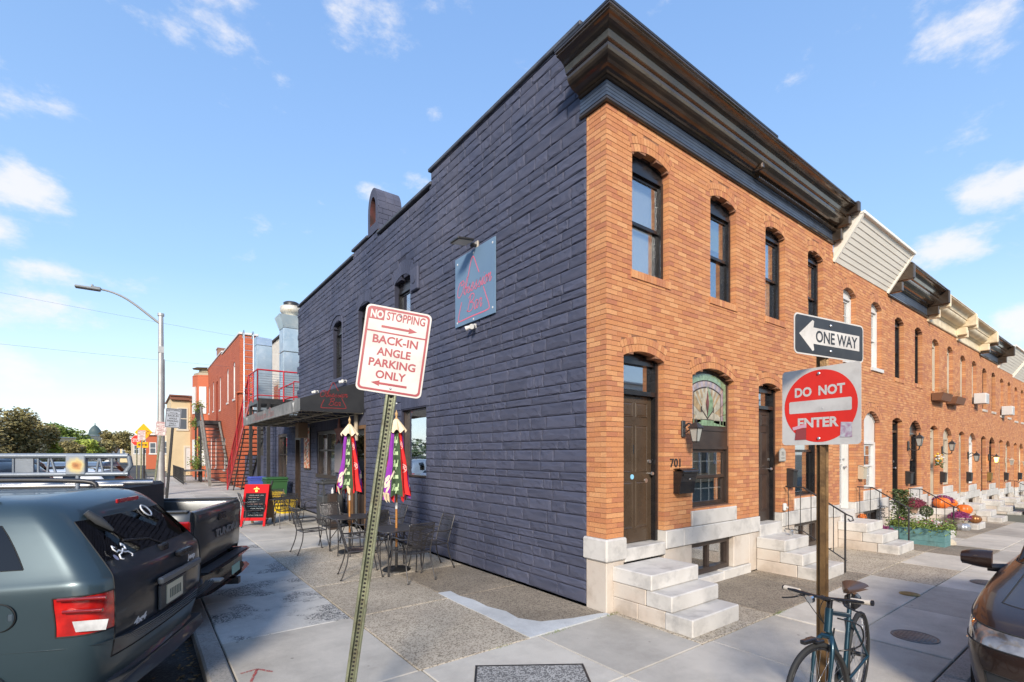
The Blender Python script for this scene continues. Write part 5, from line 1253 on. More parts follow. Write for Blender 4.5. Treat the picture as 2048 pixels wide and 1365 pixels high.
i5 = HI[3][1]; s5 = i5['D']['a'] - .12; z5 = i5['dz']
pumpkin(s5 - .52, -.86, z5, .17, 'silver grey pumpkin below the stone urn', M('silver_pumpkin', (.42, .43, .45), .3, .6))
potted(s5 - .18, -.72, z5 + .0, 'purple mum in a footed stone urn', muM, .26, urn=True, seed=6)
pumpkin(s5 + .35, -.96, z5 + .19, .15, 'bronze pumpkin on the lowest marble step', M('bronze_pumpkin', (.32, .14, .05), .35, .6))
pumpkin(s5 + .16, -.26, z5 + .57, .21, 'big orange pumpkin at the top of the steps behind the urn', pumpkinM)
pumpkin(s5 + .66, -.66, z5 + .38, .20, 'big orange pumpkin right of the stone urn', pumpkinM)
pumpkin(s5 + .80, -.34, z5 + .57, .16, 'orange pumpkin half hidden behind the one right of the urn', pumpkinM)
potted(s5 + .56, -.20, z5 + .57, 'purple mum behind the orange pumpkins', muM, .26, seed=8)

# ---------------------------------------------------------------- things on the side wall
t = thing('bar_sign', 'flat blue grey bar sign with pink neon style lettering on the dark wall', 'sign', mt=fr((-.045, 3.64, 4.31), (0, -1, 0), (0, 0, 1)))
mb = MB(); mb.bevbox(0, 1.26, 0, 1.25, -.03, 0.0, .004) if False else mb.box(0, 1.27, 0, 1.25, -.022, 0); mb.build('panel', boardM, t)
tri = [(.60, 1.10), (.54, 1.10), (.42, .78)], [(.66, 1.06), (.86, .74)], [(.93, .50), (1.10, .23), (1.12, .16), (1.05, .12), (.22, .07), (.15, .09), (.14, .14), (.26, .45)]
tp = [smooth_path([(.60, 1.13, 0), (.56, 1.10, 0), (.505, .98, 0), (.44, .80, 0)], 4)[:], smooth_path([(.60, 1.13, 0), (.64, 1.10, 0), (.73, .93, 0), (.80, .80, 0)], 4), smooth_path([(.93, .52, 0), (1.03, .32, 0), (1.10, .17, 0), (1.06, .10, 0), (.60, .095, 0), (.16, .085, 0), (.115, .12, 0), (.15, .24, 0), (.235, .42, 0)], 4)]
def neon_print(par, mat, wd, z, sc_=1., ox=0, oy=0, name='printed_logo'):
    mb = MB()
    ribbon(mb, [[(ox + p.x * sc_, oy + p.y * sc_) for p in q] for q in tp], wd, z)
    st, w = script('Obsession', .27 * sc_, .2); k = 1.12 * sc_ / w
    ribbon(mb, [[(ox + .05 * sc_ + x * k, oy + .52 * sc_ + y + x * .04) for x, y in s] for s in st], wd * .75, z)
    st, w = script('Bar', .29 * sc_, .2); k = .5 * sc_ / w
    ribbon(mb, [[(ox + .38 * sc_ + x * k, oy + .20 * sc_ + y) for x, y in s] for s in st], wd * .8, z)
    return mb.build(name, mat, par)
neon_print(t, pinkM, .021, .003)
for (x, y) in ((.08, 1.14), (.62, 1.19), (1.2, 1.17), (.07, .07), (.62, .035), (1.2, .1)):
    mb = MB(); mb.lathe([(0, .006), (.016, .004), (.02, 0)], 12, mt=T(x, y, 0)); mb.build('screw', whiteM, t)
t = thing('flood_light', 'flat black floodlight on a short arm above the bar sign', 'light', loc=(0, 2.95, 5.62))
mb = MB(); mb.bevbox(-.04, 0.0, -.05, .05, -.10, .06, .01); mb.build('base', M('tan_box', (.35, .31, .26), .5), t)
mb = MB(); mb.tube([(-.03, 0, -.02), (-.10, 0, -.02), (-.14, 0, -.01)], .028, 10); mb.tube([(-.11, -.03, -.03), (-.11, .03, -.03)], .035, 10); mb.build('knuckle', blackmM, t)
mb = MB(); mt = T(-.16, 0, .0) @ RY(R(-8)); mb.bevbox(-.32, 0, -.14, .14, -.012, .030, .012, mt=mt); mb.build('head', blackmM, t)
mb = MB(); mb.box(-.30, -.02, -.12, .12, -.016, -.013, mt=mt); mb.build('lens', M('lens_cream', (.55, .48, .36), .4), t)
t = thing('spot_lamp', 'small white double spotlight below the bar sign', 'light', loc=(0, 3.03, 4.20)); mb = MB(); mb.bevbox(-.05, 0, -.05, .05, -.02, .06, .01); mb.build('base', whiteM, t)
for s in (-1, 1): mb = MB(); mb.tube([(-.05, s * .03, .02), (-.14, s * .10, -.02)], [.03, .045], 12); mb.build('head', whiteM, t)
for (y, z, lab) in ((9.75, 4.05, 'small white spotlight over the near end of the awning'), (12.5, 4.03, 'small white spotlight over the far part of the awning')):
    t = thing('spot_lamp', lab, 'light', loc=(0, y, z)); mb = MB(); mb.bevbox(-.05, 0, -.05, .05, -.04, .04, .01); mb.build('base', whiteM, t)
    for s in (-1, 1): mb = MB(); mb.tube([(-.05, s * .04, 0), (-.16, s * .13, -.02)], [.03, .045], 12); mb.build('head', whiteM, t)
t = thing('vent_box', 'square painted box on the dark wall right of the upper window', 'vent box', loc=(0, 5.15, 5.45)); mb = MB(); mb.bevbox(-.07, -.0, 0, .34, 0, .48, .02); mb.build('box', stoneM, t); mb = MB(); mb.tube([(-.07, .17, .24), (-.085, .17, .24)], .09, 16); mb.build('boss', stoneM, t)
t = thing('notice', 'small white notice on the dark wall between the umbrellas', 'notice', mt=fr((-.035, 7.05, 2.02), (0, -1, 0), (0, 0, 1))); mb = MB(); mb.box(0, .30, 0, .42, -.01, 0); mb.build('sheet', signwM, t)
mb = MB(); rr = random.Random(1)
for k in range(9): x = rr.uniform(.03, .2); mb.box(x, x + rr.uniform(.03, .08), .04 + k * .04, .055 + k * .04, 0, .002)
mb.build('print', M('print_blue', (.08, .10, .25), .6), t)
t = thing('wall_art', 'twisted white metal wall ornament next to the white notice', 'ornament', mt=fr((-.05, 6.65, 2.15), (0, -1, 0), (0, 0, 1))); mb = MB(); mb.tube(smooth_path([(.0, -.25, 0), (.1, -.1, .02), (0, .05, 0), (.12, .2, .02), (.05, .33, 0)], 5), .025, 6); mb.tube(smooth_path([(.16, .25, 0), (.22, .05, .02), (.1, -.05, 0), (.22, -.2, 0)], 5), .022, 6); mb.build('body', signwM, t)
t = thing('poster', 'tall framed orange and white poster under the awning', 'poster', mt=fr((-.05, 14.1, 1.5), (0, -1, 0), (0, 0, 1)))
mb = MB(); mb.box(-.02, .74, -.05, 1.42, -.04, -.005); mb.build('frame', brownM, t); mb = MB(); mb.box(.02, .70, .0, 1.38, -.004, 0); mb.build('sheet', M('poster_paper', (.55, .42, .30), .6, c2=(.55, .10, .03), scale=5, lo=.45, hi=.55), t)
mb = MB(); rr = random.Random(2)
for k in range(26): x, y = rr.uniform(.05, .5), .1 + k * .045; mb.add([(x, y, .002), (x + .2, y + .07, .002), (x + .18, y + .1, .002), (x - .01, y + .03, .002)], [(0, 1, 2, 3)], k % 2)
mb.build('print', [whiteM, M('print_green', (.05, .12, .06), .6)], t)
t = thing('star_plaque', 'grey board with a rusty star beside the awning window', 'wall plaque', mt=fr((-.07, 10.6, 1.45), (0, -1, 0), (0, 0, 1))); mb = MB(); mb.box(0, .72, 0, .85, -.03, 0); mb.build('board', M('board_grey', (.22, .20, .20), .7), t)
pts = []
for k in range(10): a = PI / 2 + k * PI / 5; r_ = .42 if k % 2 == 0 else .17; pts.append((.42 + r_ * math.cos(a), 1.15 + r_ * math.sin(a)))
mb = MB(); mb.prism(pts, -.02, .02); mb.build('star', M('rusty_star', (.25, .10, .09), .7, c2=(.35, .16, .12), scale=9), t)
t = thing('speaker_box', 'brown box hanging under the awning', 'speaker', loc=(-.35, 13.2, 2.78)); mb = MB(); mb.bevbox(-.15, .15, -.2, .2, -.25, .25, .01); mb.build('cabinet', M('box_tan', (.20, .13, .08), .7), t); mb = MB(); mb.tube([(0, 0, .25), (0, 0, .5)], .01, 6); mb.build('hanger', blackmM, t)
t = thing('drain_pipe', 'tan drain pipe at the near end of the awning', 'pipe', loc=(-.08, 8.75, 0)); mb = MB(); mb.tube([(0, 0, 2.35), (0, 0, 3.3)], .055, 12); mb.build('pipe', M('pipe_tan', (.42, .35, .25), .6), t); mb = MB(); mb.tube([(0, -.02, 0.02), (0, -.02, 1.8)], .04, 12); mb.build('lower_pipe', plasticM, t)
# awning
t = thing('awning', 'black awning with faded grey front reaching out over the bar entrance', 'awning', loc=(0, 0, 0))
ya, yb, xo = 8.35, 16.4, -1.59
mb = MB(); mb.add([(-.01, ya, 3.06), (xo, ya, 3.04), (xo, ya, 3.34), (-.01, ya, 3.90), (-.01, ya + .01, 3.06), (xo + .01, ya + .01, 3.04), (xo + .01, ya + .01, 3.34), (-.01, ya + .01, 3.9)], [(0, 1, 2, 3), (4, 5, 6, 7), (0, 1, 5, 4)]); e = mb.build('end_panel', awnM, t)
mt = fr((-.95 - .62, ya - .003, 3.05), (1, 0, 0), (0, 0, 1))
e2 = bpy.data.objects.new('x', None) if False else None
lg = neon_print(t, redprintM, .016, 0, .62); lg.matrix_local = fr((-1.17, ya - .004, 3.085), (1, 0, 0), (0, 0, 1)); lg.name = 'printed_logo'
mb = MB(); mb.add([(-.01, ya, 3.90), (xo, ya, 3.34), (xo, yb, 3.34), (-.01, yb, 3.9), (-.01, yb, 3.06), (xo, yb, 3.04)], [(0, 1, 2, 3), (3, 2, 5, 4)]); mb.build('canopy', awngM, t)
mb = MB(); mb.add([(xo - .002, ya, 3.345), (xo - .002, ya, 3.04), (xo - .002, yb, 3.04), (xo - .002, yb, 3.345)], [(0, 1, 2, 3)]); fa = mb.build('front_valance', awngM, t)
mb = MB(); st, w = script('Obsession Bar', .26, .3)
ribbon(mb, [[(x * 3.3 / w, y) for x, y in s] for s in st], .02); o = mb.build('printed_name', M('faded_red_print', (.34, .16, .15), .7), fa); o.matrix_local = fr((xo - .006, 14.6, 3.1), (0, -1, 0), (0, 0, 1))
mb = MB()
for y in (9.1, 15.8): mb.add([(xo - .005, y, 3.29), (xo - .005, y - .22, 3.29), (xo - .005, y - .11, 3.14)], [(0, 1, 2)]); mb.box(xo - .006, xo - .004, y - .115, y - .105, 3.06, 3.16)
mb.build('martini_print', paleprintM, fa)
mb = MB()
for z in (3.05,):
    mb.tube([(xo + .03, ya, z), (xo + .03, yb, z)], .018, 6); mb.tube([(-.05, ya, z), (-.05, yb, z)], .018, 6)
n = 8
for i in range(n + 1):
    y = ya + (yb - ya) * i / n + (.03 if i == 0 else 0)
    mb.tube([(xo + .03, y, 3.05), (-.03, y, 3.05)], .014, 6); mb.tube([(xo + .03, y, 3.30), (-.03, y, 3.86)], .014, 6); mb.tube([(xo + .03, y, 3.05), (xo + .03, y, 3.32)], .014, 6)
    mb.tube([(-.8, y, 3.05), (-.8, y, 3.6)], .012, 6); mb.tube([(-.8, y, 3.58), (-1.55, y, 3.06)], .01, 6); mb.tube([(-.8, y, 3.58), (-.05, y, 3.06)], .01, 6)
    if i < n:
        y2 = ya + (yb - ya) * (i + 1) / n; mb.tube([(-.8, y, 3.05), (-.8, y2, 3.05)], .012, 6); mb.tube([(xo + .03, y, 3.05), (-.8, y2, 3.05)], .009, 5)
mb.build('frame_tubes', frameM, t)
mb = MB(); mb.tube([(-.55, ya + .3, 3.13), (-.55, yb - .4, 3.13)], .03, 10); mb.tube([(-.95, ya + .5, 3.15), (-.45, ya + .3, 3.15), (-.1, ya + .3, 3.15)], .022, 8); mb.build('heater_pipe', M('pipe_cream', (.5, .43, .32), .5), t)
# ---------------------------------------------------------------- terrace furniture
def rot2(v, a): return (v[0] * math.cos(a) - v[1] * math.sin(a), v[0] * math.sin(a) + v[1] * math.cos(a))
def make_chair(label):
    t = thing('patio_chair', label, 'chair', loc=(0, 0, 0), group='mesh patio chairs on the pavement')
    # faces +x; seat centre at the origin
    hw = .25
    s = MB(); n = 8
    s.grid([[(-.22 + .44 * i / n, -.21 + .42 * j / n, .435 + .012 * math.cos(PI * (j / n - .5)) * -1 + .018 * (i / n)**2 + (-.012 if i == n else 0)) for j in range(n + 1)] for i in range(n + 1)]); s.build('seat', netM, t)
    b = MB(); b.grid([[(-.235 - .13 * k / n - .015 * math.sin(PI * j / n), -.20 + .40 * j / n, .50 + .40 * k / n) for j in range(n + 1)] for k in range(n + 1)]); b.build('backrest', netM, t)
    f = MB(); r = .0105
    f.tube(smooth_path([(-.22, -.21, .437), (-.22, .21, .437)], 1), r, 6); f.tube([(.22, -.21, .45), (.22, .21, .45)], r, 6)
    f.tube([(-.22, -.215, .437), (.0, -.215, .438), (.22, -.215, .45)], r, 6); f.tube([(-.22, .215, .437), (.0, .215, .438), (.22, .215, .45)], r, 6); f.build('seat_frame', chairM, t)
    g = MB(); g.tube(smooth_path([(-.225, -.21, .44), (-.30, -.215, .70), (-.365, -.205, .90), (-.375, -.17, .915), (-.375, .17, .915), (-.365, .205, .90), (-.30, .215, .70), (-.225, .21, .44)], 3), r, 6); g.tube([(-.355, -.20, .865), (-.362, 0, .868), (-.355, .20, .865)], .007, 6); g.build('back_frame', chairM, t)
    for sy in (-1, 1):
        l = MB(); l.tube(smooth_path([(.22, sy * .215, .45), (.25, sy * .235, .25), (.30, sy * .25, .0)], 4), r, 6); l.lathe([(.016, 0), (.016, .02)], 8, mt=T(.30, sy * .25, 0)); l.build('leg', chairM, t)
        l = MB(); l.tube(smooth_path([(-.225, sy * .21, .44), (-.25, sy * .225, .25), (-.34, sy * .24, .0)], 4), r, 6); l.lathe([(.016, 0), (.016, .02)], 8, mt=T(-.34, sy * .24, 0)); l.build('leg', chairM, t)
        a = MB(); a.tube(smooth_path([(-.29, sy * .22, .68), (-.15, sy * .26, .665), (.05, sy * .27, .675), (.17, sy * .265, .65), (.22, sy * .25, .55), (.225, sy * .225, .45)], 4), .012, 6); a.build('arm', chairM, t)
    return t
def dup(root, mt, label):
    r = root.copy(); col.objects.link(r); r.matrix_world = mt; r['label'] = label
    for ch in list(root.children):
        c = ch.copy(); col.objects.link(c); c.parent = r
        for g in ch.children: d = g.copy(); col.objects.link(d); d.parent = c
    return r
CH = [(-.62, 3.52, 180, 'mesh chair with its back to the dark wall at the nearest table'), (-1.20, 3.06, 93, 'mesh chair nearest the camera, seen from behind at the near table'), (-1.78, 3.72, -12, 'mesh chair at the left side of the near table, beside the leaning post'), (-1.05, 4.42, -88, 'mesh chair on the far side of the near table, behind the leaning post'),
      (-1.88, 6.28, 3, 'mesh chair standing alone at the left of the second table'), (-1.15, 5.02, 95, 'mesh chair between the two umbrellas with its back to the near table'), (-.55, 5.55, 172, 'mesh chair by the wall between the two umbrellas'), (-1.30, 6.55, -85, 'mesh chair behind the second umbrella near the trash can'),
      (-.75, 10.6, 178, 'mesh chair right of the farthest table'), (-1.45, 10.35, 90, 'mesh chair before the farthest table'), (-2.15, 11.0, 0, 'mesh chair at the left of the farthest table'), (-1.35, 11.75, -90, 'mesh chair beyond the farthest table by the yellow bins')]
c0 = None
for (x, y, a, lab) in CH:
    m = T(x, y, 0) @ RZ(R(a))
    if c0 is None: c0 = make_chair(lab); c0.matrix_world = m
    else: dup(c0, m, lab)
def make_table(label):
    t = thing('patio_table', label, 'table', loc=(0, 0, 0), group='mesh patio tables'); h = .72; a = .38
    pts = []
    for (cx, cy, a0) in ((a - .09, a - .09, 0), (-a + .09, a - .09, 90), (-a + .09, -a + .09, 180), (a - .09, -a + .09, 270)):
        for k in range(5): an = R(a0 + k * 22.5); pts.append((cx + .09 * math.cos(an), cy + .09 * math.sin(an)))
    mb = MB(); mb.prism(pts, h - .004, h); mb.build('tabletop', M('table_mesh', (.05, .049, .053), .4, .4, c2=(.08, .078, .082), scale=60), t)
    mb = MB(); mb.tube([(x, y, h - .006) for x, y in pts], .012, 6, closed=True); mb.build('rim', chairM, t)
    for i in range(4):
        q = PI / 4 + i * PI / 2; c, s = math.cos(q), math.sin(q); l = MB()
        l.tube(smooth_path([(c * .30, s * .30, h - .015), (c * .42, s * .42, h - .05), (c * .44, s * .44, h - .2), (c * .43, s * .43, .2), (c * .45, s * .45, 0)], 4), .0125, 6); l.tube([(c * .43, s * .43, .25), (c * .08, s * .08, h - .02)], .009, 6); l.build('leg', chairM, t)
    return t
t0 = make_table('square mesh table nearest the corner, under the right-hand umbrella'); t0.matrix_world = T(-1.15, 3.75, 0) @ RZ(R(4))
dup(t0, T(-1.27, 5.77, 0) @ RZ(R(-3)), 'square mesh table under the left-hand umbrella')
dup(t0, T(-1.42, 11.05, 0) @ RZ(R(6)), 'square mesh table with no umbrella, by the chalkboard')
def umbrella(x, y, label, seed, rz):
    t = thing('patio_umbrella', label, 'umbrella', mt=T(x, y, 0) @ RZ(rz), group='closed patio umbrellas'); rr = random.Random(seed)
    mb = MB(); mb.lathe([(0, .05), (.05, .05), (.06, .035), (.22, .03), (.235, .015), (.24, 0)], 32); mb.build('base', M('cast_base', (.02, .019, .018), .5, .3, bump=.2), t)
    mb = MB(); mb.tube([(0, 0, .03), (0, 0, .40)], .024, 12); mb.build('base_tube', blackmM, t)
    mb = MB(); mb.tube([(0, 0, .38), (0, 0, 2.55)], .019, 12); mb.build('pole', woodM, t)
    mb = MB(); mb.tube([(0, 0, 1.05), (0, 0, 1.16)], .021, 12); mb.build('collar', whiteM, t)
    mb = MB(); mb.lathe([(.02, 2.58), (.035, 2.60), (.012, 2.63), (.022, 2.66), (.028, 2.69), (.012, 2.72), (0, 2.76)], 12); mb.build('finial', M('turned_wood', (.45, .28, .12), .5), t)
    # folded cloth: eight gores, each hanging in its own fold
    cols = [purpleM, greenclothM, redclothM, purpleM, redclothM, greenclothM, redclothM, redclothM]
    def rad(a, z):
        f = (2.5 - z) / 1.25; f = max(0, min(1, f)); base = .06 + .155 * f**.85
        fold = 1 + .22 * math.cos(8 * a) * (.4 + .6 * f) + .07 * math.sin(13 * a + z * 3) * f
        return base * fold
    nz_ = 22; na = 12
    for k in range(8):
        mb = MB(); pts = []
        hem = 1.23 + rr.uniform(-.03, .05)
        for j in range(nz_ + 1):
            row = []
            for i in range(na + 1):
                a = (k + i / na) * PI / 4; hz = hem + .05 * abs(math.sin(4 * a)) ; z = 2.47 - (2.47 - hz) * j / nz_
                q = rad(a, z); q += .012 * math.sin(z * 9 + k * 2) ; row.append((q * math.cos(a), q * math.sin(a), z))
            pts.append(row)
        mb.grid(pts); g = mb.build('gore', cols[k], t)
        # lettering following the cloth
        def mapper(p, k=k):
            a = (k + .5) * PI / 4 + p[0] / .17; q = rad(a, p[1]) + .012 * math.sin(p[1] * 9 + k * 2) + .006; return (q * math.cos(a), q * math.sin(a), p[1])
        mb = MB()
        if cols[k] is purpleM:
            st, w = script('Royal', .20, .3); ribbon(mb, [[(-.08 + yy * .15 + xx * .28, 1.40 + yy + xx * .2) for xx, yy in s] for s in st], .014, 0, 0, mapper); mb.build('lettering', M('print_cream', (.72, .60, .45), .7), g)
        elif cols[k] is greenclothM:
            for r_, wd in enumerate(('Royal', 'Crown', 'Royal', 'Crown', 'Royal')):
                st, w = script(wd.replace('Crown', 'Cro' + 'wn'), .11, .2); ribbon(mb, [[(-.055 + xx * .3, 1.38 + r_ * .20 + yy) for xx, yy in s] for s in st], .010, 0, 0, mapper)
            mb.build('lettering', M('print_green_light', (.42, .55, .30), .7), g)
        else:
            for zz in (1.75, 2.15):
                ribbon(mb, [[(.045 * math.cos(i * PI / 8), zz + .07 * math.sin(i * PI / 8)) for i in range(17)]], .008, 0, 0, mapper)
                st, w = script('R', .07, .2); ribbon(mb, [[(-.02 + xx, zz - .03 + yy) for xx, yy in s] for s in st], .010, 0, 0, mapper)
            mb.build('lettering', M('print_red_light', (.85, .45, .42), .7), g)
    # contrast border scraps at the hem
    mb = MB()
    for i in range(10):
        a = rr.uniform(0, 6.3); q = rad(a, 1.3) * 1.03; mb.add([(q * math.cos(a), q * math.sin(a), 1.36), (q * math.cos(a + .4), q * math.sin(a + .4), 1.33), (q * .85 * math.cos(a + .35), q * .85 * math.sin(a + .35), 1.17), (q * .9 * math.cos(a + .1), q * .9 * math.sin(a + .1), 1.22)], [(0, 1, 2, 3)], i % 2)
    mb.build('hem', [redclothM, creamclothM], t)
    mb = MB(); pts = []
    for j in range(7):
        row = []
        for i in range(49):
            a = 2 * PI * i / 48; f = j / 6; q = .03 + f * (.115 + .035 * abs(math.sin(4 * a))); row.append((q * math.cos(a), q * math.sin(a), 2.60 - f * .22 - .03 * f * math.cos(8 * a)))
        pts.append(row)
    mb.grid(pts); mb.build('vent_cap', creamclothM, t)
    return t
umbrella(-1.15, 3.75, 'closed umbrella nearest the corner, purple green and red with a cream cap', 1, R(180))
umbrella(-1.27, 5.77, 'closed umbrella farther from the corner, standing before the side entrance', 2, R(176))
# chalkboard
t = thing('chalkboard', 'red framed folding chalkboard standing on the pavement', 'sandwich board', mt=T(-2.02, 11.15, 0) @ RZ(R(-32)))
def leafp(par, s, nm):
    m = T(0, 0, 0) @ RX(R(-15 * s)); o = bpy.data.objects.new(nm, None)
    f = MB(); mt = T(0, -s * .36, 0) @ RX(R(-s * 16))
    for x in (-.33, .27): f.box(x, x + .06, -.02, .02, 0, 1.18, mt=mt)
    f.box(-.27, .27, -.02, .02, .93, 1.18, mt=mt); f.box(-.27, .27, -.02, .02, .16, .24, mt=mt); fo = f.build(nm, M('board_red', (.50, .012, .016), .8, spec=.2) if s > 0 else M('board_wood', (.20, .13, .07), .7), par)
    if s < 0:
        b = MB(); b.box(-.27, .27, -.006, .006, .24, .93, mt=mt); b.build('back_panel', M('board_wood', (.20, .13, .07), .7), fo)
        return
    b = MB(); b.box(-.27, .27, -.01, .01, .24, .93, mt=mt); b.build('slate', M('slate_black', (.015, .02, .025), .9, spec=.1), fo)
    rr = random.Random(6); c = MB()
    for k in range(10):
        z = .87 - k * .062; x0 = -.23 + rr.uniform(0, .06) + (.06 if k > 5 else 0); x1 = x0 + rr.uniform(.25, .42); x1 = min(x1, .24); n = 30
        pts = [(x0 + (x1 - x0) * i / n, z + .011 * math.sin(i * 2.3 + k) * rr.uniform(.3, 1)) for i in range(n + 1)]
        ribbon(c, [pts[:12], pts[13:22], pts[23:]], .005, 0, k % 3, lambda p: mt @ Vector((p[0], -.0125, p[1])))
    c.build('chalk_lines', [M('chalk_white', (.6, .62, .6), .9), M('chalk_pink', (.6, .35, .3), .9), M('chalk_blue', (.3, .42, .5), .9)], fo)
    l = MB()
    l.add([mt @ Vector(p) for p in ((-.09, -.022, 1.04), (.09, -.022, 1.04), (.05, -.022, 1.07), (.015, -.022, 1.075), (0, -.022, 1.12), (-.015, -.022, 1.075), (-.05, -.022, 1.07))], [tuple(range(7))]); l.add([mt @ Vector(p) for p in ((-.03, -.022, .96), (.03, -.022, .96), (.025, -.022, 1.02), (-.025, -.022, 1.02))], [(0, 1, 2, 3)]); l.build('emblem', goldM, fo)
leafp(t, 1, 'front_leaf'); leafp(t, -1, 'rear_leaf')
# trash can, bins
t = thing('trash_can', 'black outdoor trash can with open sides beside the entrance', 'trash can', loc=(-.42, 9.9, 0))
mb = MB(); mb.bevbox(-.28, .28, -.30, .30, .02, .85, .03); mb.build('body', plasticM, t)
for x in (-.26, .22):
    for y in (-.28, .24): mb = MB(); mb.box(x, x + .04, y, y + .04, .85, 1.15); mb.build('hood_post', plasticM, t)
mb = MB(); mb.bevbox(-.31, .31, -.33, .33, 1.15, 1.24, .03); mb.bevbox(-.2, .2, -.2, .2, 1.24, 1.28, .03); mb.build('hood', plasticM, t)
t = thing('wooden_post_box', 'dark brown wooden post standing beside the trash can', 'post', loc=(-.62, 9.0, 0)); mb = MB(); mb.bevbox(-.1, .1, -.1, .1, 0, .95, .01); mb.build('post', brownM, t)
t = thing('sanitizer_bottle', 'small white topped bottle on the brown wooden post', 'bottle', loc=(-.62, 9.0, .951)); mb = MB(); mb.lathe([(.03, 0), (.032, .09), (.012, .12), (.02, .13), (0, .16)], 12); mb.build('bottle', whiteM, t)
def bin_(x, y, w, h, m, lab, lid, rz=0, m2=None):
    t = thing('recycling_bin', lab, 'bin', mt=T(x, y, 0) @ RZ(rz), group='bins under the awning'); a = w / 2
    mb = MB(); b_ = a * .82; mb.add([(-b_, -b_, 0), (b_, -b_, 0), (b_, b_, 0), (-b_, b_, 0), (-a, -a, h), (a, -a, h), (a, a, h), (-a, a, h)], [(0, 3, 2, 1), (0, 1, 5, 4), (1, 2, 6, 5), (2, 3, 7, 6), (3, 0, 4, 7)]); mb.build('body', m, t)
    mb = MB(); mb.box(-a - .03, a + .03, -a - .03, a + .03, h - .05, h - .001); mb.build('rim', m, t)
    mb = MB(); mb.bevbox(-a - .03, a + .03, -a - .04, a + .04, h, h + lid, .04); mb.build('lid', m2 or m, t)
    mb = MB(); mb.tube([(-a, a + .05, h - .05), (a, a + .05, h - .05)], .015, 8); mb.build('handle', m, t)
gM = M('bin_green', (.03, .10, .035), .5); yM = M('bin_yellow', (.80, .55, .02), .45); bM = M('bin_blue', (.06, .09, .40), .45)
bin_(-.62, 15.9, .72, 1.02, gM, 'dark green wheeled bin behind the yellow ones', .10)
bin_(-1.0, 14.6, .62, .62, yM, 'yellow bin nearest the tables', .05, .1); bin_(-.75, 13.7, .5, .45, yM, 'lower yellow bin half hidden by the farthest table', .04, .3)
bin_(-1.05, 17.0, .55, 1.05, bM, 'blue bin standing behind the green bin', .06)
# ---------------------------------------------------------------- road signs
FW = Vector((math.cos(R(52.884)), math.sin(R(52.884)), 0)); RT = Vector((math.sin(R(52.884)), -math.cos(R(52.884)), 0)); UP = Vector((0, 0, 1))
def rrect(w, h, r, n=5):
    pts = []
    for (cx, cy, a0) in ((w / 2 - r, h / 2 - r, 0), (-w / 2 + r, h / 2 - r, 90), (-w / 2 + r, -h / 2 + r, 180), (w / 2 - r, -h / 2 + r, 270)):
        for k in range(n + 1): a = R(a0 + 90 * k / n); pts.append((cx + r * math.cos(a), cy + r * math.sin(a)))
    return pts
def band(mb, po, pi, z, mi=0):
    n = len(po); mb.add([(x, y, z) for x, y in po] + [(x, y, z) for x, y in pi], [(i, (i + 1) % n, n + (i + 1) % n, n + i) for i in range(n)], mi)
def off(x, y, pts): return [(a + x, b + y) for a, b in pts]
def arrow(mb, x0, x1, y, t, hl, hw, z):
    s = 1 if x1 > x0 else -1
    mb.add([(x0, y - t, z), (x1 - s * hl, y - t, z), (x1 - s * hl, y + t, z), (x0, y + t, z), (x1 - s * hl * 1.1, y - hw, z), (x1, y, z), (x1 - s * hl * 1.1, y + hw, z), (x1 - s * hl, y, z)], [(0, 1, 2, 3), (4, 5, 7), (7, 5, 6)])
def channel_post(par, mt, z0, z1, w, m, holes=True, back=False, holem=None):
    mb = MB(); h = w / 2; d = .028
    prof = [(-h, 0), (-h + .006, .004), (-h * .55, .004), (-h * .40, -d), (h * .40, -d), (h * .55, .004), (h - .006, .004), (h, 0), (h * .62, -.004), (h * .46, -d - .005), (-h * .46, -d - .005), (-h * .62, -.004)]
    mb.add([(x, y, z0) for x, y in prof] + [(x, y, z1) for x, y in prof], [(i, (i + 1) % 12, 12 + (i + 1) % 12, 12 + i) for i in range(12)] + [tuple(range(12, 24))])
    p = mb.build('post', m, par, mt)
    if holes:
        mb = MB(); z = z0 + .02
        while z < z1 - .02: mb.add([(.009 * math.cos(k * PI / 4), -d + .0012, z + .009 * math.sin(k * PI / 4)) for k in range(8)], [tuple(range(8))]); z += .030
        mb.build('hole_discs', holem or darkM, par, mt, kind='stuff')  # holes are flat painted discs
    return p
def noparking(name, mtx, label, face, w=.457, h=.61, detail=True, text_m=None):
    t = thing('parking_sign', label, 'sign', mt=mtx)
    mb = MB(); mb.prism(rrect(w, h, .035), -.003, 0); mb.build('plate', face, t)
    mm = text_m or maroonM
    mb = MB(); band(mb, rrect(w - .022, h - .022, .03), rrect(w - .052, h - .052, .022), .0012); mb.box(-w / 2 + .02, w / 2 - .02, .118, .128, .0008, .0014); mb.build('border', mm, t)
    mb = MB(); mb.add([(-.203, .205, .001), (-.098, .205, .001), (-.098, .282, .001), (-.203, .282, .001)], [(0, 1, 2, 3)]); mb.build('no_block', mm, t)
    text('no', t, -.150, .243, .088, .058, .002, face)
    for k, x, y, ww, hh in (('stopping', .052, .243, .27, .060), ('backin', 0, .071, .315, .060), ('angle', 0, -.013, .235, .058), ('parking', 0, -.094, .325, .058), ('only', 0, -.175, .21, .058)): text(k, t, x, y, ww, hh, .0012, mm)
    mb = MB(); arrow(mb, -.11, .14, .163, .008, .055, .021, .0012); arrow(mb, .12, -.13, -.238, .008, .055, .021, .0012); mb.build('arrows', mm, t)
    return t
c = CAM + FW * 3.5 + RT * (-.838) + UP * .725
xd = (RT * .975 + FW * .2); yd = UP + RT * .132
S1 = fr(c, xd - UP * .137, yd)
noparking('a', S1, 'leaning NO STOPPING back-in parking sign in the foreground on a weathered post', signwM)
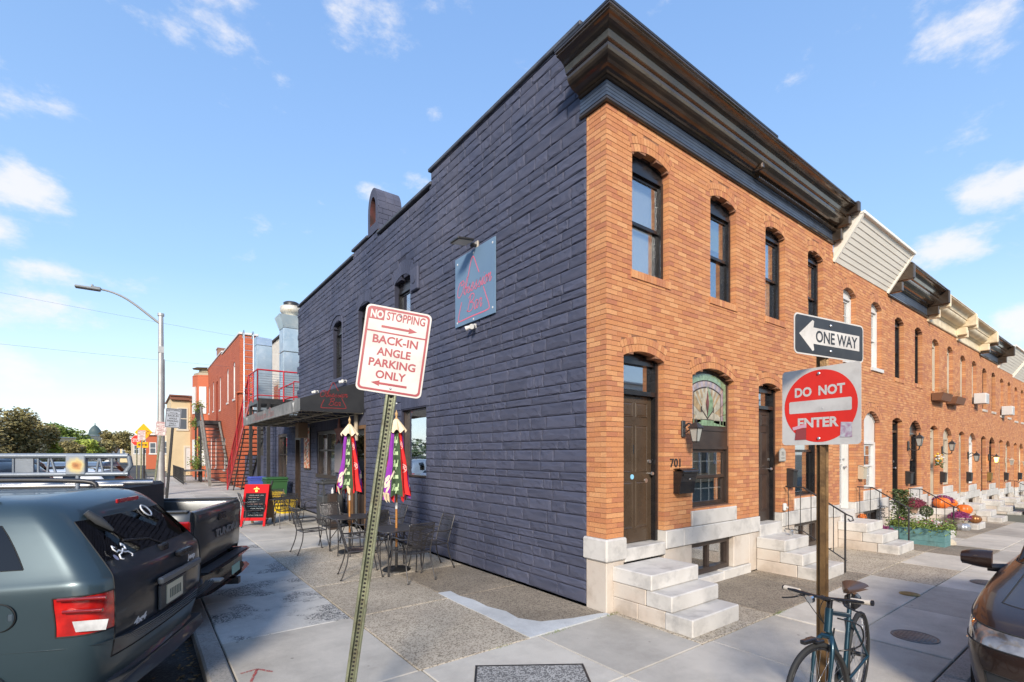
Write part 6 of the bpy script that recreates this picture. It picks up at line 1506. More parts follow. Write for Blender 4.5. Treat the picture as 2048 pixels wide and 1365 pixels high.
t = thing('sign_post', 'leaning weathered steel channel post of the foreground parking sign', 'sign post', mt=S1 @ T(0, 0, -.02) @ RX(R(-90)) @ RZ(R(180)) @ Matrix.Identity(4))
t.matrix_world = S1 @ T(0.0, 0, -.006) @ Matrix(((-1, 0, 0, 0), (0, 0, 1, 0), (0, -1, 0, 0), (0, 0, 0, 1))).inverted() if False else S1
pm = Matrix(((1, 0, 0, 0), (0, 0, 1, 0), (0, 1, 0, 0), (0, 0, 0, 1)))      # post z -> sign y, channel opens to the viewer
pm = Matrix(((1, 0, 0, 0.02), (0, 0, 1, 0), (0, 1, 0, -.008), (0, 0, 0, 1)))
channel_post(t, pm, -2.80, .22, .078, rustpostM, holem=darkM)
for y in (.26, -.27):
    mb = MB(); mb.lathe([(0, .008), (.006, .007), (.009, .001)], 8, mt=T(.01, y * .98, 0)); mb.build('bolt', steelM, t)
mb = MB(); mb.tube(smooth_path([(-.04, -.34, -.03), (-.08, -.31, -.02), (-.12, -.27, -.03)], 3), .002, 4); mb.tube([(.04, -.36, -.02), (.07, -.36, -.02)], .007, 8); mb.build('wire', steelM, t)
# corner pole with two signs
PX, PY = -.385, -2.60
t = thing('sign_post', 'brown rusty steel post carrying the one way and do not enter signs', 'sign post', loc=(PX, PY, 0))
pr = RZ(R(-52))
channel_post(t, RZ(R(205 - 270 + 0)), -.0, 2.98, .082, bronzepostM, holem=M('hole_daylight', (.50, .44, .36), .8))  # pale discs paint the daylight seen through the punched holes
mb = MB(); mb.tube([(0, 0, 0), (0, 0, .012)], .07, 12); mb.build('footing', curbM, t)
xdD = Vector((-.113, -.63, 0)).normalized()
cD = Vector((PX, PY, 2.375)) + xdD.cross(UP).normalized() * .045
t = thing('do_not_enter_sign', 'square white sign with red disc reading DO NOT ENTER', 'sign', mt=fr(cD, xdD, UP))
mb = MB(); mb.prism(rrect(.61, .61, .03), -.003, 0); mb.build('plate', signwM, t)
mb = MB(); circ = [(.284 * math.cos(k * PI / 32), .284 * math.sin(k * PI / 32)) for k in range(64)]; mb.add([(x, y, .0012) for x, y in circ], [tuple(range(64))]); mb.build('disc', signredM, t)
mb = MB(); mb.add([(x, y, .0022) for x, y in rrect(.485, .098, .012)], [tuple(range(24))]); mb.build('bar', signwM, t)
text('donot', t, 0, .12, .39, .078, .0022, signwM); text('enter', t, -.01, -.128, .32, .078, .0022, signwM)
mb = MB(); mb.add([(-.21, -.185, .003), (-.10, -.160, .003), (-.105, -.135, .003), (-.215, -.16, .003)], [(0, 1, 2, 3)]); mb.add([(-.195, -.265, .0028), (-.10, -.262, .0028), (-.10, -.165, .0028), (-.185, -.182, .0028)], [(0, 1, 2, 3)], 1); mb.add([(.16, -.25, .003), (.245, -.25, .003), (.245, -.14, .003), (.165, -.135, .003)], [(0, 1, 2, 3)], 2)
mb.build('stickers', [M('sticker_pink', (.62, .35, .42), .6), M('sticker_red', (.28, .05, .05), .6), M('sticker_grey', (.50, .50, .52), .6, c2=(.35, .2, .3), scale=40)], t)
for y in (.255, -.255, -.0): mb = MB(); mb.lathe([(0, .009), (.008, .008), (.012, .002)], 10, mt=T(0, y, .002) if y else T(.03, -.02, .0024) @ SC(.4, .4, .4)); mb.build('bolt', steelM, t)
xdO = Vector((.985, -.17, 0)).normalized()
cO = Vector((PX, PY, 2.90)) + xdO.cross(UP).normalized() * .045 + Vector((.0, 0, 0)) + xdO * .03
t = thing('one_way_sign', 'black ONE WAY sign with a white arrow pointing left', 'sign', mt=fr(cO, xdO, UP))
mb = MB(); mb.prism(rrect(.914, .305, .04), -.003, 0); mb.build('plate', signwM, t)
mb = MB(); mb.add([(x, y, .0010) for x, y in rrect(.892, .283, .032)], [tuple(range(24))]); mb.build('field', signblackM, t)
mb = MB(); mb.add([(-.40, 0, .002), (-.235, -.118, .002), (-.215, -.110, .002), (-.225, -.062, .002), (.395, -.062, .002), (.395, .062, .002), (-.225, .062, .002), (-.215, .110, .002), (-.235, .118, .002)], [tuple(range(9))]); mb.build('arrow', signwM, t)
text('oneway', t, .085, 0, .56, .092, .003, signblackM)
for y in (.10, -.10): mb = MB(); mb.lathe([(0, .009), (.008, .008), (.012, .002)], 10, mt=T(0, y, .001)); mb.build('bolt', steelM, t)
xb = Vector((.96, .28, 0)).normalized(); t = thing('plain_sign_back', 'grey sign seen edge on behind the do not enter sign', 'sign', mt=fr(Vector((PX + .33, PY - .06, 2.36)), xb, UP))
mb = MB(); mb.prism(rrect(.46, .36, .02), -.003, 0); mb.build('plate', signbackM, t); mb = MB(); mb.box(-.33, -.2, -.02, .02, -.012, -.004); mb.build('bracket', steelM, t)
# distant parking signs, stop and bicycle signs
def at(px, dep): return CAM + FW * dep + RT * ((px - 1024) / 984.5 * dep)
for (px, dep, lean, lab, face) in ((346, 15.5, .085, 'second parking sign, face coloured as if in shade, on a black post beside the street lamp', M('sign_shade', (.30, .32, .36), .5)), (322, 22, .12, 'third parking sign, half hidden behind the street lamp pole', signwM), (283, 30, .02, 'small pale parking sign before the yellow bicycle sign', signwM)):  # second sign: face and print darkened to paint in shade
    p = at(px, dep); p.z = 3.12
    yd = UP + RT * lean; m = fr(p, RT + FW * .1 - UP * lean, yd)
    noparking('b', m, lab, face, text_m=maroonM if face is signwM else signblackM)
    t = thing('sign_post', 'thin dark post of the ' + lab.split(',')[0], 'sign post', mt=m); mb = MB(); L_ = 3.1 / yd.normalized().z; mb.box(-.035, .035, -L_, .2, -.04, -.006); mb.build('post', rustpostM if face is signwM else blackmM, t)
p = at(287, 31); p.z = 3.35; m = fr(p, RT, UP)
t = thing('bicycle_warning_sign', 'yellow diamond bicycle sign above a yellow double arrow plate', 'sign', mt=m)
mb = MB(); mb.prism([(0, -.56), (.56, 0), (0, .56), (-.56, 0)], -.004, 0); mb.build('diamond', yellowM, t); mb = MB()
for x in (-.06, .30): mb.tube([(x + .12 * math.cos(k * PI / 8), -.06 + .12 * math.sin(k * PI / 8), .004) for k in range(16)], .014, 4, closed=True)
mb.tube([(-.06, -.06, .004), (.06, .10, .004), (.26, .10, .004), (.30, -.06, .004)], .012, 4); mb.build('bicycle_symbol', signblackM, t)
mb = MB(); mb.box(-.42, .30, -.98, -.62, -.004, 0); mb.build('arrow_plate', yellowM, t); mb = MB(); arrow(mb, -.05, .25, -.80, .03, .12, .09, .004); arrow(mb, -.05, -.37, -.80, .03, .12, .09, .004); mb.build('arrows', signblackM, t)
mb = MB(); mb.box(-.04, .04, -3.35, .5, -.06, -.01); mb.build('post', blackmM, t)
p = at(273, 35); p.z = 2.95; t = thing('stop_sign', 'red stop sign partly behind the yellow bicycle sign', 'sign', mt=fr(p, RT, UP)); mb = MB(); o8 = [(.40 * math.cos(PI / 8 + k * PI / 4), .40 * math.sin(PI / 8 + k * PI / 4)) for k in range(8)]; mb.prism(o8, -.004, 0); mb.build('octagon', signwM, t); mb = MB(); mb.add([(x * .94, y * .94, .002) for x, y in o8], [tuple(range(8))]); mb.build('face', signredM, t); text('stop', t, 0, 0, .56, .24, .004, signwM)
mb = MB(); mb.box(-.03, .03, -2.95, .3, -.05, -.01); mb.build('post', rustpostM, t)
# street lamp
t = thing('street_lamp', 'tall grey street lamp with a curved arm over the street', 'street lamp', loc=(-3.85, 25.2, 0))
mb = MB(); mb.tube([(0, 0, 0), (0, 0, 8.75)], [.17, .10], 20); mb.build('pole', polegM, t)
mb = MB(); mb.tube([(0, 0, .0), (0, 0, .35)], .24, 16); mb.build('base', polegM, t); mb = MB(); mb.tube([(0, 0, 8.7), (0, 0, 8.82)], .14, 16); mb.build('cap', polegM, t)
mb = MB(); mb.tube([(0, 0, 2.1), (0, 0, 2.9)], .158, 16); mb.build('poster_wrap', M('wrap', (.22, .21, .19), .7, c2=(.35, .33, .3), scale=14), t)
mb = MB(); mb.tube(bez((-.08, 0, 8.35), (-1.0, 0, 9.05), (-1.4, 0, 9.55), (-2.35, 0, 9.55), 14), [.055 - .001 * i for i in range(15)], 10); mb.build('arm', polegM, t)
mb = MB(); mb.bevbox(-3.15, -2.25, -.17, .17, 9.46, 9.56, .03); mb.bevbox(-2.6, -2.25, -.12, .12, 9.56, 9.62, .02); mb.tube([(-2.55, 0, 9.6), (-2.55, 0, 9.7)], .05, 10); mb.build('lamp_head', M('lamp_grey', (.25, .26, .26), .5), t)
mb = MB(); mb.box(-.12, .12, -.12, -.06, 6.9, 7.2); mb.tube([(.13, 0, 4.2), (.13, 0, 6.6)], .03, 8); mb.build('conduit', polegM, t)
# overhead wires
for (a, b, s, lab) in (((-80, 62, 27), (14, 30, 8.6), 2.2, 'upper thin overhead wire crossing the left of the sky'), ((-80, 48, 14.5), (3, 32, 7.6), 1.2, 'lower thin overhead wire crossing the left of the sky')):
    mb = MB(); n = 24; mb.tube([(a[0] + (b[0] - a[0]) * i / n, a[1] + (b[1] - a[1]) * i / n, a[2] + (b[2] - a[2]) * i / n - s * 4 * (i / n) * (1 - i / n)) for i in range(n + 1)], .006, 4)
    o = mb.build('overhead_wire', M('wire_grey', (.12, .12, .13), .6), None); o['label'] = lab; o['category'] = 'wire'

# ---------------------------------------------------------------- bicycle
t = thing('bicycle', 'teal bicycle locked to the brown sign post', 'bicycle', mt=T(.06, -2.70, 0) @ RZ(R(186)))
bikeM = paintM('teal_bike_paint', (.014, .050, .075), .4, .28); r = .345
def wheel_parts(par, cx, disc):
    tm = T(cx, 0, r) @ RX(R(90))
    w = MB(); w.tube([(cx + (r - .017) * math.cos(a), 0, r + (r - .017) * math.sin(a)) for a in [2 * PI * k / 48 for k in range(48)]], .017, 8, closed=True); ty = w.build('tyre', rubberM, par)
    w = MB(); w.tube([(cx + (r - .042) * math.cos(a), 0, r + (r - .042) * math.sin(a)) for a in [2 * PI * k / 48 for k in range(48)]], .011, 6, closed=True); w.build('rim', blackM, par)
    w = MB()
    for k in range(28):
        a = 2 * PI * k / 28; b = a + (.5 if k % 4 < 2 else -.5); s = .03 if k % 2 else -.03; w.tube([(cx + .025 * math.cos(b), s, r + .025 * math.sin(b)), (cx + (r - .05) * math.cos(a), 0, r + (r - .05) * math.sin(a))], .0013, 3)
    w.build('spokes', steelM, par)
    w = MB(); w.tube([(cx, -.05, r), (cx, .05, r)], .018, 10); w.build('hub', blackmM, par)
    w = MB(); w.tube([(cx, .032, r), (cx, .034, r)], .075, 24); w.build('brake_disc', steelM, par)
rw = bpy.data.objects.new('rear_wheel', None); col.objects.link(rw); rw.parent = t; wheel_parts(rw, 0, 1)
BB = (.43, 0, .28); ST = (.28, 0, .78); HT = (.83, 0, .90); HB = (.87, 0, .74)
mb = MB(); mb.tube([BB, ST], .017, 10); mb.tube([(.30, 0, .73), (.835, 0, .87)], .018, 10); mb.tube([BB, (.865, 0, .76)], .023, 10); mb.tube([HT, HB], .026, 12)
for s in (-1, 1):
    mb.tube([(BB[0] - .02, s * .03, BB[2]), (0, s * .065, r)], .011, 8); mb.tube([(.31, s * .02, .70), (0, s * .065, r)], .009, 8)
mb.tube([(BB[0], -.035, BB[2]), (BB[0], .035, BB[2])], .026, 12); mb.build('frame', bikeM, t)
mb = MB(); mb.tube([ST, (.235, 0, .92)], .0135, 10); mb.build('seat_post', blackM, t)
mb = MB(); pts = []
for i in range(13):
    f = i / 12; x = .10 + .27 * f; w = .075 * (1 - f)**.9 + .018; row = []
    for k in range(9): a = PI * k / 8; row.append((x, w * math.cos(a), .925 + .03 * math.sin(a) + .012 * (1 - f)**2))
    pts.append(row)
mb.grid(pts); mb.grid([[(p[0], p[1], .915) for p in row] for row in pts]); mb.build('saddle', M('saddle_brown', (.06, .035, .025), .35), t)
mb = MB(); mb.bevbox(.12, .24, -.05, .05, .76, .88, .025); mb.build('saddle_bag', blackM, t)
mb = MB(); mb.tube([(BB[0], .045, BB[2]), (BB[0] + .13, .06, BB[2] - .10)], .012, 8); mb.tube([(BB[0], -.045, BB[2]), (BB[0] - .13, -.06, BB[2] + .10)], .012, 8); mb.tube([(BB[0], -.042, BB[2]), (BB[0], -.046, BB[2])], .085, 28)
for (x, y, z) in ((BB[0] + .13, .10, BB[2] - .10), (BB[0] - .13, -.10, BB[2] + .10)): mb.bevbox(x - .045, x + .045, y - .045, y + .045, z - .012, z + .012, .005)
mb.build('cranks', blackmM, t)
mb = MB(); mb.tube([(BB[0], -.044, BB[2] + .085), (0, -.04, r + .035)], .004, 5); mb.tube([(BB[0], -.044, BB[2] - .085), (.03, -.04, r - .06), (.0, -.04, r - .03)], .004, 5); mb.tube([(0, -.03, r), (0, -.05, r)], [.05, .03], 18); mb.build('chain', blackmM, t)
# steering assembly turned about the head tube
ax = (Vector(HT) - Vector(HB)).normalized(); st_m = T(*HB) @ Matrix.Rotation(R(-18), 4, ax) @ T(*[-v for v in HB])
fk = bpy.data.objects.new('steering', None); col.objects.link(fk); fk.parent = t; fk.matrix_local = st_m
fx = 1.02; mb = MB()
for s in (-1, 1): mb.tube(smooth_path([(.885, s * .03, .715), (.92, s * .058, .66), (.97, s * .062, .5), (fx, s * .06, r)], 4), [.016] * 4 + [.014] * 4 + [.011] * 5, 8)
mb.tube([(.885, -.03, .715), (.885, .03, .715)], .02, 8); mb.build('fork', bikeM, fk)
wheel_parts(fk, fx, 1)
mb = MB(); mb.tube([HT, (.815, 0, .955)], .019, 10); mb.tube([(.815, 0, .95), (.90, 0, .985)], .017, 10); mb.build('stem', blackM, fk)
mb = MB(); mb.tube(smooth_path([(.87, -.30, 1.0), (.89, -.16, .992), (.90, -.05, .985), (.90, .05, .985), (.89, .16, .992), (.87, .30, 1.0)], 4), .0125, 8); mb.build('handlebar', blackM, fk)
for s in (-1, 1):
    mb = MB(); mb.tube([(.872, s * .185, .994), (.868, s * .305, 1.0)], .0175, 10); mb.build('grip', M('cream_grip', (.60, .52, .42), .6), fk); mb = MB(); mb.tube([(.867, s * .305, 1.0), (.866, s * .315, 1.0)], .019, 10); mb.build('grip_end', blackM, fk)
    mb = MB(); mb.tube(smooth_path([(.89, s * .155, .985), (.93, s * .17, .965), (.935, s * .24, .945), (.925, s * .29, .935)], 4), .006, 6); mb.bevbox(.875, .905, s * .15 - .012, s * .15 + .012, .965, .995, .004); mb.build('brake_lever', blackM, fk)
    mb = MB(); mb.tube(smooth_path([(.93, s * .15, .98), (.99, s * .08, 1.0), (.97, s * .02, .90), (.90, 0, .80)], 5), .0028, 5); mb.build('cable', blackM, fk)
mb = MB(); mb.tube([(.925, -.06, .965), (.955, -.06, .965)], .026, 14); mb.build('bell', chromeM, fk)
mb = MB(); mb.bevbox(1.02, 1.15, -.02, .02, .70, .73, .006); mb.bevbox(.98, 1.05, -.05, .05, .695, .72, .006); mb.build('fender_bracket', blackM, fk)
mb = MB(); mb.tube(smooth_path([(.62, .0, .78), (.5, .12, .72), (.42, .10, .55), (.5, -.05, .5), (.62, -.02, .7)], 4), .006, 6); mb.build('lock_cable', blackM, t)

# ---------------------------------------------------------------- vehicles
def cage_body(par, rows, side_map, part, mats, level=2, seams=True):
    """rows: dicts z=(rear,front) w xr xf rc fc S=[x...]; part(k,m) -> material key; returns part meshes"""
    ring = []
    for rw_ in rows:
        zr, zf = rw_['z']; xr, xf, w = rw_['xr'], rw_['xf'], rw_['w']; rc, fc = rw_.get('rc', .14), rw_.get('fc', .35)
        half = [(xr, 0), (xr + .005, .5 * w), (xr + rc * .25, .88 * w), (xr + rc, w)] + [(x, w * (1.0 if x < xf * .7 else .985)) for x in rw_['S']] + [(xf - fc, w * .96), (xf - fc * .35, .80 * w), (xf - .03, .42 * w), (xf, 0)]
        def zz(x): return zr + (zf - zr) * max(0, min(1, (x - xr) / (xf - xr)))
        zk = rw_.get('zz') or zz
        L_ = [(x, y, zk(x)) for x, y in half]; ring.append(L_ + [(x, -y, z) for x, y, z in L_[-2:0:-1]])
    nh = len(half); n = len(ring[0]); vs = [p for r_ in ring for p in r_]; fs = []; ms = []
    keys = list(mats)
    for k in range(len(ring) - 1):
        for m in range(n):
            m2 = (m + 1) % n; hm = m if m < nh - 1 else n - 1 - m
            fs.append((k * n + m, k * n + m2, (k + 1) * n + m2, (k + 1) * n + m)); ms.append(keys.index(part(k, hm, m < nh - 1)))
    b = (len(ring) - 1) * n
    for m in range(nh - 1):
        a, c = m, m + 1; a2, c2 = (n - m) % n, n - m - 1
        f = []
        for q in (b + a, b + c, b + c2, b + a2):
            if q not in f: f.append(q)
        if len(f) >= 3: fs.append(tuple(f)); ms.append(keys.index(part(99, m, True)))
    me = bpy.data.meshes.new('tmp'); me.from_pydata(vs, [], fs); me.update(calc_edges=True)
    for i, p in enumerate(me.polygons): p.material_index = ms[i]; p.use_smooth = True
    for k_ in keys: me.materials.append(mats[k_])
    o = bpy.data.objects.new('tmp', me); col.objects.link(o); md = o.modifiers.new('s', 'SUBSURF'); md.levels = level
    bpy.context.view_layer.update(); ev = bpy.data.meshes.new_from_object(o.evaluated_get(bpy.context.evaluated_depsgraph_get())); bpy.data.objects.remove(o)
    co = [v.co.copy() for v in ev.vertices]; nrm_ = [v.normal.copy() for v in ev.vertices]
    out = {}
    for ki, k_ in enumerate(keys):
        polys = [p for p in ev.polygons if p.material_index == ki]
        if not polys: continue
        mb = MB(); idx = {}
        lift = 0 if k_ == 'body' else (-.006 if 'glass' in k_ or 'window' in k_ else .002)
        for p in polys:
            f = []
            for v in p.vertices:
                if v not in idx: idx[v] = len(mb.v); mb.v.append(co[v] + nrm_[v] * lift)
                f.append(idx[v])
            mb.f.append(f); mb.m.append(0); mb.sm.append(True)
        out[k_] = mb.build(k_ if '#' not in k_ else k_.split('#')[0], mats[k_], par)
    if seams:
        em = {}
        for p in ev.polygons:
            for e in p.edge_keys: em.setdefault(e, []).append(p.material_index)
        mb = MB()
        for (a, b_), l in em.items():
            if len(l) == 2 and l[0] != l[1]: mb.tube([co[a] + nrm_[a] * .001, co[b_] + nrm_[b_] * .001], .006, 4, cap=False)
        mb.build('seal', rubberM, par)
    return out
def wheel(par, x, y, rr_=.37, w=.24, m=None, side=1):
    s = side; o = bpy.data.objects.new('wheel', None); col.objects.link(o); o.parent = par; o.matrix_local = T(x, y, rr_) @ RX(R(-90 * s))
    mb = MB(); mb.lathe([(rr_ * .64, -w / 2), (rr_ * .93, -w / 2), (rr_, -w / 2 + .03), (rr_, w / 2 - .03), (rr_ * .93, w / 2), (rr_ * .64, w / 2)], 32); mb.build('tyre', rubberM, o)
    mb = MB(); mb.lathe([(0, w / 2 - .04), (.05, w / 2 - .03), (.07, w / 2 - .06), (rr_ * .6, w / 2 - .05), (rr_ * .66, w / 2 - .005), (rr_ * .66, w / 2 - .1), (0, w / 2 - .12)], 24)
    for k in range(5): mb.box(.04, rr_ * .62, -.035, .035, w / 2 - .05, w / 2 - .015, mt=RZ(k * 2 * PI / 5))
    mb.build('rim', m or steelM, o)
FWD = R(156.7)     # heading of the parked cars, backs to the kerb
jeep = thing('parked_suv', 'blue grey off-road SUV backed in at the left edge of the photo', 'car', mt=T(-4.455, .875, ROADZ) @ RZ(FWD))
Z = -ROADZ; dz_ = Z
def Zs(a, b=None): return (a + dz_, (b if b is not None else a) + dz_)
jr = [dict(z=Zs(.36), w=.90, xr=.10, xf=4.60, S=[.42, .62, 1.30, 1.40, 2.25, 2.35, 3.3]),
      dict(z=Zs(.60), w=.935, xr=.03, xf=4.68, S=[.42, .62, 1.30, 1.40, 2.25, 2.35, 3.3]),
      dict(z=Zs(.77), w=.945, xr=.0, xf=4.70, S=[.24, .60, 1.30, 1.40, 2.25, 2.35, 3.3]),
      dict(z=Zs(1.11, .95), w=.93, xr=.015, xf=4.66, S=[.36, .62, 1.30, 1.40, 2.25, 2.35, 3.3]),
      dict(z=Zs(1.15, 1.02), w=.915, xr=.03, xf=4.50, S=[.30, .39, 1.10, 1.25, 2.25, 2.35, 3.3]),
      dict(z=Zs(1.19, 1.12), w=.885, xr=.06, xf=3.55, fc=.30, S=[.31, .40, 1.10, 1.25, 2.25, 2.35, 3.1]),
      dict(z=Zs(1.56), w=.75, xr=.36, xf=2.85, fc=.25, S=[.56, .66, 1.12, 1.26, 2.12, 2.2, 2.55]),
      dict(z=Zs(1.655), w=.68, xr=.46, xf=2.70, fc=.25, S=[.70, .9, 1.28, 1.38, 2.1, 2.2, 2.45]),
      dict(z=Zs(1.70), w=.50, xr=.62, xf=2.55, fc=.25, S=[.8, .95, 1.28, 1.38, 2.05, 2.15, 2.35])]
def jpart(k, m, left):
    sfx = '#l' if left else '#r'
    if k == 2 and m in (2, 3): return 'tail_lamp' + sfx
    if k == 5 and m in (0, 1): return 'rear_window'
    if k == 5 and m in (5,): return 'side_window#q' + sfx[1]
    if k == 5 and m in (7,): return 'side_window#r' + sfx[1]
    if k == 5 and m in (9,): return 'side_window#f' + sfx[1]
    if k == 5 and m >= 11: return 'windscreen'
    if k in (1, 2, 3, 4) and m in (0, 1): return 'tailgate'
    return 'body'
jm = {'body': jeepM, 'tailgate': paintM('tailgate_dark', (.030, .036, .045), .4, .3), 'tail_lamp#l': lampredM, 'tail_lamp#r': lampredM, 'rear_window': carglass, 'windscreen': carglass}
for a in 'qrf':
    for b in 'lr': jm['side_window#' + a + b] = carglass
cage_body(jeep, jr, None, jpart, jm)
def jb(nm, m, fn, par=jeep, **k): mb = MB(); fn(mb); return mb.build(nm, m, par, **k)
for nm in ('interior',): jb('interior', darkM, lambda mb: (mb.box(.5, 2.9, -.62, .62, .75 + dz_, 1.5 + dz_), mb.box(.3, .5, -.7, .7, .5 + dz_, 1.15 + dz_)))
def bumper(mb):
    prof = [(-.0, .72), (.10, .715), (.135, .69), (.15, .62), (.14, .50), (.10, .40), (0.0, .34)]
    path = [(.95, .935), (.30, .95), (.08, .90), (-.0, .70), (-.03, .35), (-.035, 0), (-.03, -.35), (0, -.70), (.08, -.90), (.30, -.95), (.95, -.935)]
    sweep(mb, path[::-1], [(o, z + dz_) for o, z in prof], smooth=True)
jb('bumper', paintM('bumper_dark', (.035, .045, .055), .2, .4), bumper)
jb('bumper_tread', rubberM, lambda mb: [mb.grid([[(-.03 - o * 1.0 + (abs(y) / .85)**4 * .07, y, .722 + dz_ + .004 * (q % 2)) for y in [-.8 + 1.6 * i / 24 for i in range(25)]] for o in ((q * .012) + .012,  (q * .012) + .022)]) for q in range(7)])
jb('bumper_end_pad', M('pad_grey', (.25, .24, .22), .5), lambda mb: mb.bevbox(-.135, -.01, -.88, -.76, .70 + dz_, .725 + dz_, .01))
jb('lower_valance', plasticM, lambda mb: mb.box(.05, .3, -.8, .8, .28 + dz_, .40 + dz_))
jb('brake_light', lampredM, lambda mb: mb.bevbox(.325, .345, -.17, .17, 1.60 + dz_, 1.635 + dz_, .006))
gm_ = lambda u, z: (.075 + (.36 - .06) * (z - 1.19) / .37 - .02, u, z + dz_)      # point on the rear glass
jb('wiper', blackM, lambda mb: (mb.tube([gm_(-.02, 1.24), gm_(.10, 1.30), gm_(.42, 1.34)], .010, 6), mb.bevbox(.05, .10, -.06, .06, 1.18 + dz_, 1.24 + dz_, .01)))
jb('glass_hinge', plasticM, lambda mb: mb.tube([gm_(.52, 1.57), gm_(.48, 1.50), gm_(.42, 1.42)], [.022, .035, .012], 8))
jb('handle_bar', M('grey_trim', (.16, .17, .18), .4, .5), lambda mb: mb.bevbox(-.045, -.0, -.52, .30, .955 + dz_, 1.01 + dz_, .012))
jb('plate_recess', plasticM, lambda mb: mb.bevbox(-.012, .01, -.26, .26, .74 + dz_, .94 + dz_, .008))
jb('licence_plate', M('plate_cream', (.55, .52, .40), .5), lambda mb: mb.box(-.020, -.012, -.155, .155, .765 + dz_, .92 + dz_)); jb('plate_print', M('plate_print', (.10, .12, .10), .6), lambda mb: [mb.box(-.0215, -.0200, -.11 + k * .033, -.09 + k * .033, .80 + dz_, .875 + dz_) for k in range(7)])
jb('liftgate_handle', blackM, lambda mb: mb.bevbox(-.03, .03, -.36, -.10, 1.10 + dz_, 1.15 + dz_, .012))
def lab(key, u, z, w, h, m, x=-.008):
    o = text(key, jeep, 0, 0, w, h, 0, m); o.matrix_local = fr((x, u, z + dz_), (0, -1, 0), (0, 0, 1)) @ SC(w, h, .004)
bdg = M('badge_silver', (.62, .62, .62), .35); lab('jeep', -.35, 1.055, .17, .065, bdg, -.018); lab('fourx', .60, .79, .19, .05, bdg, -.018)
jb('fuel_flap', jeepM, lambda mb: mb.tube([(.62, .945, .95 + dz_), (.62, .951, .95 + dz_)], .085, 28)); jb('fuel_ring', rubberM, lambda mb: mb.tube([(.62 + .088 * math.cos(a), .944, .95 + dz_ + .088 * math.sin(a)) for a in [2 * PI * k / 32 for k in range(32)]], .004, 4, closed=True)); jb('fuel_catch', M('catch_blue_grey', (.05, .07, .09), .4), lambda mb: mb.bevbox(.535, .57, .945, .956, .925 + dz_, .975 + dz_, .008))  # catch in a blue grey close to the body paint
for s in (-1, 1):
    def rl(mb, s=s): mb.tube(smooth_path([(.85, s * .60, 1.69 + dz_), (.95, s * .60, 1.745 + dz_), (1.6, s * .60, 1.76 + dz_), (2.3, s * .59, 1.74 + dz_), (2.45, s * .58, 1.68 + dz_)], 4), .022, 8)
    jb('roof_rail', blackmM, rl)
jb('reverse_lamp', lampclearM, lambda mb: mb.add([(.035, .945, .83 + dz_), (.20, .953, .83 + dz_), (.22, .953, .90 + dz_), (.02, .943, .90 + dz_)], [(0, 1, 2, 3)]))
for z0_, z1_, u0_, u1_ in ((.93, 1.0, .05, .27), (1.02, 1.07, .03, .30)): jb('lamp_reflector', M('lamp_dark_red', (.20, .006, .006), .1, coat=1.), lambda mb, z0_=z0_, z1_=z1_, u0_=u0_, u1_=u1_: [mb.tube([(u, .950 + .004 * (u > .1), (z0_ + z1_) / 2 + dz_) for u in (u0_, (u0_ + u1_) / 2, u1_)], .013, 6)])
# stickers on the glass
whst = M('sticker_white', (.75, .75, .76), .5)
def hook(mb, u0, z0, s):
    P2 = lambda a, b: tuple(Vector(gm_(u0 - a * s, z0 + b * s)) + Vector((-.012, 0, 0)))
    for q in (1, -1):
        mb.tube([P2(q * x, y) for x, y in ((0, 0), (.25, .12), (.5, .05), (.62, .25), (.5, .42), (.38, .30))], .006, 4); mb.tube([P2(q * x, y) for x, y in ((0, 0), (.25, -.08), (.5, -.1), (.7, -.3), (.5, -.38))], .006, 4)
jb('hook_sticker', whst, lambda mb: hook(mb, .56, 1.28, .12))
jb('round_sticker', M('sticker_lilac', (.35, .33, .42), .5), lambda mb: mb.add([tuple(Vector(gm_(.68 + .02 * math.cos(a), 1.26 + .02 * math.sin(a))) + Vector((-.012, 0, 0))) for a in [k * PI / 6 for k in range(12)]], [tuple(range(12))]))
jb('oval_sticker', whst, lambda mb: (mb.tube([tuple(Vector(gm_(-.22 + .055 * math.cos(a), 1.50 + .045 * math.sin(a))) + Vector((-.014, 0, 0))) for a in [k * PI / 8 for k in range(16)]], .007, 4, closed=True)))
def crab(mb):
    y = .835; P2 = lambda a, b: (.83 + a, .885 - (1.26 + b - 1.19) * .36 * .95 + .012, 1.26 + b + dz_)
    for q in (1, -1):
        for k in range(3): mb.tube([P2(0, 0), P2(q * .05, .015 - k * .02), P2(q * .075, -.02 - k * .018)], .005, 4)
        mb.tube([P2(0, .01), P2(q * .05, .04), P2(q * .04, .07), P2(q * .02, .055)], .006, 4)
    mb.lathe([(0, -.008), (.03, 0), (0, .008)], 10, mt=T(*P2(0, 0)) @ RX(R(90)))
jb('crab_sticker', whst, crab)
for (x, y, s) in ((.95, .84, 1), (3.75, .84, 1), (.95, -.84, -1), (3.75, -.84, -1)):
    wheel(jeep, x, y, side=s)
    jb('wheel_arch', plasticM, lambda mb, x=x, s=s: mb.tube([(x + .44 * math.cos(a), s * .94, .37 + .44 * math.sin(a)) for a in [PI * k / 16 for k in range(17)]], .035, 6)); jb('dark_arch_disc', darkM, lambda mb, x=x, s=s: mb.tube([(x, s * .90, .37), (x, s * .946, .37)], .42, 28))  # dark disc stands in for the hollow, unlit wheel arch
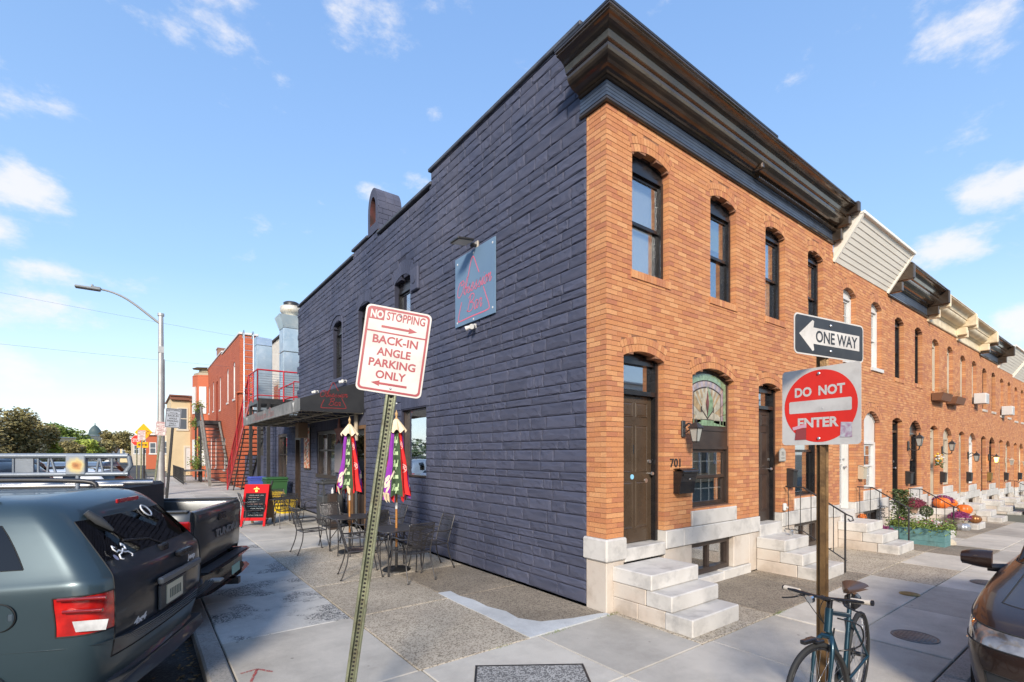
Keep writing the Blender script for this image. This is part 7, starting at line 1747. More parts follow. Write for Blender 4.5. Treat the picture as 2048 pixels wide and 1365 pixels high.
# grey pickup with ladder rack
def pickup(mtx, m, label, rack=False, name=None, cab=True):
    t = thing('pickup_truck', label, 'pickup truck', mt=mtx)
    def q(nm, mm, fn): mb = MB(); fn(mb); return mb.build(nm, mm, t)
    zb, zt = .62 + dz_, 1.33 + dz_
    for s in (-1, 1):
        def side(mb, s=s):
            prof = [(.90, zb), (.965, zb + .1), (.985, zb + .35), (.975, zt - .15), (.955, zt - .03), (.93, zt), (.86, zt), (.84, zt - .04), (.84, zb + .12)]
            xs_ = [.0, .05, .2, 1.0, 2.0, 2.05]; sc2 = [.965, .99, 1, 1, 1, .99]
            mb.grid([[(x, s * (y if i > 5 else y * sc2[j]), z) for i, (y, z) in enumerate(prof)] for j, x in enumerate(xs_)]); mb.add([(0.0, s * y * (.965 if i < 6 else 1), z) for i, (y, z) in enumerate(prof)], [tuple(range(len(prof)))])
        q('bed_side', m, side); q('bed_rail_cap', plasticM, lambda mb, s=s: mb.bevbox(.02, 2.03, min(s * .85, s * .945), max(s * .85, s * .945), zt + .001, zt + .018, .006))
        q('tail_lamp', lampredM, lambda mb, s=s: mb.bevbox(-.012, .12, min(s * .92, s * .975), max(s * .92, s * .975), zt - .42, zt - .10, .015))
        for x in (.75 + .3, 4.4): wheel(t, x, s * .84, .40, side=s); q('dark_arch_disc', darkM, lambda mb, x=x, s=s: mb.tube([(x, s * .90, .42), (x, s * .983, .42)], .46, 28))  # wheel arch hollow is a disc painted dark
    def gate(mb):
        prof = [(-.0, zb + .04), (-.035, zb + .10), (-.045, zb + .30), (-.03, zt - .22), (-.05, zt - .14), (-.055, zt - .05), (-.03, zt - .01), (.03, zt), (.06, zt - .01), (.06, zb + .1)]
        ys_ = [-.84, -.8, -.4, 0, .4, .8, .84]; mb.grid([[(x + (.02 if abs(y) > .82 else 0), y, z) for x, z in prof] for y in ys_])
        for y in (-.84, .84): mb.add([(x + .02, y, z) for x, z in prof], [tuple(range(len(prof)))])
    g = q('tailgate', m, gate)
    mb = MB(); mb.bevbox(-.066, -.03, -.13, .13, zt - .19, zt - .10, .01); mb.build('handle', blackM, g)
    q('bed_floor', plasticM, lambda mb: (mb.box(.06, 2.0, -.84, .84, zb + .1, zb + .14), mb.box(1.98, 2.04, -.9, .9, zb + .1, zt)))
    def bump(mb): sweep(mb, [(.3, -.97), (-.05, -.97), (-.13, -.80), (-.16, -.3), (-.16, .3), (-.13, .80), (-.05, .97), (.3, .97)], [(-.05, .60 + dz_), (.02, .60 + dz_), (.05, .57 + dz_), (.05, .42 + dz_), (.02, .36 + dz_), (-.05, .36 + dz_)][::1], smooth=False)
    bmat = blackM
    q('bumper', bmat, bump); q('step_pad', plasticM, lambda mb: mb.box(-.15, .0, -.8, .8, .602 + dz_, .612 + dz_)); q('licence_plate', M('plate_teal', (.25, .45, .40), .5), lambda mb: mb.box(-.222, -.214, -.16, .16, .43 + dz_, .54 + dz_)); q('hitch', blackmM, lambda mb: mb.box(-.26, .1, -.05, .05, .28 + dz_, .36 + dz_))
    q('underbody', darkM, lambda mb: mb.box(.1, 5.4, -.75, .75, .3 + dz_, .7 + dz_))
    S_ = [2.3, 2.6, 3.1, 3.2, 3.9, 4.0, 4.6]
    rows = [dict(z=Zs(.5), w=.95, xr=2.1, xf=5.7, rc=.06, S=S_), dict(z=Zs(.8), w=.98, xr=2.08, xf=5.75, rc=.06, S=S_), dict(z=Zs(1.25, 1.15), w=.975, xr=2.08, xf=5.7, rc=.06, S=S_), dict(z=Zs(1.33, 1.22), w=.95, xr=2.09, xf=5.55, rc=.06, S=S_), dict(z=Zs(1.36, 1.30), w=.90, xr=2.1, xf=4.6, fc=.3, rc=.06, S=[2.3, 2.6, 3.1, 3.2, 3.8, 3.9, 4.2]),
            dict(z=Zs(1.82), w=.76, xr=2.25, xf=3.9, fc=.25, rc=.06, S=[2.45, 2.65, 3.0, 3.1, 3.4, 3.5, 3.6]), dict(z=Zs(1.90), w=.66, xr=2.35, xf=3.75, fc=.2, rc=.08, S=[2.5, 2.7, 3.0, 3.1, 3.3, 3.4, 3.5])]
    def pp(k, m_, left):
        if k == 4 and m_ in (0, 1): return 'rear_window'
        if k == 4 and m_ in (4, 5): return 'side_window#a' + ('l' if left else 'r')
        if k == 4 and m_ in (7,): return 'side_window#b' + ('l' if left else 'r')
        if k == 4 and m_ >= 11: return 'windscreen'
        return 'body'
    mm = {'body': m, 'rear_window': carglass, 'windscreen': carglass}
    for a in ('al', 'ar', 'bl', 'br'): mm['side_window#' + a] = carglass
    cage_body(t, rows, None, pp, mm, level=1)
    q('interior', darkM, lambda mb: mb.box(2.4, 3.9, -.7, .7, 1.0 + dz_, 1.6 + dz_))
    return t
tr_ = pickup(T(-3.86, 3.30, ROADZ) @ RZ(FWD), greyM, 'dark grey pickup truck backed in beside the SUV, tailgate facing the tables')
o = text('tundra', tr_, 0, 0, 1, 1, 0, M('embossed_grey', (.20, .205, .21), .5), depth=1); o.matrix_local = fr((-.052, -.22, .98 + dz_), (0, -1, 0), (-.03, 0, 1)) @ SC(.95, .10, .008)
# rack
t = thing('ladder_rack', 'grey tubular ladder rack with a rust stained plate above the pickup bed', 'rack', mt=T(-3.86, 3.30, ROADZ) @ RZ(FWD)); rackM = M('rack_grey', (.24, .27, .31), .4, .3, c2=(.19, .22, .26), scale=4, bump=.1)
for s in (1,):
    mb = MB(); y = s * .88
    for z, r_ in ((1.975, .030), (1.775, .026)): mb.tube([(.62, y, z + dz_), (3.3, y, z + dz_)], r_, 10)
    mb.tube([(.62, y, 1.975 + dz_), (.60, y, 1.87 + dz_), (.66, y, 1.775 + dz_)], .026, 8); mb.build('side_truss', rackM, t)
    for i, (x, ln) in enumerate(((.78, .0), (.86, .04), (.93, -.03), (1.30, .05), (1.38, -.02), (1.46, 0), (1.68, 0), (1.90, 0), (2.15, 0), (2.4, .03), (2.7, 0), (3.0, 0))): mb = MB(); mb.tube([(x, y, 1.775 + dz_), (x + ln, y, 1.975 + dz_)], .012, 6); mb.build('strut', rackM, t)
    for x in (1.1, 1.95): mb = MB(); mb.tube([(x, y, 1.77 + dz_), (x, s * .90, 1.35 + dz_)], .022, 8); mb.build('leg', rackM, t)
    if s > 0:
        mb = MB(); mb.bevbox(1.02, 1.20, y - .034, y + .034, 1.77 + dz_, 1.985 + dz_, .008)
        rm = M('rust_plate', (.24, .27, .31), .5); nt = rm.node_tree; p_ = nt.nodes['Principled BSDF']; tc_ = nt.nodes.new('ShaderNodeTexCoord'); su = nt.nodes.new('ShaderNodeVectorMath'); su.operation = 'SUBTRACT'; nt.links.new(tc_.outputs['Object'], su.inputs[0]); su.inputs[1].default_value = (1.10, y + .034, 1.87 + dz_)
        le = nt.nodes.new('ShaderNodeVectorMath'); le.operation = 'LENGTH'; nt.links.new(su.outputs[0], le.inputs[0]); no = nt.nodes.new('ShaderNodeTexNoise'); no.inputs['Scale'].default_value = 25; nt.links.new(tc_.outputs['Object'], no.inputs['Vector']); mu_ = nt.nodes.new('ShaderNodeMath'); mu_.operation = 'MULTIPLY_ADD'; nt.links.new(no.outputs['Fac'], mu_.inputs[0]); mu_.inputs[1].default_value = .06; nt.links.new(le.outputs['Value'], mu_.inputs[2])
        cr_ = nt.nodes.new('ShaderNodeValToRGB'); nt.links.new(mu_.outputs[0], cr_.inputs[0]); e_ = cr_.color_ramp.elements; e_[0].position = .035; e_[0].color = (.12, .05, .02, 1); e_[1].position = .13; e_[1].color = (.24, .27, .31, 1); e2_ = e_.new(.06); e2_.color = (.45, .20, .07, 1); e3_ = e_.new(.085); e3_.color = (.55, .45, .20, 1); nt.links.new(cr_.outputs[0], p_.inputs['Base Color'])
        mb.build('end_plate', rm, t)
        mb = MB(); mb.box(1.50, 1.66, y - .01, y + .01, 1.80 + dz_, 1.95 + dz_); mb.build('gusset', rackM, t)
# cargo on the bed rails: pale rails and dark cover seen under the rack
t = thing('bed_cargo', 'silver tipped bars and dark boxes lying across the pickup bed', 'cargo', mt=T(-3.86, 3.30, ROADZ) @ RZ(FWD))
mb = MB(); mb.bevbox(.9, 1.95, -.75, .80, .765 + dz_, 1.62 + dz_, .04); mb.build('dark_case', plasticM, t)
mb = MB(); mb.tube([(.75, .70, 1.642 + dz_), (2.0, .74, 1.642 + dz_)], .022, 8); mb.tube([(.62, .3, 1.65 + dz_), (2.0, .62, 1.65 + dz_)], .03, 8); mb.build('bars', M('bar_silver', (.5, .5, .5), .35, .7), t)
pickup(T(-4.75, 10.9, ROADZ) @ RZ(FWD), blackcarM, 'black pickup truck parked beyond the grey one, red tail lamp by the lamp pole')
def small_suv(mtx, m, label, roofz=1.68, wagon=True):
    t = thing('parked_car', label, 'car', mt=mtx, group='cars backed in along the kerb')
    S_ = [.5, .75, 1.35, 1.45, 2.2, 2.3, 3.2]
    rows = [dict(z=Zs(.3), w=.86, xr=.08, xf=4.5, S=S_), dict(z=Zs(.62), w=.91, xr=-.04, xf=4.6, S=S_), dict(z=Zs(.92, .75), w=.92, xr=.0, xf=4.6, S=S_), dict(z=Zs(1.06, .85), w=.90, xr=.05, xf=4.5, S=S_), dict(z=Zs(1.12, .98), w=.86, xr=.10, xf=3.5, fc=.3, S=[.55, .8, 1.35, 1.45, 2.2, 2.3, 3.0]),
            dict(z=Zs(roofz - .12), w=.70, xr=.50 if wagon else 1.1, xf=2.7, fc=.25, S=[.75, .95, 1.35, 1.45, 2.05, 2.15, 2.4] if wagon else [1.3, 1.4, 1.5, 1.6, 2.1, 2.2, 2.4]), dict(z=Zs(roofz), w=.58, xr=.42 if wagon else 1.2, xf=2.5, fc=.25, S=[.75, .95, 1.3, 1.4, 2.0, 2.1, 2.25] if wagon else [1.4, 1.5, 1.6, 1.7, 2.0, 2.1, 2.2])]
    def pp(k, m_, left):
        sx = 'l' if left else 'r'
        if k == 2 and m_ in (1, 2, 3): return 'tail_lamp#' + sx
        if k == 4 and m_ in (0, 1): return 'rear_window'
        if k == 4 and m_ == 5: return 'side_window#q' + sx
        if k == 4 and m_ == 7: return 'side_window#r' + sx
        if k == 4 and m_ == 9: return 'side_window#f' + sx
        if k == 4 and m_ >= 11: return 'windscreen'
        if k in (1,) and m_ in (0, 1): return 'tailgate'
        return 'body'
    mm = {'body': m, 'rear_window': carglass, 'windscreen': carglass, 'tailgate': blackM if wagon else m, 'tail_lamp#l': lampredM, 'tail_lamp#r': lampredM}
    for a in 'qrf':
        for b in 'lr': mm['side_window#' + a + b] = carglass
    cage_body(t, rows, None, pp, mm, level=2)
    mb = MB(); mb.box(.6, 2.8, -.6, .6, .7 + dz_, roofz - .2 + dz_); mb.build('interior', darkM, t)
    mb = MB(); mb.box(-.06, -.05, -.16, .16, .68 + dz_, .80 + dz_); mb.build('licence_plate', whiteM, t)
    for x in (.85, 3.6):
        for s in (-1, 1): wheel(t, x, s * .80, .35, side=s)
    if wagon:
        for s in (-1, 1): mb = MB(); mb.tube(smooth_path([(.6, s * .58, roofz + dz_ - .02), (.8, s * .58, roofz + dz_ + .06), (2.2, s * .57, roofz + dz_ + .06), (2.4, s * .56, roofz + dz_ - .02)], 3), .02, 6); mb.build('roof_rail', blackM, t)
    return t
small_suv(T(-4.45, 6.2, ROADZ) @ RZ(FWD), whitecarM, 'low white car hidden behind the grey pickup', roofz=1.40, wagon=False)
small_suv(T(-4.9, 14.3, ROADZ) @ RZ(FWD), whitecarM, 'white car glimpsed through the ladder rack', roofz=1.55)
small_suv(T(-5.05, 18.5, ROADZ) @ RZ(FWD), suvM, 'blue grey SUV with red tail lamps beyond the ladder rack', roofz=1.72)
# dark bronze car at the right edge, front towards the camera
t = thing('parked_sedan', 'dark bronze car parked at the right edge with its wing mirror out', 'car', mt=T(.14, -4.18, ROADZ) @ RZ(0))
S_ = [1.0, 1.5, 1.9, 2.6, 2.7, 3.4, 3.8]
rows = [dict(z=Zs(.20), w=.86, xr=.06, xf=4.7, rc=.30, S=S_), dict(z=Zs(.42), w=.90, xr=-.02, xf=4.75, rc=.34, S=S_), dict(z=Zs(.60, .8), w=.915, xr=.0, xf=4.75, rc=.36, S=S_),
        dict(z=Zs(.70, .9), w=.91, xr=.08, xf=4.7, rc=.36, S=S_, zz=lambda x: dz_ + (.68 + .20 * min(1, max(0, x) / 1.4) + .03 * min(1, x / 4.7))),
        dict(z=Zs(.8, .98), w=.86, xr=.30, xf=4.6, rc=.42, S=S_, zz=lambda x: dz_ + (.76 + .20 * min(1, max(0, x) / 1.4))),
        dict(z=Zs(.99, .99), w=.80, xr=1.35, xf=4.1, rc=.25, S=[1.75, 1.95, 2.05, 2.6, 2.7, 3.3, 3.5]), dict(z=Zs(1.36), w=.62, xr=2.05, xf=3.5, rc=.15, S=[2.25, 2.35, 2.45, 2.65, 2.75, 3.1, 3.2]), dict(z=Zs(1.44), w=.50, xr=2.25, xf=3.3, rc=.15, S=[2.4, 2.45, 2.55, 2.65, 2.75, 2.95, 3.05])]
def sp(k, m_, left):
    sx = 'l' if left else 'r'
    if k == 2 and m_ in (1, 2, 3): return 'headlamp#' + sx
    if k == 5 and m_ in (0, 1, 2): return 'windscreen'
    if k == 5 and m_ in (6,): return 'side_window#a' + sx
    if k == 5 and m_ in (8,): return 'side_window#b' + sx
    if k == 0 and m_ in (0, 1): return 'grille'
    if k == 4 and m_ in (0, 1): return 'bonnet'
    return 'body'
headM = M('headlamp_lens', (.10, .09, .09), .08, .3, coat=1., c2=(.35, .33, .32), scale=9)
mm = {'body': brownM2, 'bonnet': brownM2, 'headlamp#l': headM, 'headlamp#r': headM, 'windscreen': carglass, 'grille': plasticM}
for a in ('al', 'ar', 'bl', 'br'): mm['side_window#' + a] = carglass
cage_body(t, rows, None, sp, mm)
def q(nm, mm_, fn): mb = MB(); fn(mb); return mb.build(nm, mm_, t)
for s in (-1, 1):
    def mir(mb, s=s):
        pts = []
        for i in range(9):
            a = PI * i / 8; pts.append([(1.62 - .075 * math.sin(a) * (1 - .25 * abs(j / 6 - .5)), s * (.93 + .22 * j / 6), .985 + dz_ + .085 * math.cos(a) * (1 - .35 * (j / 6)**3) + .01) for j in range(7)])
        mb.grid(pts); mb.add([pts[i][6] for i in range(9)], [tuple(range(9))]); mb.add([pts[i][0] for i in range(9)], [tuple(range(9))])
        mb.add([(1.62, s * .93, 1.08 + dz_), (1.62, s * 1.15, 1.05 + dz_), (1.62, s * 1.15, .93 + dz_), (1.62, s * .93, .91 + dz_)], [(0, 1, 2, 3)])
    mr_ = q('wing_mirror', brownM2, mir); mb = MB(); mb.tube([(1.62, s * .97, .92 + dz_), (1.66, s * .80, .93 + dz_)], [.035, .045], 10); mb.build('mirror_foot', blackM, mr_)
    q('drl', M('drl', (.75, .78, .85), .2), lambda mb, s=s: mb.tube([(.17 + .06 * k / 8, s * (.60 + .17 * k / 8), .64 + dz_ - .035 * math.sin(PI * k / 8)) for k in range(9)], .008, 6))
    q('amber_marker', orangeM, lambda mb, s=s: mb.lathe([(0, -.03), (.02, 0), (0, .03)], 8, mt=T(.33, s * .84, .70 + dz_)))
    q('chrome_blade', chromeM, lambda mb, s=s: mb.tube(smooth_path([(.10, s * .55, .56 + dz_), (.20, s * .75, .53 + dz_), (.36, s * .885, .57 + dz_)], 4), .010, 6))
    q('a_pillar_trim', blackM, lambda mb, s=s: mb.tube(smooth_path([(1.50, s * .74, 1.0 + dz_), (1.85, s * .70, 1.23 + dz_), (2.15, s * .64, 1.39 + dz_)], 4), .022, 6))
    for x in (.98, 3.75): wheel(t, x, s * .80, .34, side=s); q('dark_arch_disc', darkM, lambda mb, x=x, s=s: mb.tube([(x, s * .86, .36), (x, s * .908, .36)], .38, 28))  # arch darkness comes from a near-black disc, not a cut
q('lower_intake', plasticM, lambda mb: mb.box(.02, .3, -.7, .7, .16 + dz_, .26 + dz_)); q('interior', darkM, lambda mb: mb.box(1.9, 3.6, -.6, .6, .6 + dz_, 1.2 + dz_))
# ---------------------------------------------------------------- buildings down the side street
def Pred(u, v, d): return Vector((.0 - d, u, v))
t = thing('red_brick_house', 'red painted brick house beyond the fire stairs, with tall narrow white windows', 'house')
ry0, ry1 = 28.4, 46.2; rz = 9.0
rops = [O(30.2, 30.95, 5.4, 7.55, .15), O(33.0, 33.7, 5.4, 7.5, .15), O(36.9, 37.5, 5.2, 7.5, .1), O(38.6, 39.5, 4.2, 7.4, .1), O(41.0, 41.6, 5.4, 7.6, .1), O(44.0, 44.6, 5.4, 7.6, .1), O(39.5, 40.2, .9, 3.2, .1), O(42.5, 43.3, .9, 3.2, .1), O(34.5, 35.3, .9, 3.0, .1)]
def rtop(u): return 9.0 if u < 36 else 9.2
masonry(t, Pred, ry0, ry1, 0, 9.2, rops, redM, M('red_mortar', (.24, .035, .018), .9), L=.4, h=.13, gap=.012, ring=.2, seed=40, ringtwo=False, top=rtop)
for o_ in rops:
    if o_['zb'] == 4.2: continue
    window(t, Pred, o_['a'], o_['b'], o_['zb'], o_['zs'], o_['rise'], whiteM, d=-.03, head=o_['zs'] - .05, jamb=.08, blind='flat', sill=(whiteM, .12, .05))
mb = MB(); mb.box(.21, 7, ry0 + .1, ry1, 0, 8.9); mb.build('body', roofM, t)
def Pback(u, v, d): return Vector((u, ry0 - d, v))
masonry(t, Pback, 0.0, .95, 0, 8.95, [], redM, MATS['red_mortar'], L=.4, h=.13, gap=.012, seed=41, ring=0)
mb = MB(); mb.bevbox(-.06, .3, ry0 - .05, 36.1, 9.01, 9.12, .02); mb.bevbox(-.06, .3, 36.1, ry1, 9.21, 9.32, .02); mb.bevbox(-.04, 1.0, ry0 - .06, ry0 + .3, 9.0, 9.13, .02); mb.build('coping', whiteM, t)
mb = MB(); mb.box(.5, 1.3, 43.0, 43.9, 9.2, 10.7); mb.box(.46, 1.34, 42.96, 43.94, 10.7, 10.8); mb.build('chimney', oldbrickM, t)
mb = MB(); mb.tube([(-.06, 29.0, 5.6), (-.06, 29.0, 0)], .05, 8); mb.tube([(.9, ry0 - .08, 5.6), (-.06, ry0 - .08, 5.6), (-.06, 29.0, 5.6)], .06, 8); mb.build('downpipe', redM, t)
# bay at the far front corner
mb = MB(); bay = [(.0, 46.2), (-.9, 46.8), (-1.35, 48.0), (-1.35, 49.4), (-.9, 50.6), (0, 51.2), (4, 51.2), (4, 46.2)]
bay = [(0.0, 44.9), (-.75, 45.3), (-1.05, 46.2), (-.9, 47.0), (0, 47.2), (3, 47.2), (3, 44.9)]
mb.prism(bay[::-1], 0, 8.7); mb.build('bay', redM, t)
mb = MB(); sweep(mb, bay[:5], [(-.02, 8.6), (.06, 8.62), (.10, 8.9), (.45, 9.05), (.5, 9.3), (-.02, 9.35)]); mb.build('bay_cornice', M('cornice_tan', (.30, .25, .17), .6), t)
mb = MB(); 
for (x, y) in ((-.38, 45.08), (-.95, 45.75)):
    d = Vector((bay[1][0] - bay[0][0], bay[1][1] - bay[0][1], 0)).normalized() if x > -.5 else Vector((bay[2][0] - bay[1][0], bay[2][1] - bay[1][1], 0)).normalized()
    m = fr((x, y, 0), d, (0, 0, 1)); 
    for z0, z1 in ((1., 3.2), (5.4, 7.7)): mb.box(-.28, .28, z0, z1, -.05, .04, mt=m)
mb.build('bay_windows', whiteM, t)
# porch roof and flower decorated balcony on the red house
t = thing('wooden_stair', 'weathered grey wooden stair and balcony with flower boxes on the red house', 'stairs', loc=(0, 0, 0))
gw = M('weathered_wood', (.13, .12, .105), .8, c2=(.20, .19, .17), scale=7, bump=.3)
y0, y1, xa, xb = 36.5, 40.5, -1.3, -.02
mb = MB(); mb.box(xa, xb, y0, y1, 4.0, 4.35); mb.build('balcony_deck', blackmM, t)
for (x, y) in ((xa + .05, y0 + .1), (xa + .05, y1 - .1), (xa + .05, y0 + 1.2)): mb = MB(); mb.box(x - .06, x + .06, y - .06, y + .06, 0, 4.0); mb.build('post', blackmM, t)
mb = MB()
for i in range(22): y = y0 + (y1 - y0) * i / 21; mb.box(xa, xa + .02, y - .012, y + .012, 4.35, 5.3)
mb.box(xa - .01, xa + .04, y0, y1, 5.28, 5.33); mb.build('balcony_rail', blackmM, t)
for i in range(16):
    f = i / 15; mb = MB(); yy = 31.0 + (y0 - 31.0) * f; mb.box(xa + .15, xb - .05, yy - .14, yy + .14, .2 + 3.9 * f, .25 + 3.9 * f); mb.build('tread', blackmM, t)
mb = MB(); 
mb.add([(xa, 31.0, 0), (xa + .10, 31.0, 0), (xa + .10, y0, 4.3), (xa, y0, 4.3), (xa, 31.0, 1.0), (xa + .10, 31.0, 1.0), (xa + .10, y0, 5.3), (xa, y0, 5.3)], [(0, 1, 2, 3), (4, 5, 6, 7)])
mb.box(xa - .02, xa + .10, 30.85, 31.05, 0, 1.1)
for (a, b) in (((xa + .05, 31.0, .1), (xa + .05, y0, 4.2)), ((xa + .05, 31.0, 1.05), (xa + .05, y0, 5.25)), ((xb - .1, 31.0, .1), (xb - .1, y0, 4.2))): mb.tube([a, b], .08, 6)
mb.build('stringer', gw, t)
for (cx, cy, cz, n, s) in ((-1.3, 37.4, 5.35, 300, .35), (-1.35, 39.6, 4.3, 300, .35), (-1.25, 37.2, 2.9, 260, .28), (-1.3, 38.6, 1.3, 400, .5), (-1.5, 36.6, 1.3, 250, .3)):
    foliage(t, 'plant', n, lambda r, cx=cx, cy=cy, cz=cz, s=s: (cx + r.gauss(0, s * .5), cy + r.gauss(0, s * .9), cz + r.gauss(0, s * .6) - (abs(r.gauss(0, .5)) if cz == 2.9 else 0)), leafyM if cz == 2.9 else leafM, .05, .10, int(cx * 10 + cy))
t = thing('iron_fence', 'low black iron fence by the red house door', 'fence'); mb = MB()
for i in range(26): mb2 = MB(); y = 34.0 + i * .5; mb2.box(-2.42, -2.39, y, y + .03, 0, 1.05); mb2.build('picket', blackmM, t)
mb.box(-2.42, -2.39, 34, 46.6, .12, .16); mb.box(-2.43, -2.38, 34, 46.6, 1.0, 1.05); mb.build('rail', blackmM, t)
t = thing('garden_table', 'grey garden table with plants under the wooden balcony', 'table', loc=(-1.6, 37.5, 0)); mb = MB(); mb.box(-.7, .7, -1.4, 1.4, .78, .84); mb.build('top', gw, t)
for (x, y) in ((-.6, -1.3), (.6, -1.3), (-.6, 1.3), (.6, 1.3)): mb = MB(); mb.box(x - .04, x + .04, y - .04, y + .04, 0, .78); mb.build('leg', gw, t)
# fire stair with red rails behind the corner building
t = thing('fire_stair', 'black steel fire stair and landing with red railings behind the bar', 'stairs')
dx0, dx1, dy0, dy1, dzk = -.80, 2.2, 18.3, 20.3, 4.30
mb = MB(); mb.box(dx0, dx1, dy0, dy1, dzk - .22, dzk); mb.build('landing', blackmM, t)
for (x, y) in ((dx0 + .06, dy0 + .06), (dx0 + .06, dy1 - .06), (dx0 + .42, dy0 + .06), (dx1 - .1, dy0 + .1)): mb = MB(); mb.box(x - .06, x + .06, y - .06, y + .06, 0 if x < .2 else 3.27, dzk - .22); mb.build('column', blackmM, t)
def rp(a, b, r=.028): mb = MB(); mb.tube([a, b], r, 6); mb.build('rail', railredM, t)
ztop = dzk + 1.18
cs = [(dx0, dy1), (dx0, dy0), (dx1, dy0)]
for a, b in ((cs[0], cs[1]), (cs[1], cs[2])):
    rp((a[0], a[1], ztop), (b[0], b[1], ztop), .034); rp((a[0], a[1], dzk + .12), (b[0], b[1], dzk + .12), .022)
    n = 3 if a is cs[1] else 2
    for i in range(n + 1): x = a[0] + (b[0] - a[0]) * i / n; y = a[1] + (b[1] - a[1]) * i / n; rp((x, y, dzk - .1), (x, y, ztop), .032)
    for k in range(9): mb = MB(); z = dzk + .22 + k * .10; mb.tube([(a[0], a[1], z), (b[0], b[1], z)], .008, 4); mb.build('cable', steelM, t)
# long flight down the street side
fy0, fy1 = dy1, 27.0
def fz(y): return dzk * (fy1 - y) / (fy1 - fy0)
for x in (dx0 + .02, dx0 + 1.0):
    mb = MB(); mb.add([(x - .02, fy0, fz(fy0) - .16), (x - .02, fy1, -.0), (x - .02, fy1, .18), (x - .02, fy0, fz(fy0) + .08), (x + .02, fy0, fz(fy0) - .16), (x + .02, fy1, -.0), (x + .02, fy1, .18), (x + .02, fy0, fz(fy0) + .08)], [(0, 1, 2, 3), (4, 5, 6, 7), (0, 1, 5, 4), (2, 3, 7, 6)]); mb.build('stringer', railredM if x < 0 else blackmM, t)
for i in range(20): y = fy0 + (fy1 - fy0) * (i + .7) / 21; mb = MB(); mb.box(dx0 + .04, dx0 + .98, y - .15, y + .13, fz(y) - .02, fz(y) + .03); mb.build('tread', blackmM, t)
rp((dx0, fy0, ztop), (dx0, fy1, 1.12), .036); rp((dx0, fy0, ztop - .5), (dx0, fy1, .62), .016); rp((dx0, fy1, 0), (dx0, fy1, 1.12), .036)
for k in range(8): mb = MB(); mb.tube([(dx0, fy0, dzk + .22 + k * .11), (dx0, fy1, .2 + k * .11)], .007, 4); mb.build('cable', railredM, t)
for f in (.25, .5, .75): y = fy0 + (fy1 - fy0) * f; rp((dx0, y, fz(y)), (dx0, y, fz(y) + 1.16), .026)
# second flight, going the other way beside the wall
for x in (.25, 1.1):
    mb = MB(); mb.tube([(x, 15.6, .3), (x, 18.9, 4.1)], .07, 4); mb.build('stringer', blackmM, t)
for x in (dx0 + .02, dx0 + .38): mb = MB(); mb.tube([(x, 21.5, 3.1), (x, 25.0, .1)], .03, 6); mb.build('brace', blackmM, t)
# upper short flight above the landing
for x in (1.05, 1.75):
    rp((x, 19.2, dzk + .3), (x - .9, 20.2, dzk + .05), .03)
rp((.25, 19.4, dzk), (.25, 19.4, dzk + .55), .03); rp((.25, 19.4, dzk + .55), (.95, 19.8, dzk + .95), .03); rp((.95, 19.8, dzk), (.95, 19.8, dzk + 1.0), .03); rp((.95, 19.8, dzk + 1.0), (1.65, 19.8, dzk + 1.0), .03); rp((1.65, 19.8, dzk), (1.65, 19.8, dzk + 1.0), .03)
# ladder by the duct, ducts and fan
t = thing('roof_ladder', 'grey steel roof ladder beside the shorter metal duct', 'ladder', loc=(-.62, 20.9, 3.3)); 
for x in (-.28, .10): mb = MB(); mb.tube([(x, 0, 0), (x, 0, 4.15), (x, .12, 4.3), (x, .3, 4.2), (x, .32, 4.0)], .028, 6); mb.build('side_rail', galvM, t)
for k in range(14): mb = MB(); mb.tube([(-.28, 0, .2 + k * .29), (.10, 0, .2 + k * .29)], .014, 5); mb.build('rung', galvM, t)
t = thing('tall_duct', 'tall galvanised exhaust duct with a round fan cap behind the bar', 'duct', loc=(.78, 21.0, 3.27))
for z0, z1 in ((0, 1.9), (1.92, 3.6), (3.62, 4.75)): mb = MB(); mb.bevbox(0, .95, 0, .9, z0, z1, .02); mb.build('section', galvM, t)
mb = MB(); mb.add([(0, 0, 4.76), (.95, 0, 4.76), (.95, .9, 4.76), (0, .9, 4.76), (-.2, -.1, 5.35), (1.0, -.1, 5.35), (1.0, 1, 5.35), (-.2, 1, 5.35)], [(0, 1, 5, 4), (1, 2, 6, 5), (2, 3, 7, 6), (3, 0, 4, 7), (4, 5, 6, 7)]); mb.build('curb_section', galvM, t)
mb = MB(); mb.lathe([(.32, 5.36), (.32, 5.48), (.42, 5.52), (.50, 5.62), (.50, 5.86), (.30, 5.90)], 28, mt=T(.45, .45, 0)); mb.build('fan_bowl', M('fan_white', (.62, .58, .50), .5, .3, dirt=(.35, .25, .12), dscale=4), t); mb = MB(); mb.lathe([(.34, 5.88), (.36, 6.06), (.30, 6.10), (0, 6.12)], 24, mt=T(.45, .45, 0)); mb.build('fan_motor_cap', blackmM, t)
t = thing('short_duct', 'shorter square galvanised duct left of the tall one', 'duct', loc=(-.38, 20.95, 3.27)); mb = MB(); mb.bevbox(0, .66, 0, .7, 0, 3.75, .02); mb.build('section', galvM, t); mb = MB(); mb.add([(0, -.001, 3.76), (.66, -.001, 3.76), (.66, .7, 3.76), (0, .7, 3.76), (0, .12, 4.15), (.66, .12, 4.12), (.66, .7, 4.12), (0, .7, 4.15)], [(0, 1, 5, 4), (1, 2, 6, 5), (2, 3, 7, 6), (3, 0, 4, 7), (4, 5, 6, 7)]); mb.build('elbow', galvM, t)
t = thing('sided_rear_house', 'house rear with white horizontal siding behind the ducts', 'house')
mb = MB(); mb.box(1.32, 6.5, 23.0, 28.2, 3.3, 8.2); mb.build('body', whiteM, t)
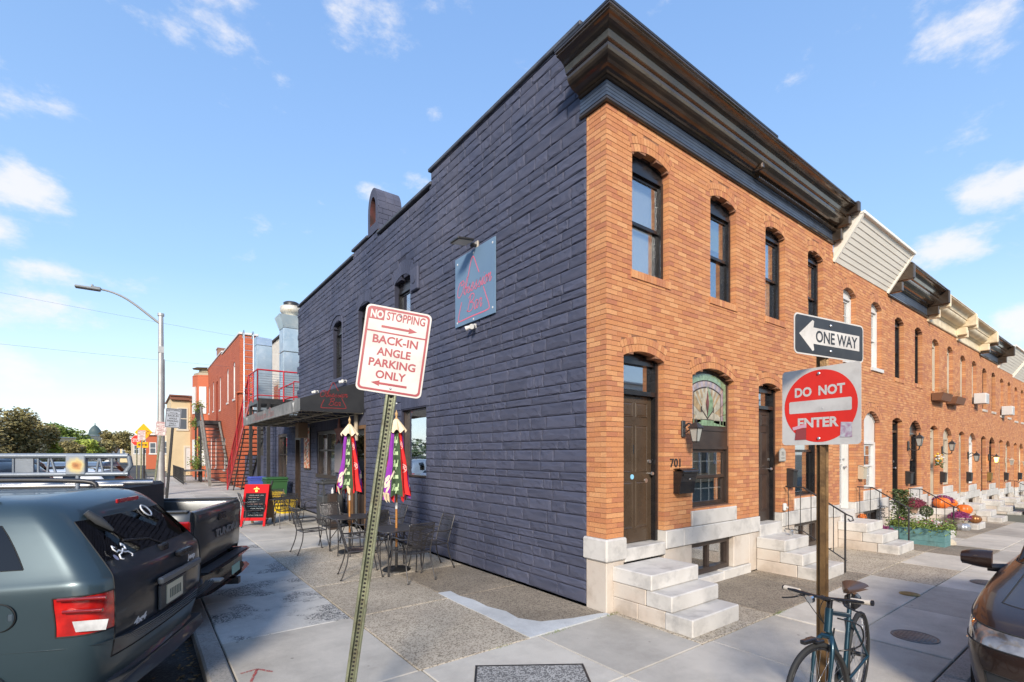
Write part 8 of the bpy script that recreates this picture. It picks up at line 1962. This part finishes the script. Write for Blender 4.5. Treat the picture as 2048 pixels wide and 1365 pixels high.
for k in range(36):
    mb = MB(); z = 6.0 + k * .062 if k >= 0 else 0; mb.add([(1.30, 22.98, z), (1.30, 28.2, z), (1.318, 28.2, z + .06), (1.318, 22.98, z + .06), (1.318, 22.98, z), (1.318, 28.2, z)], [(0, 1, 2, 3), (0, 1, 5, 4)]); mb.build('siding_board', sidingM, t)
mb = MB(); mb.box(1.2, 6.6, 22.9, 28.3, 8.22, 8.3); mb.build('roof', roofM, t)
mb = MB(); mb.box(1.25, 1.30, 24.2, 25.6, 4.2, 5.9); mb.build('door_frame', tanM, t); mb = MB(); mb.box(1.24, 1.25, 24.4, 25.4, 4.3, 5.7); mb.build('pane', glass, t)
t = thing('boundary_wall', 'low wall between the bar and the red house', 'wall', loc=(0, 0, 0)); mb = MB(); mb.box(.25, .5, 21.6, 28.3, -.1, 1.9); mb.build('masonry', stoneM, t)
t = thing('leaning_bicycle_rack', 'slanting black and white post beside the chalkboard', 'post', loc=(-1.3, 13.2, 0)); mb = MB(); mb.tube([(-.25, -.2, .15), (.12, .3, 1.1)], .03, 8); mb.build('bar', blackmM, t); mb = MB(); mb.tube([(-.35, 0, .5), (.2, -.1, .42)], .012, 6); mb.build('cross_piece', steelM, t); mb = MB(); mb.tube([(-.25, -.2, 0), (-.25, -.2, .16)], .04, 8); mb.build('foot', blackmM, t)

# ---------------------------------------------------------------- far buildings at the cross street
def simple_house(label, P, u0, u1, h, wall, wins, trim, depthv, cor=None, doors=(), eave=True, name='distant_house'):
    t = thing(name, label, 'house')
    mb = MB(); vs = [P(u0, 0 - .2, 0), P(u1, -.2, 0), P(u1, h, 0), P(u0, h, 0), P(u0, -.2, -depthv), P(u1, -.2, -depthv), P(u1, h, -depthv), P(u0, h, -depthv)]
    mb.add(vs, [(0, 1, 2, 3), (4, 5, 6, 7), (0, 1, 5, 4), (1, 2, 6, 5), (2, 3, 7, 6), (3, 0, 4, 7)]); mb.build('wall', wall, t)
    if eave: mb = MB(); pbox(mb, P, u0 - .1, u1 + .1, h - .35, h, .001, .35); pbox(mb, P, u0 - .15, u1 + .15, h, h + .12, -depthv, .5); mb.build('cornice', cor or trim, t)
    for (a, b, z0, z1) in wins:
        mb = MB(); f = .1
        pbox(mb, P, a, a + f, z0, z1, .003, .05); pbox(mb, P, b - f, b, z0, z1, .003, .05); pbox(mb, P, a + f, b - f, z1 - f, z1, .003, .05); pbox(mb, P, a - .08, b + .08, z0 - .12, z0 + .06, .003, .09); pbox(mb, P, a + f, b - f, (z0 + z1) / 2 - .04, (z0 + z1) / 2 + .04, .003, .045); w = mb.build('window', trim, t)
        mb = MB(); pbox(mb, P, a + f, b - f, z0 + .06, z1 - f, .004, .02); mb.build('pane', M('far_pane', (.10, .12, .14), .08, coat=1.), w)
    for (a, b, z0, z1, m) in doors:
        mb = MB(); pbox(mb, P, a - .15, a, z0, z1 + .2, .003, .08); pbox(mb, P, b, b + .15, z0, z1 + .2, .003, .08); pbox(mb, P, a, b, z1, z1 + .2, .003, .08); w = mb.build('door_frame', trim, t); mb = MB(); pbox(mb, P, a, b, z0, z1, .003, .03); mb.build('door', m, w)
    return t
def Pxy(x0, y0, ang):
    c, s = math.cos(ang), math.sin(ang); return lambda u, v, d: Vector((x0 + u * c + d * s, y0 + u * s - d * c, v))
P1 = Pxy(-2.2, 55.0, 0)
simple_house('cream and brick house with brown trim facing the cross street', P1, 0, 3.6, 7.7, tanbrickM, [(.5, 1.4, 4.4, 6.6), (2.1, 3.0, 4.4, 6.6)], M('beige_trim', (.62, .54, .42), .6), 10, cor=M('brown_eave', (.20, .07, .04), .6), doors=[(1.2, 2.2, .2, 2.6, whiteM)])
tn = simple_house('orange brick end house with a white front door', Pxy(-.6, 54.6, 0), 0, 5.0, 7.6, brickM, [(.4, 1.3, 4.4, 6.4)], whiteM, 8, cor=M('brown_eave', (.20, .07, .04), .6), doors=[(.5, 1.4, .2, 2.9, M('pale_door', (.45, .52, .60), .5))])
rr = random.Random(77)
for i, (px, dep, w, h, lab, m) in enumerate(((318, 62, 3.2, 5.2, 'narrow pale house just right of the lamp pole base', creamM), (292, 70, 3.5, 5.0, 'low brick building behind the yellow signs', redM), (262, 90, 4., 5.0, 'flat roofed beige building behind the stop sign', tanM), (240, 125, 5., 4.4, 'distant pale building left of the stop sign', tanbrickM))):
    p = at(px, dep)
    simple_house(lab, Pxy(p.x, p.y, -.15), 0, w, h, m, [(.4 + k * 1.3, 1.2 + k * 1.3, 2.0, 3.6) for k in range(int(w / 1.4))], whiteM, 8)
for i, (px, dep, w, h, lab, m) in enumerate(((-60, 75, 9., 4.6, 'tan brick row building behind the big tree at the left edge', tanbrickM), (50, 95, 8., 5.6, 'pale brick building right of the big tree', creamM), (105, 130, 15., 6.2, 'long low white building behind the light green tree', whiteM), (160, 160, 12., 7.0, 'grey roofed building with a small dark dome', M('grey_far', (.30, .32, .33), .7)))):
    p = at(px, dep)
    tt = simple_house(lab, Pxy(p.x, p.y, -.66), 0, w, h, m, [(.6 + k * 1.6, 1.5 + k * 1.6, 2.4, 4.0) for k in range(int(w / 1.7))], whiteM, 8)
    if 'dome' in lab:
        mb = MB(); q_ = Pxy(p.x, p.y, -.66)(3.2, 7.5, -2); mb.lathe([(1.9, 0), (1.9, 1.0), (1.7, 1.0), (1.5, 2.2), (.8, 3.3), (.15, 3.9), (.1, 4.6), (0, 4.7)], 14, mt=T(*q_)); mb.build('dome', M('dome_dark', (.06, .09, .09), .6), tt)
# opposite rows (they stand across both streets; they are what the windows mirror)
def terrace(nm, P, n, w, h, wall, lab, trim):
    for i in range(n):
        u = i * w
        simple_house('%s, %s from the corner' % (lab, ('first', 'second', 'third', 'fourth', 'fifth', 'sixth', 'seventh', 'eighth', 'ninth', 'tenth', 'eleventh', 'twelfth')[i]), P, u + .01, u + w - .01, h, wall[i % len(wall)], [(u + .6, u + 1.5, 4.2, 5.8), (u + w - 1.6, u + w - .7, 4.2, 5.8), (u + w - 2.1, u + w - .7, 1.3, 3.1)], trim, 9, doors=[(u + .5, u + 1.4, .5, 2.9, brownM)], name='facing_row_house')
terrace('s', lambda u, v, d: Vector((-3 + u, -17.0 + d, v)), 9, 4.6, 6.6, [tanbrickM, tanbrickM, MATS['cream_paint']], 'pale brick row house across the front street', whiteM)
terrace('w', lambda u, v, d: Vector((-22.0 + d, -22 + u, v)), 12, 5.6, 8.0, [tanbrickM, redM, brickM], 'row house across the side street', whiteM)
# ---------------------------------------------------------------- trees
def tree(x, y, h, cr, label, m, trunk_h=None, n=5000, leaf=.14, seed=1, lobes=9, squash=.8, cone=False):
    rr = random.Random(seed); t = thing('tree', label, 'tree', loc=(x, y, ROADZ)); th = trunk_h or h * .35; mb = MB()
    mb.tube([(0, 0, 0), (.05, .02, th * .6), (0, .05, th), (.1, 0, h * .7)], [h * .03, h * .024, h * .02, h * .008], 8)
    L_ = []
    for k in range(lobes):
        a = 2 * PI * k / lobes + rr.uniform(-.3, .3); q_ = cr * rr.uniform(.35, .72); z = h - cr * squash * rr.uniform(.35, 1.5)
        if cone: f = k / lobes; z = th + (h - th) * f; q_ = cr * (1 - f) * .55
        L_.append((q_ * math.cos(a * 2.4), q_ * math.sin(a * 2.4), z, cr * rr.uniform(.30, .5) * ((1.1 - .7 * k / lobes) if cone else 1)))
        mb.tube([(0, 0, th * .9), (L_[-1][0] * .5, L_[-1][1] * .5, (th + z) / 2), L_[-1][:3]], [h * .012, h * .008, h * .003], 5)
    L_.append((0, 0, h - cr * .45, cr * .5) if not cone else (0, 0, h - .4, cr * .2)); mb.build('trunk', barkM, t)
    mb = MB()
    for i in range(n):
        lx, ly, lz, lr = rr.choice(L_); v = Vector((rr.gauss(0, 1), rr.gauss(0, 1), rr.gauss(0, 1))).normalized() * lr * (rr.random()**.35) * rr.uniform(.85, 1.2); s = leaf * rr.uniform(.6, 1.3)
        mt = T(lx + v.x, ly + v.y, lz + v.z * squash) @ RZ(rr.uniform(0, 6.3)) @ RX(rr.uniform(-1.3, 1.3)) @ RY(rr.uniform(-1, 1)); mb.add([mt @ Vector(q) for q in ((-s, 0, 0), (0, -s * .55, s * .15), (s, 0, 0), (0, s * .55, s * .15))], [(0, 1, 2, 3)])
    mb.build('crown', m, t); return t
for (px, dep, h, cr, m, lab, kw) in (
    (-40, 42, 6.6, 4.0, leafoM, 'big olive tree at the left edge', dict(n=9000, seed=2, leaf=.16)), (62, 48, 5.6, 2.0, leafoM, 'smaller olive tree right of the big one', dict(n=4500, seed=3, leaf=.15)), (35, 46, 4.8, 2.2, leafoM, 'low olive tree under the left end of the big one', dict(n=3500, seed=13, leaf=.15)),
    (108, 50, 4.3, 1.5, leafyM, 'small light green tree with a pointed crown', dict(n=3500, seed=4, leaf=.12, cone=True, trunk_h=1.0)), (128, 85, 7.0, 3.6, leafM, 'dark green tree behind the pointed light green one', dict(n=5000, seed=5, leaf=.25)),
    (140, 60, 3.9, 1.6, leafoM, 'olive bush tree right of the pointed tree', dict(n=2500, seed=6, leaf=.15)), (172, 75, 4.4, 2.4, leafyM, 'yellow green tree before the domed building', dict(n=3500, seed=7, leaf=.2)), (195, 90, 4.6, 2.6, leafoM, 'autumn tinted tree right of the domed building', dict(n=3000, seed=8, leaf=.22)),
    (232, 95, 6.6, 2.6, leafoM, 'brownish tree left of the stop sign', dict(n=3500, seed=9, leaf=.22)), (262, 105, 6.4, 3.0, leafoM, 'farther brownish tree behind the stop sign', dict(n=3500, seed=10, leaf=.25))):
    p = at(px, dep); tree(p.x, p.y, h, cr, lab, m, **kw)
# distant tree line and low hills to the horizon
mb = MB(); rr = random.Random(12)
for i in range(9000):
    a = rr.uniform(R(70), R(140)); d_ = rr.uniform(190, 330); x, y = CAM.x + d_ * math.cos(a), CAM.y + d_ * math.sin(a); z = rr.uniform(0, 8.5 + 3 * math.sin(a * 14) * math.sin(a * 5)); s = rr.uniform(.8, 1.8)
    mt = T(x, y, z) @ RZ(rr.uniform(0, 6)) @ RX(rr.uniform(-1, 1)); mb.add([mt @ Vector(q) for q in ((-s, 0, 0), (0, -s * .6, 0), (s, 0, 0), (0, s * .6, 0))], [(0, 1, 2, 3)])
mb.build('tree_line', leafdM, kind='stuff', label='far line of trees along the horizon at the left', category='trees')
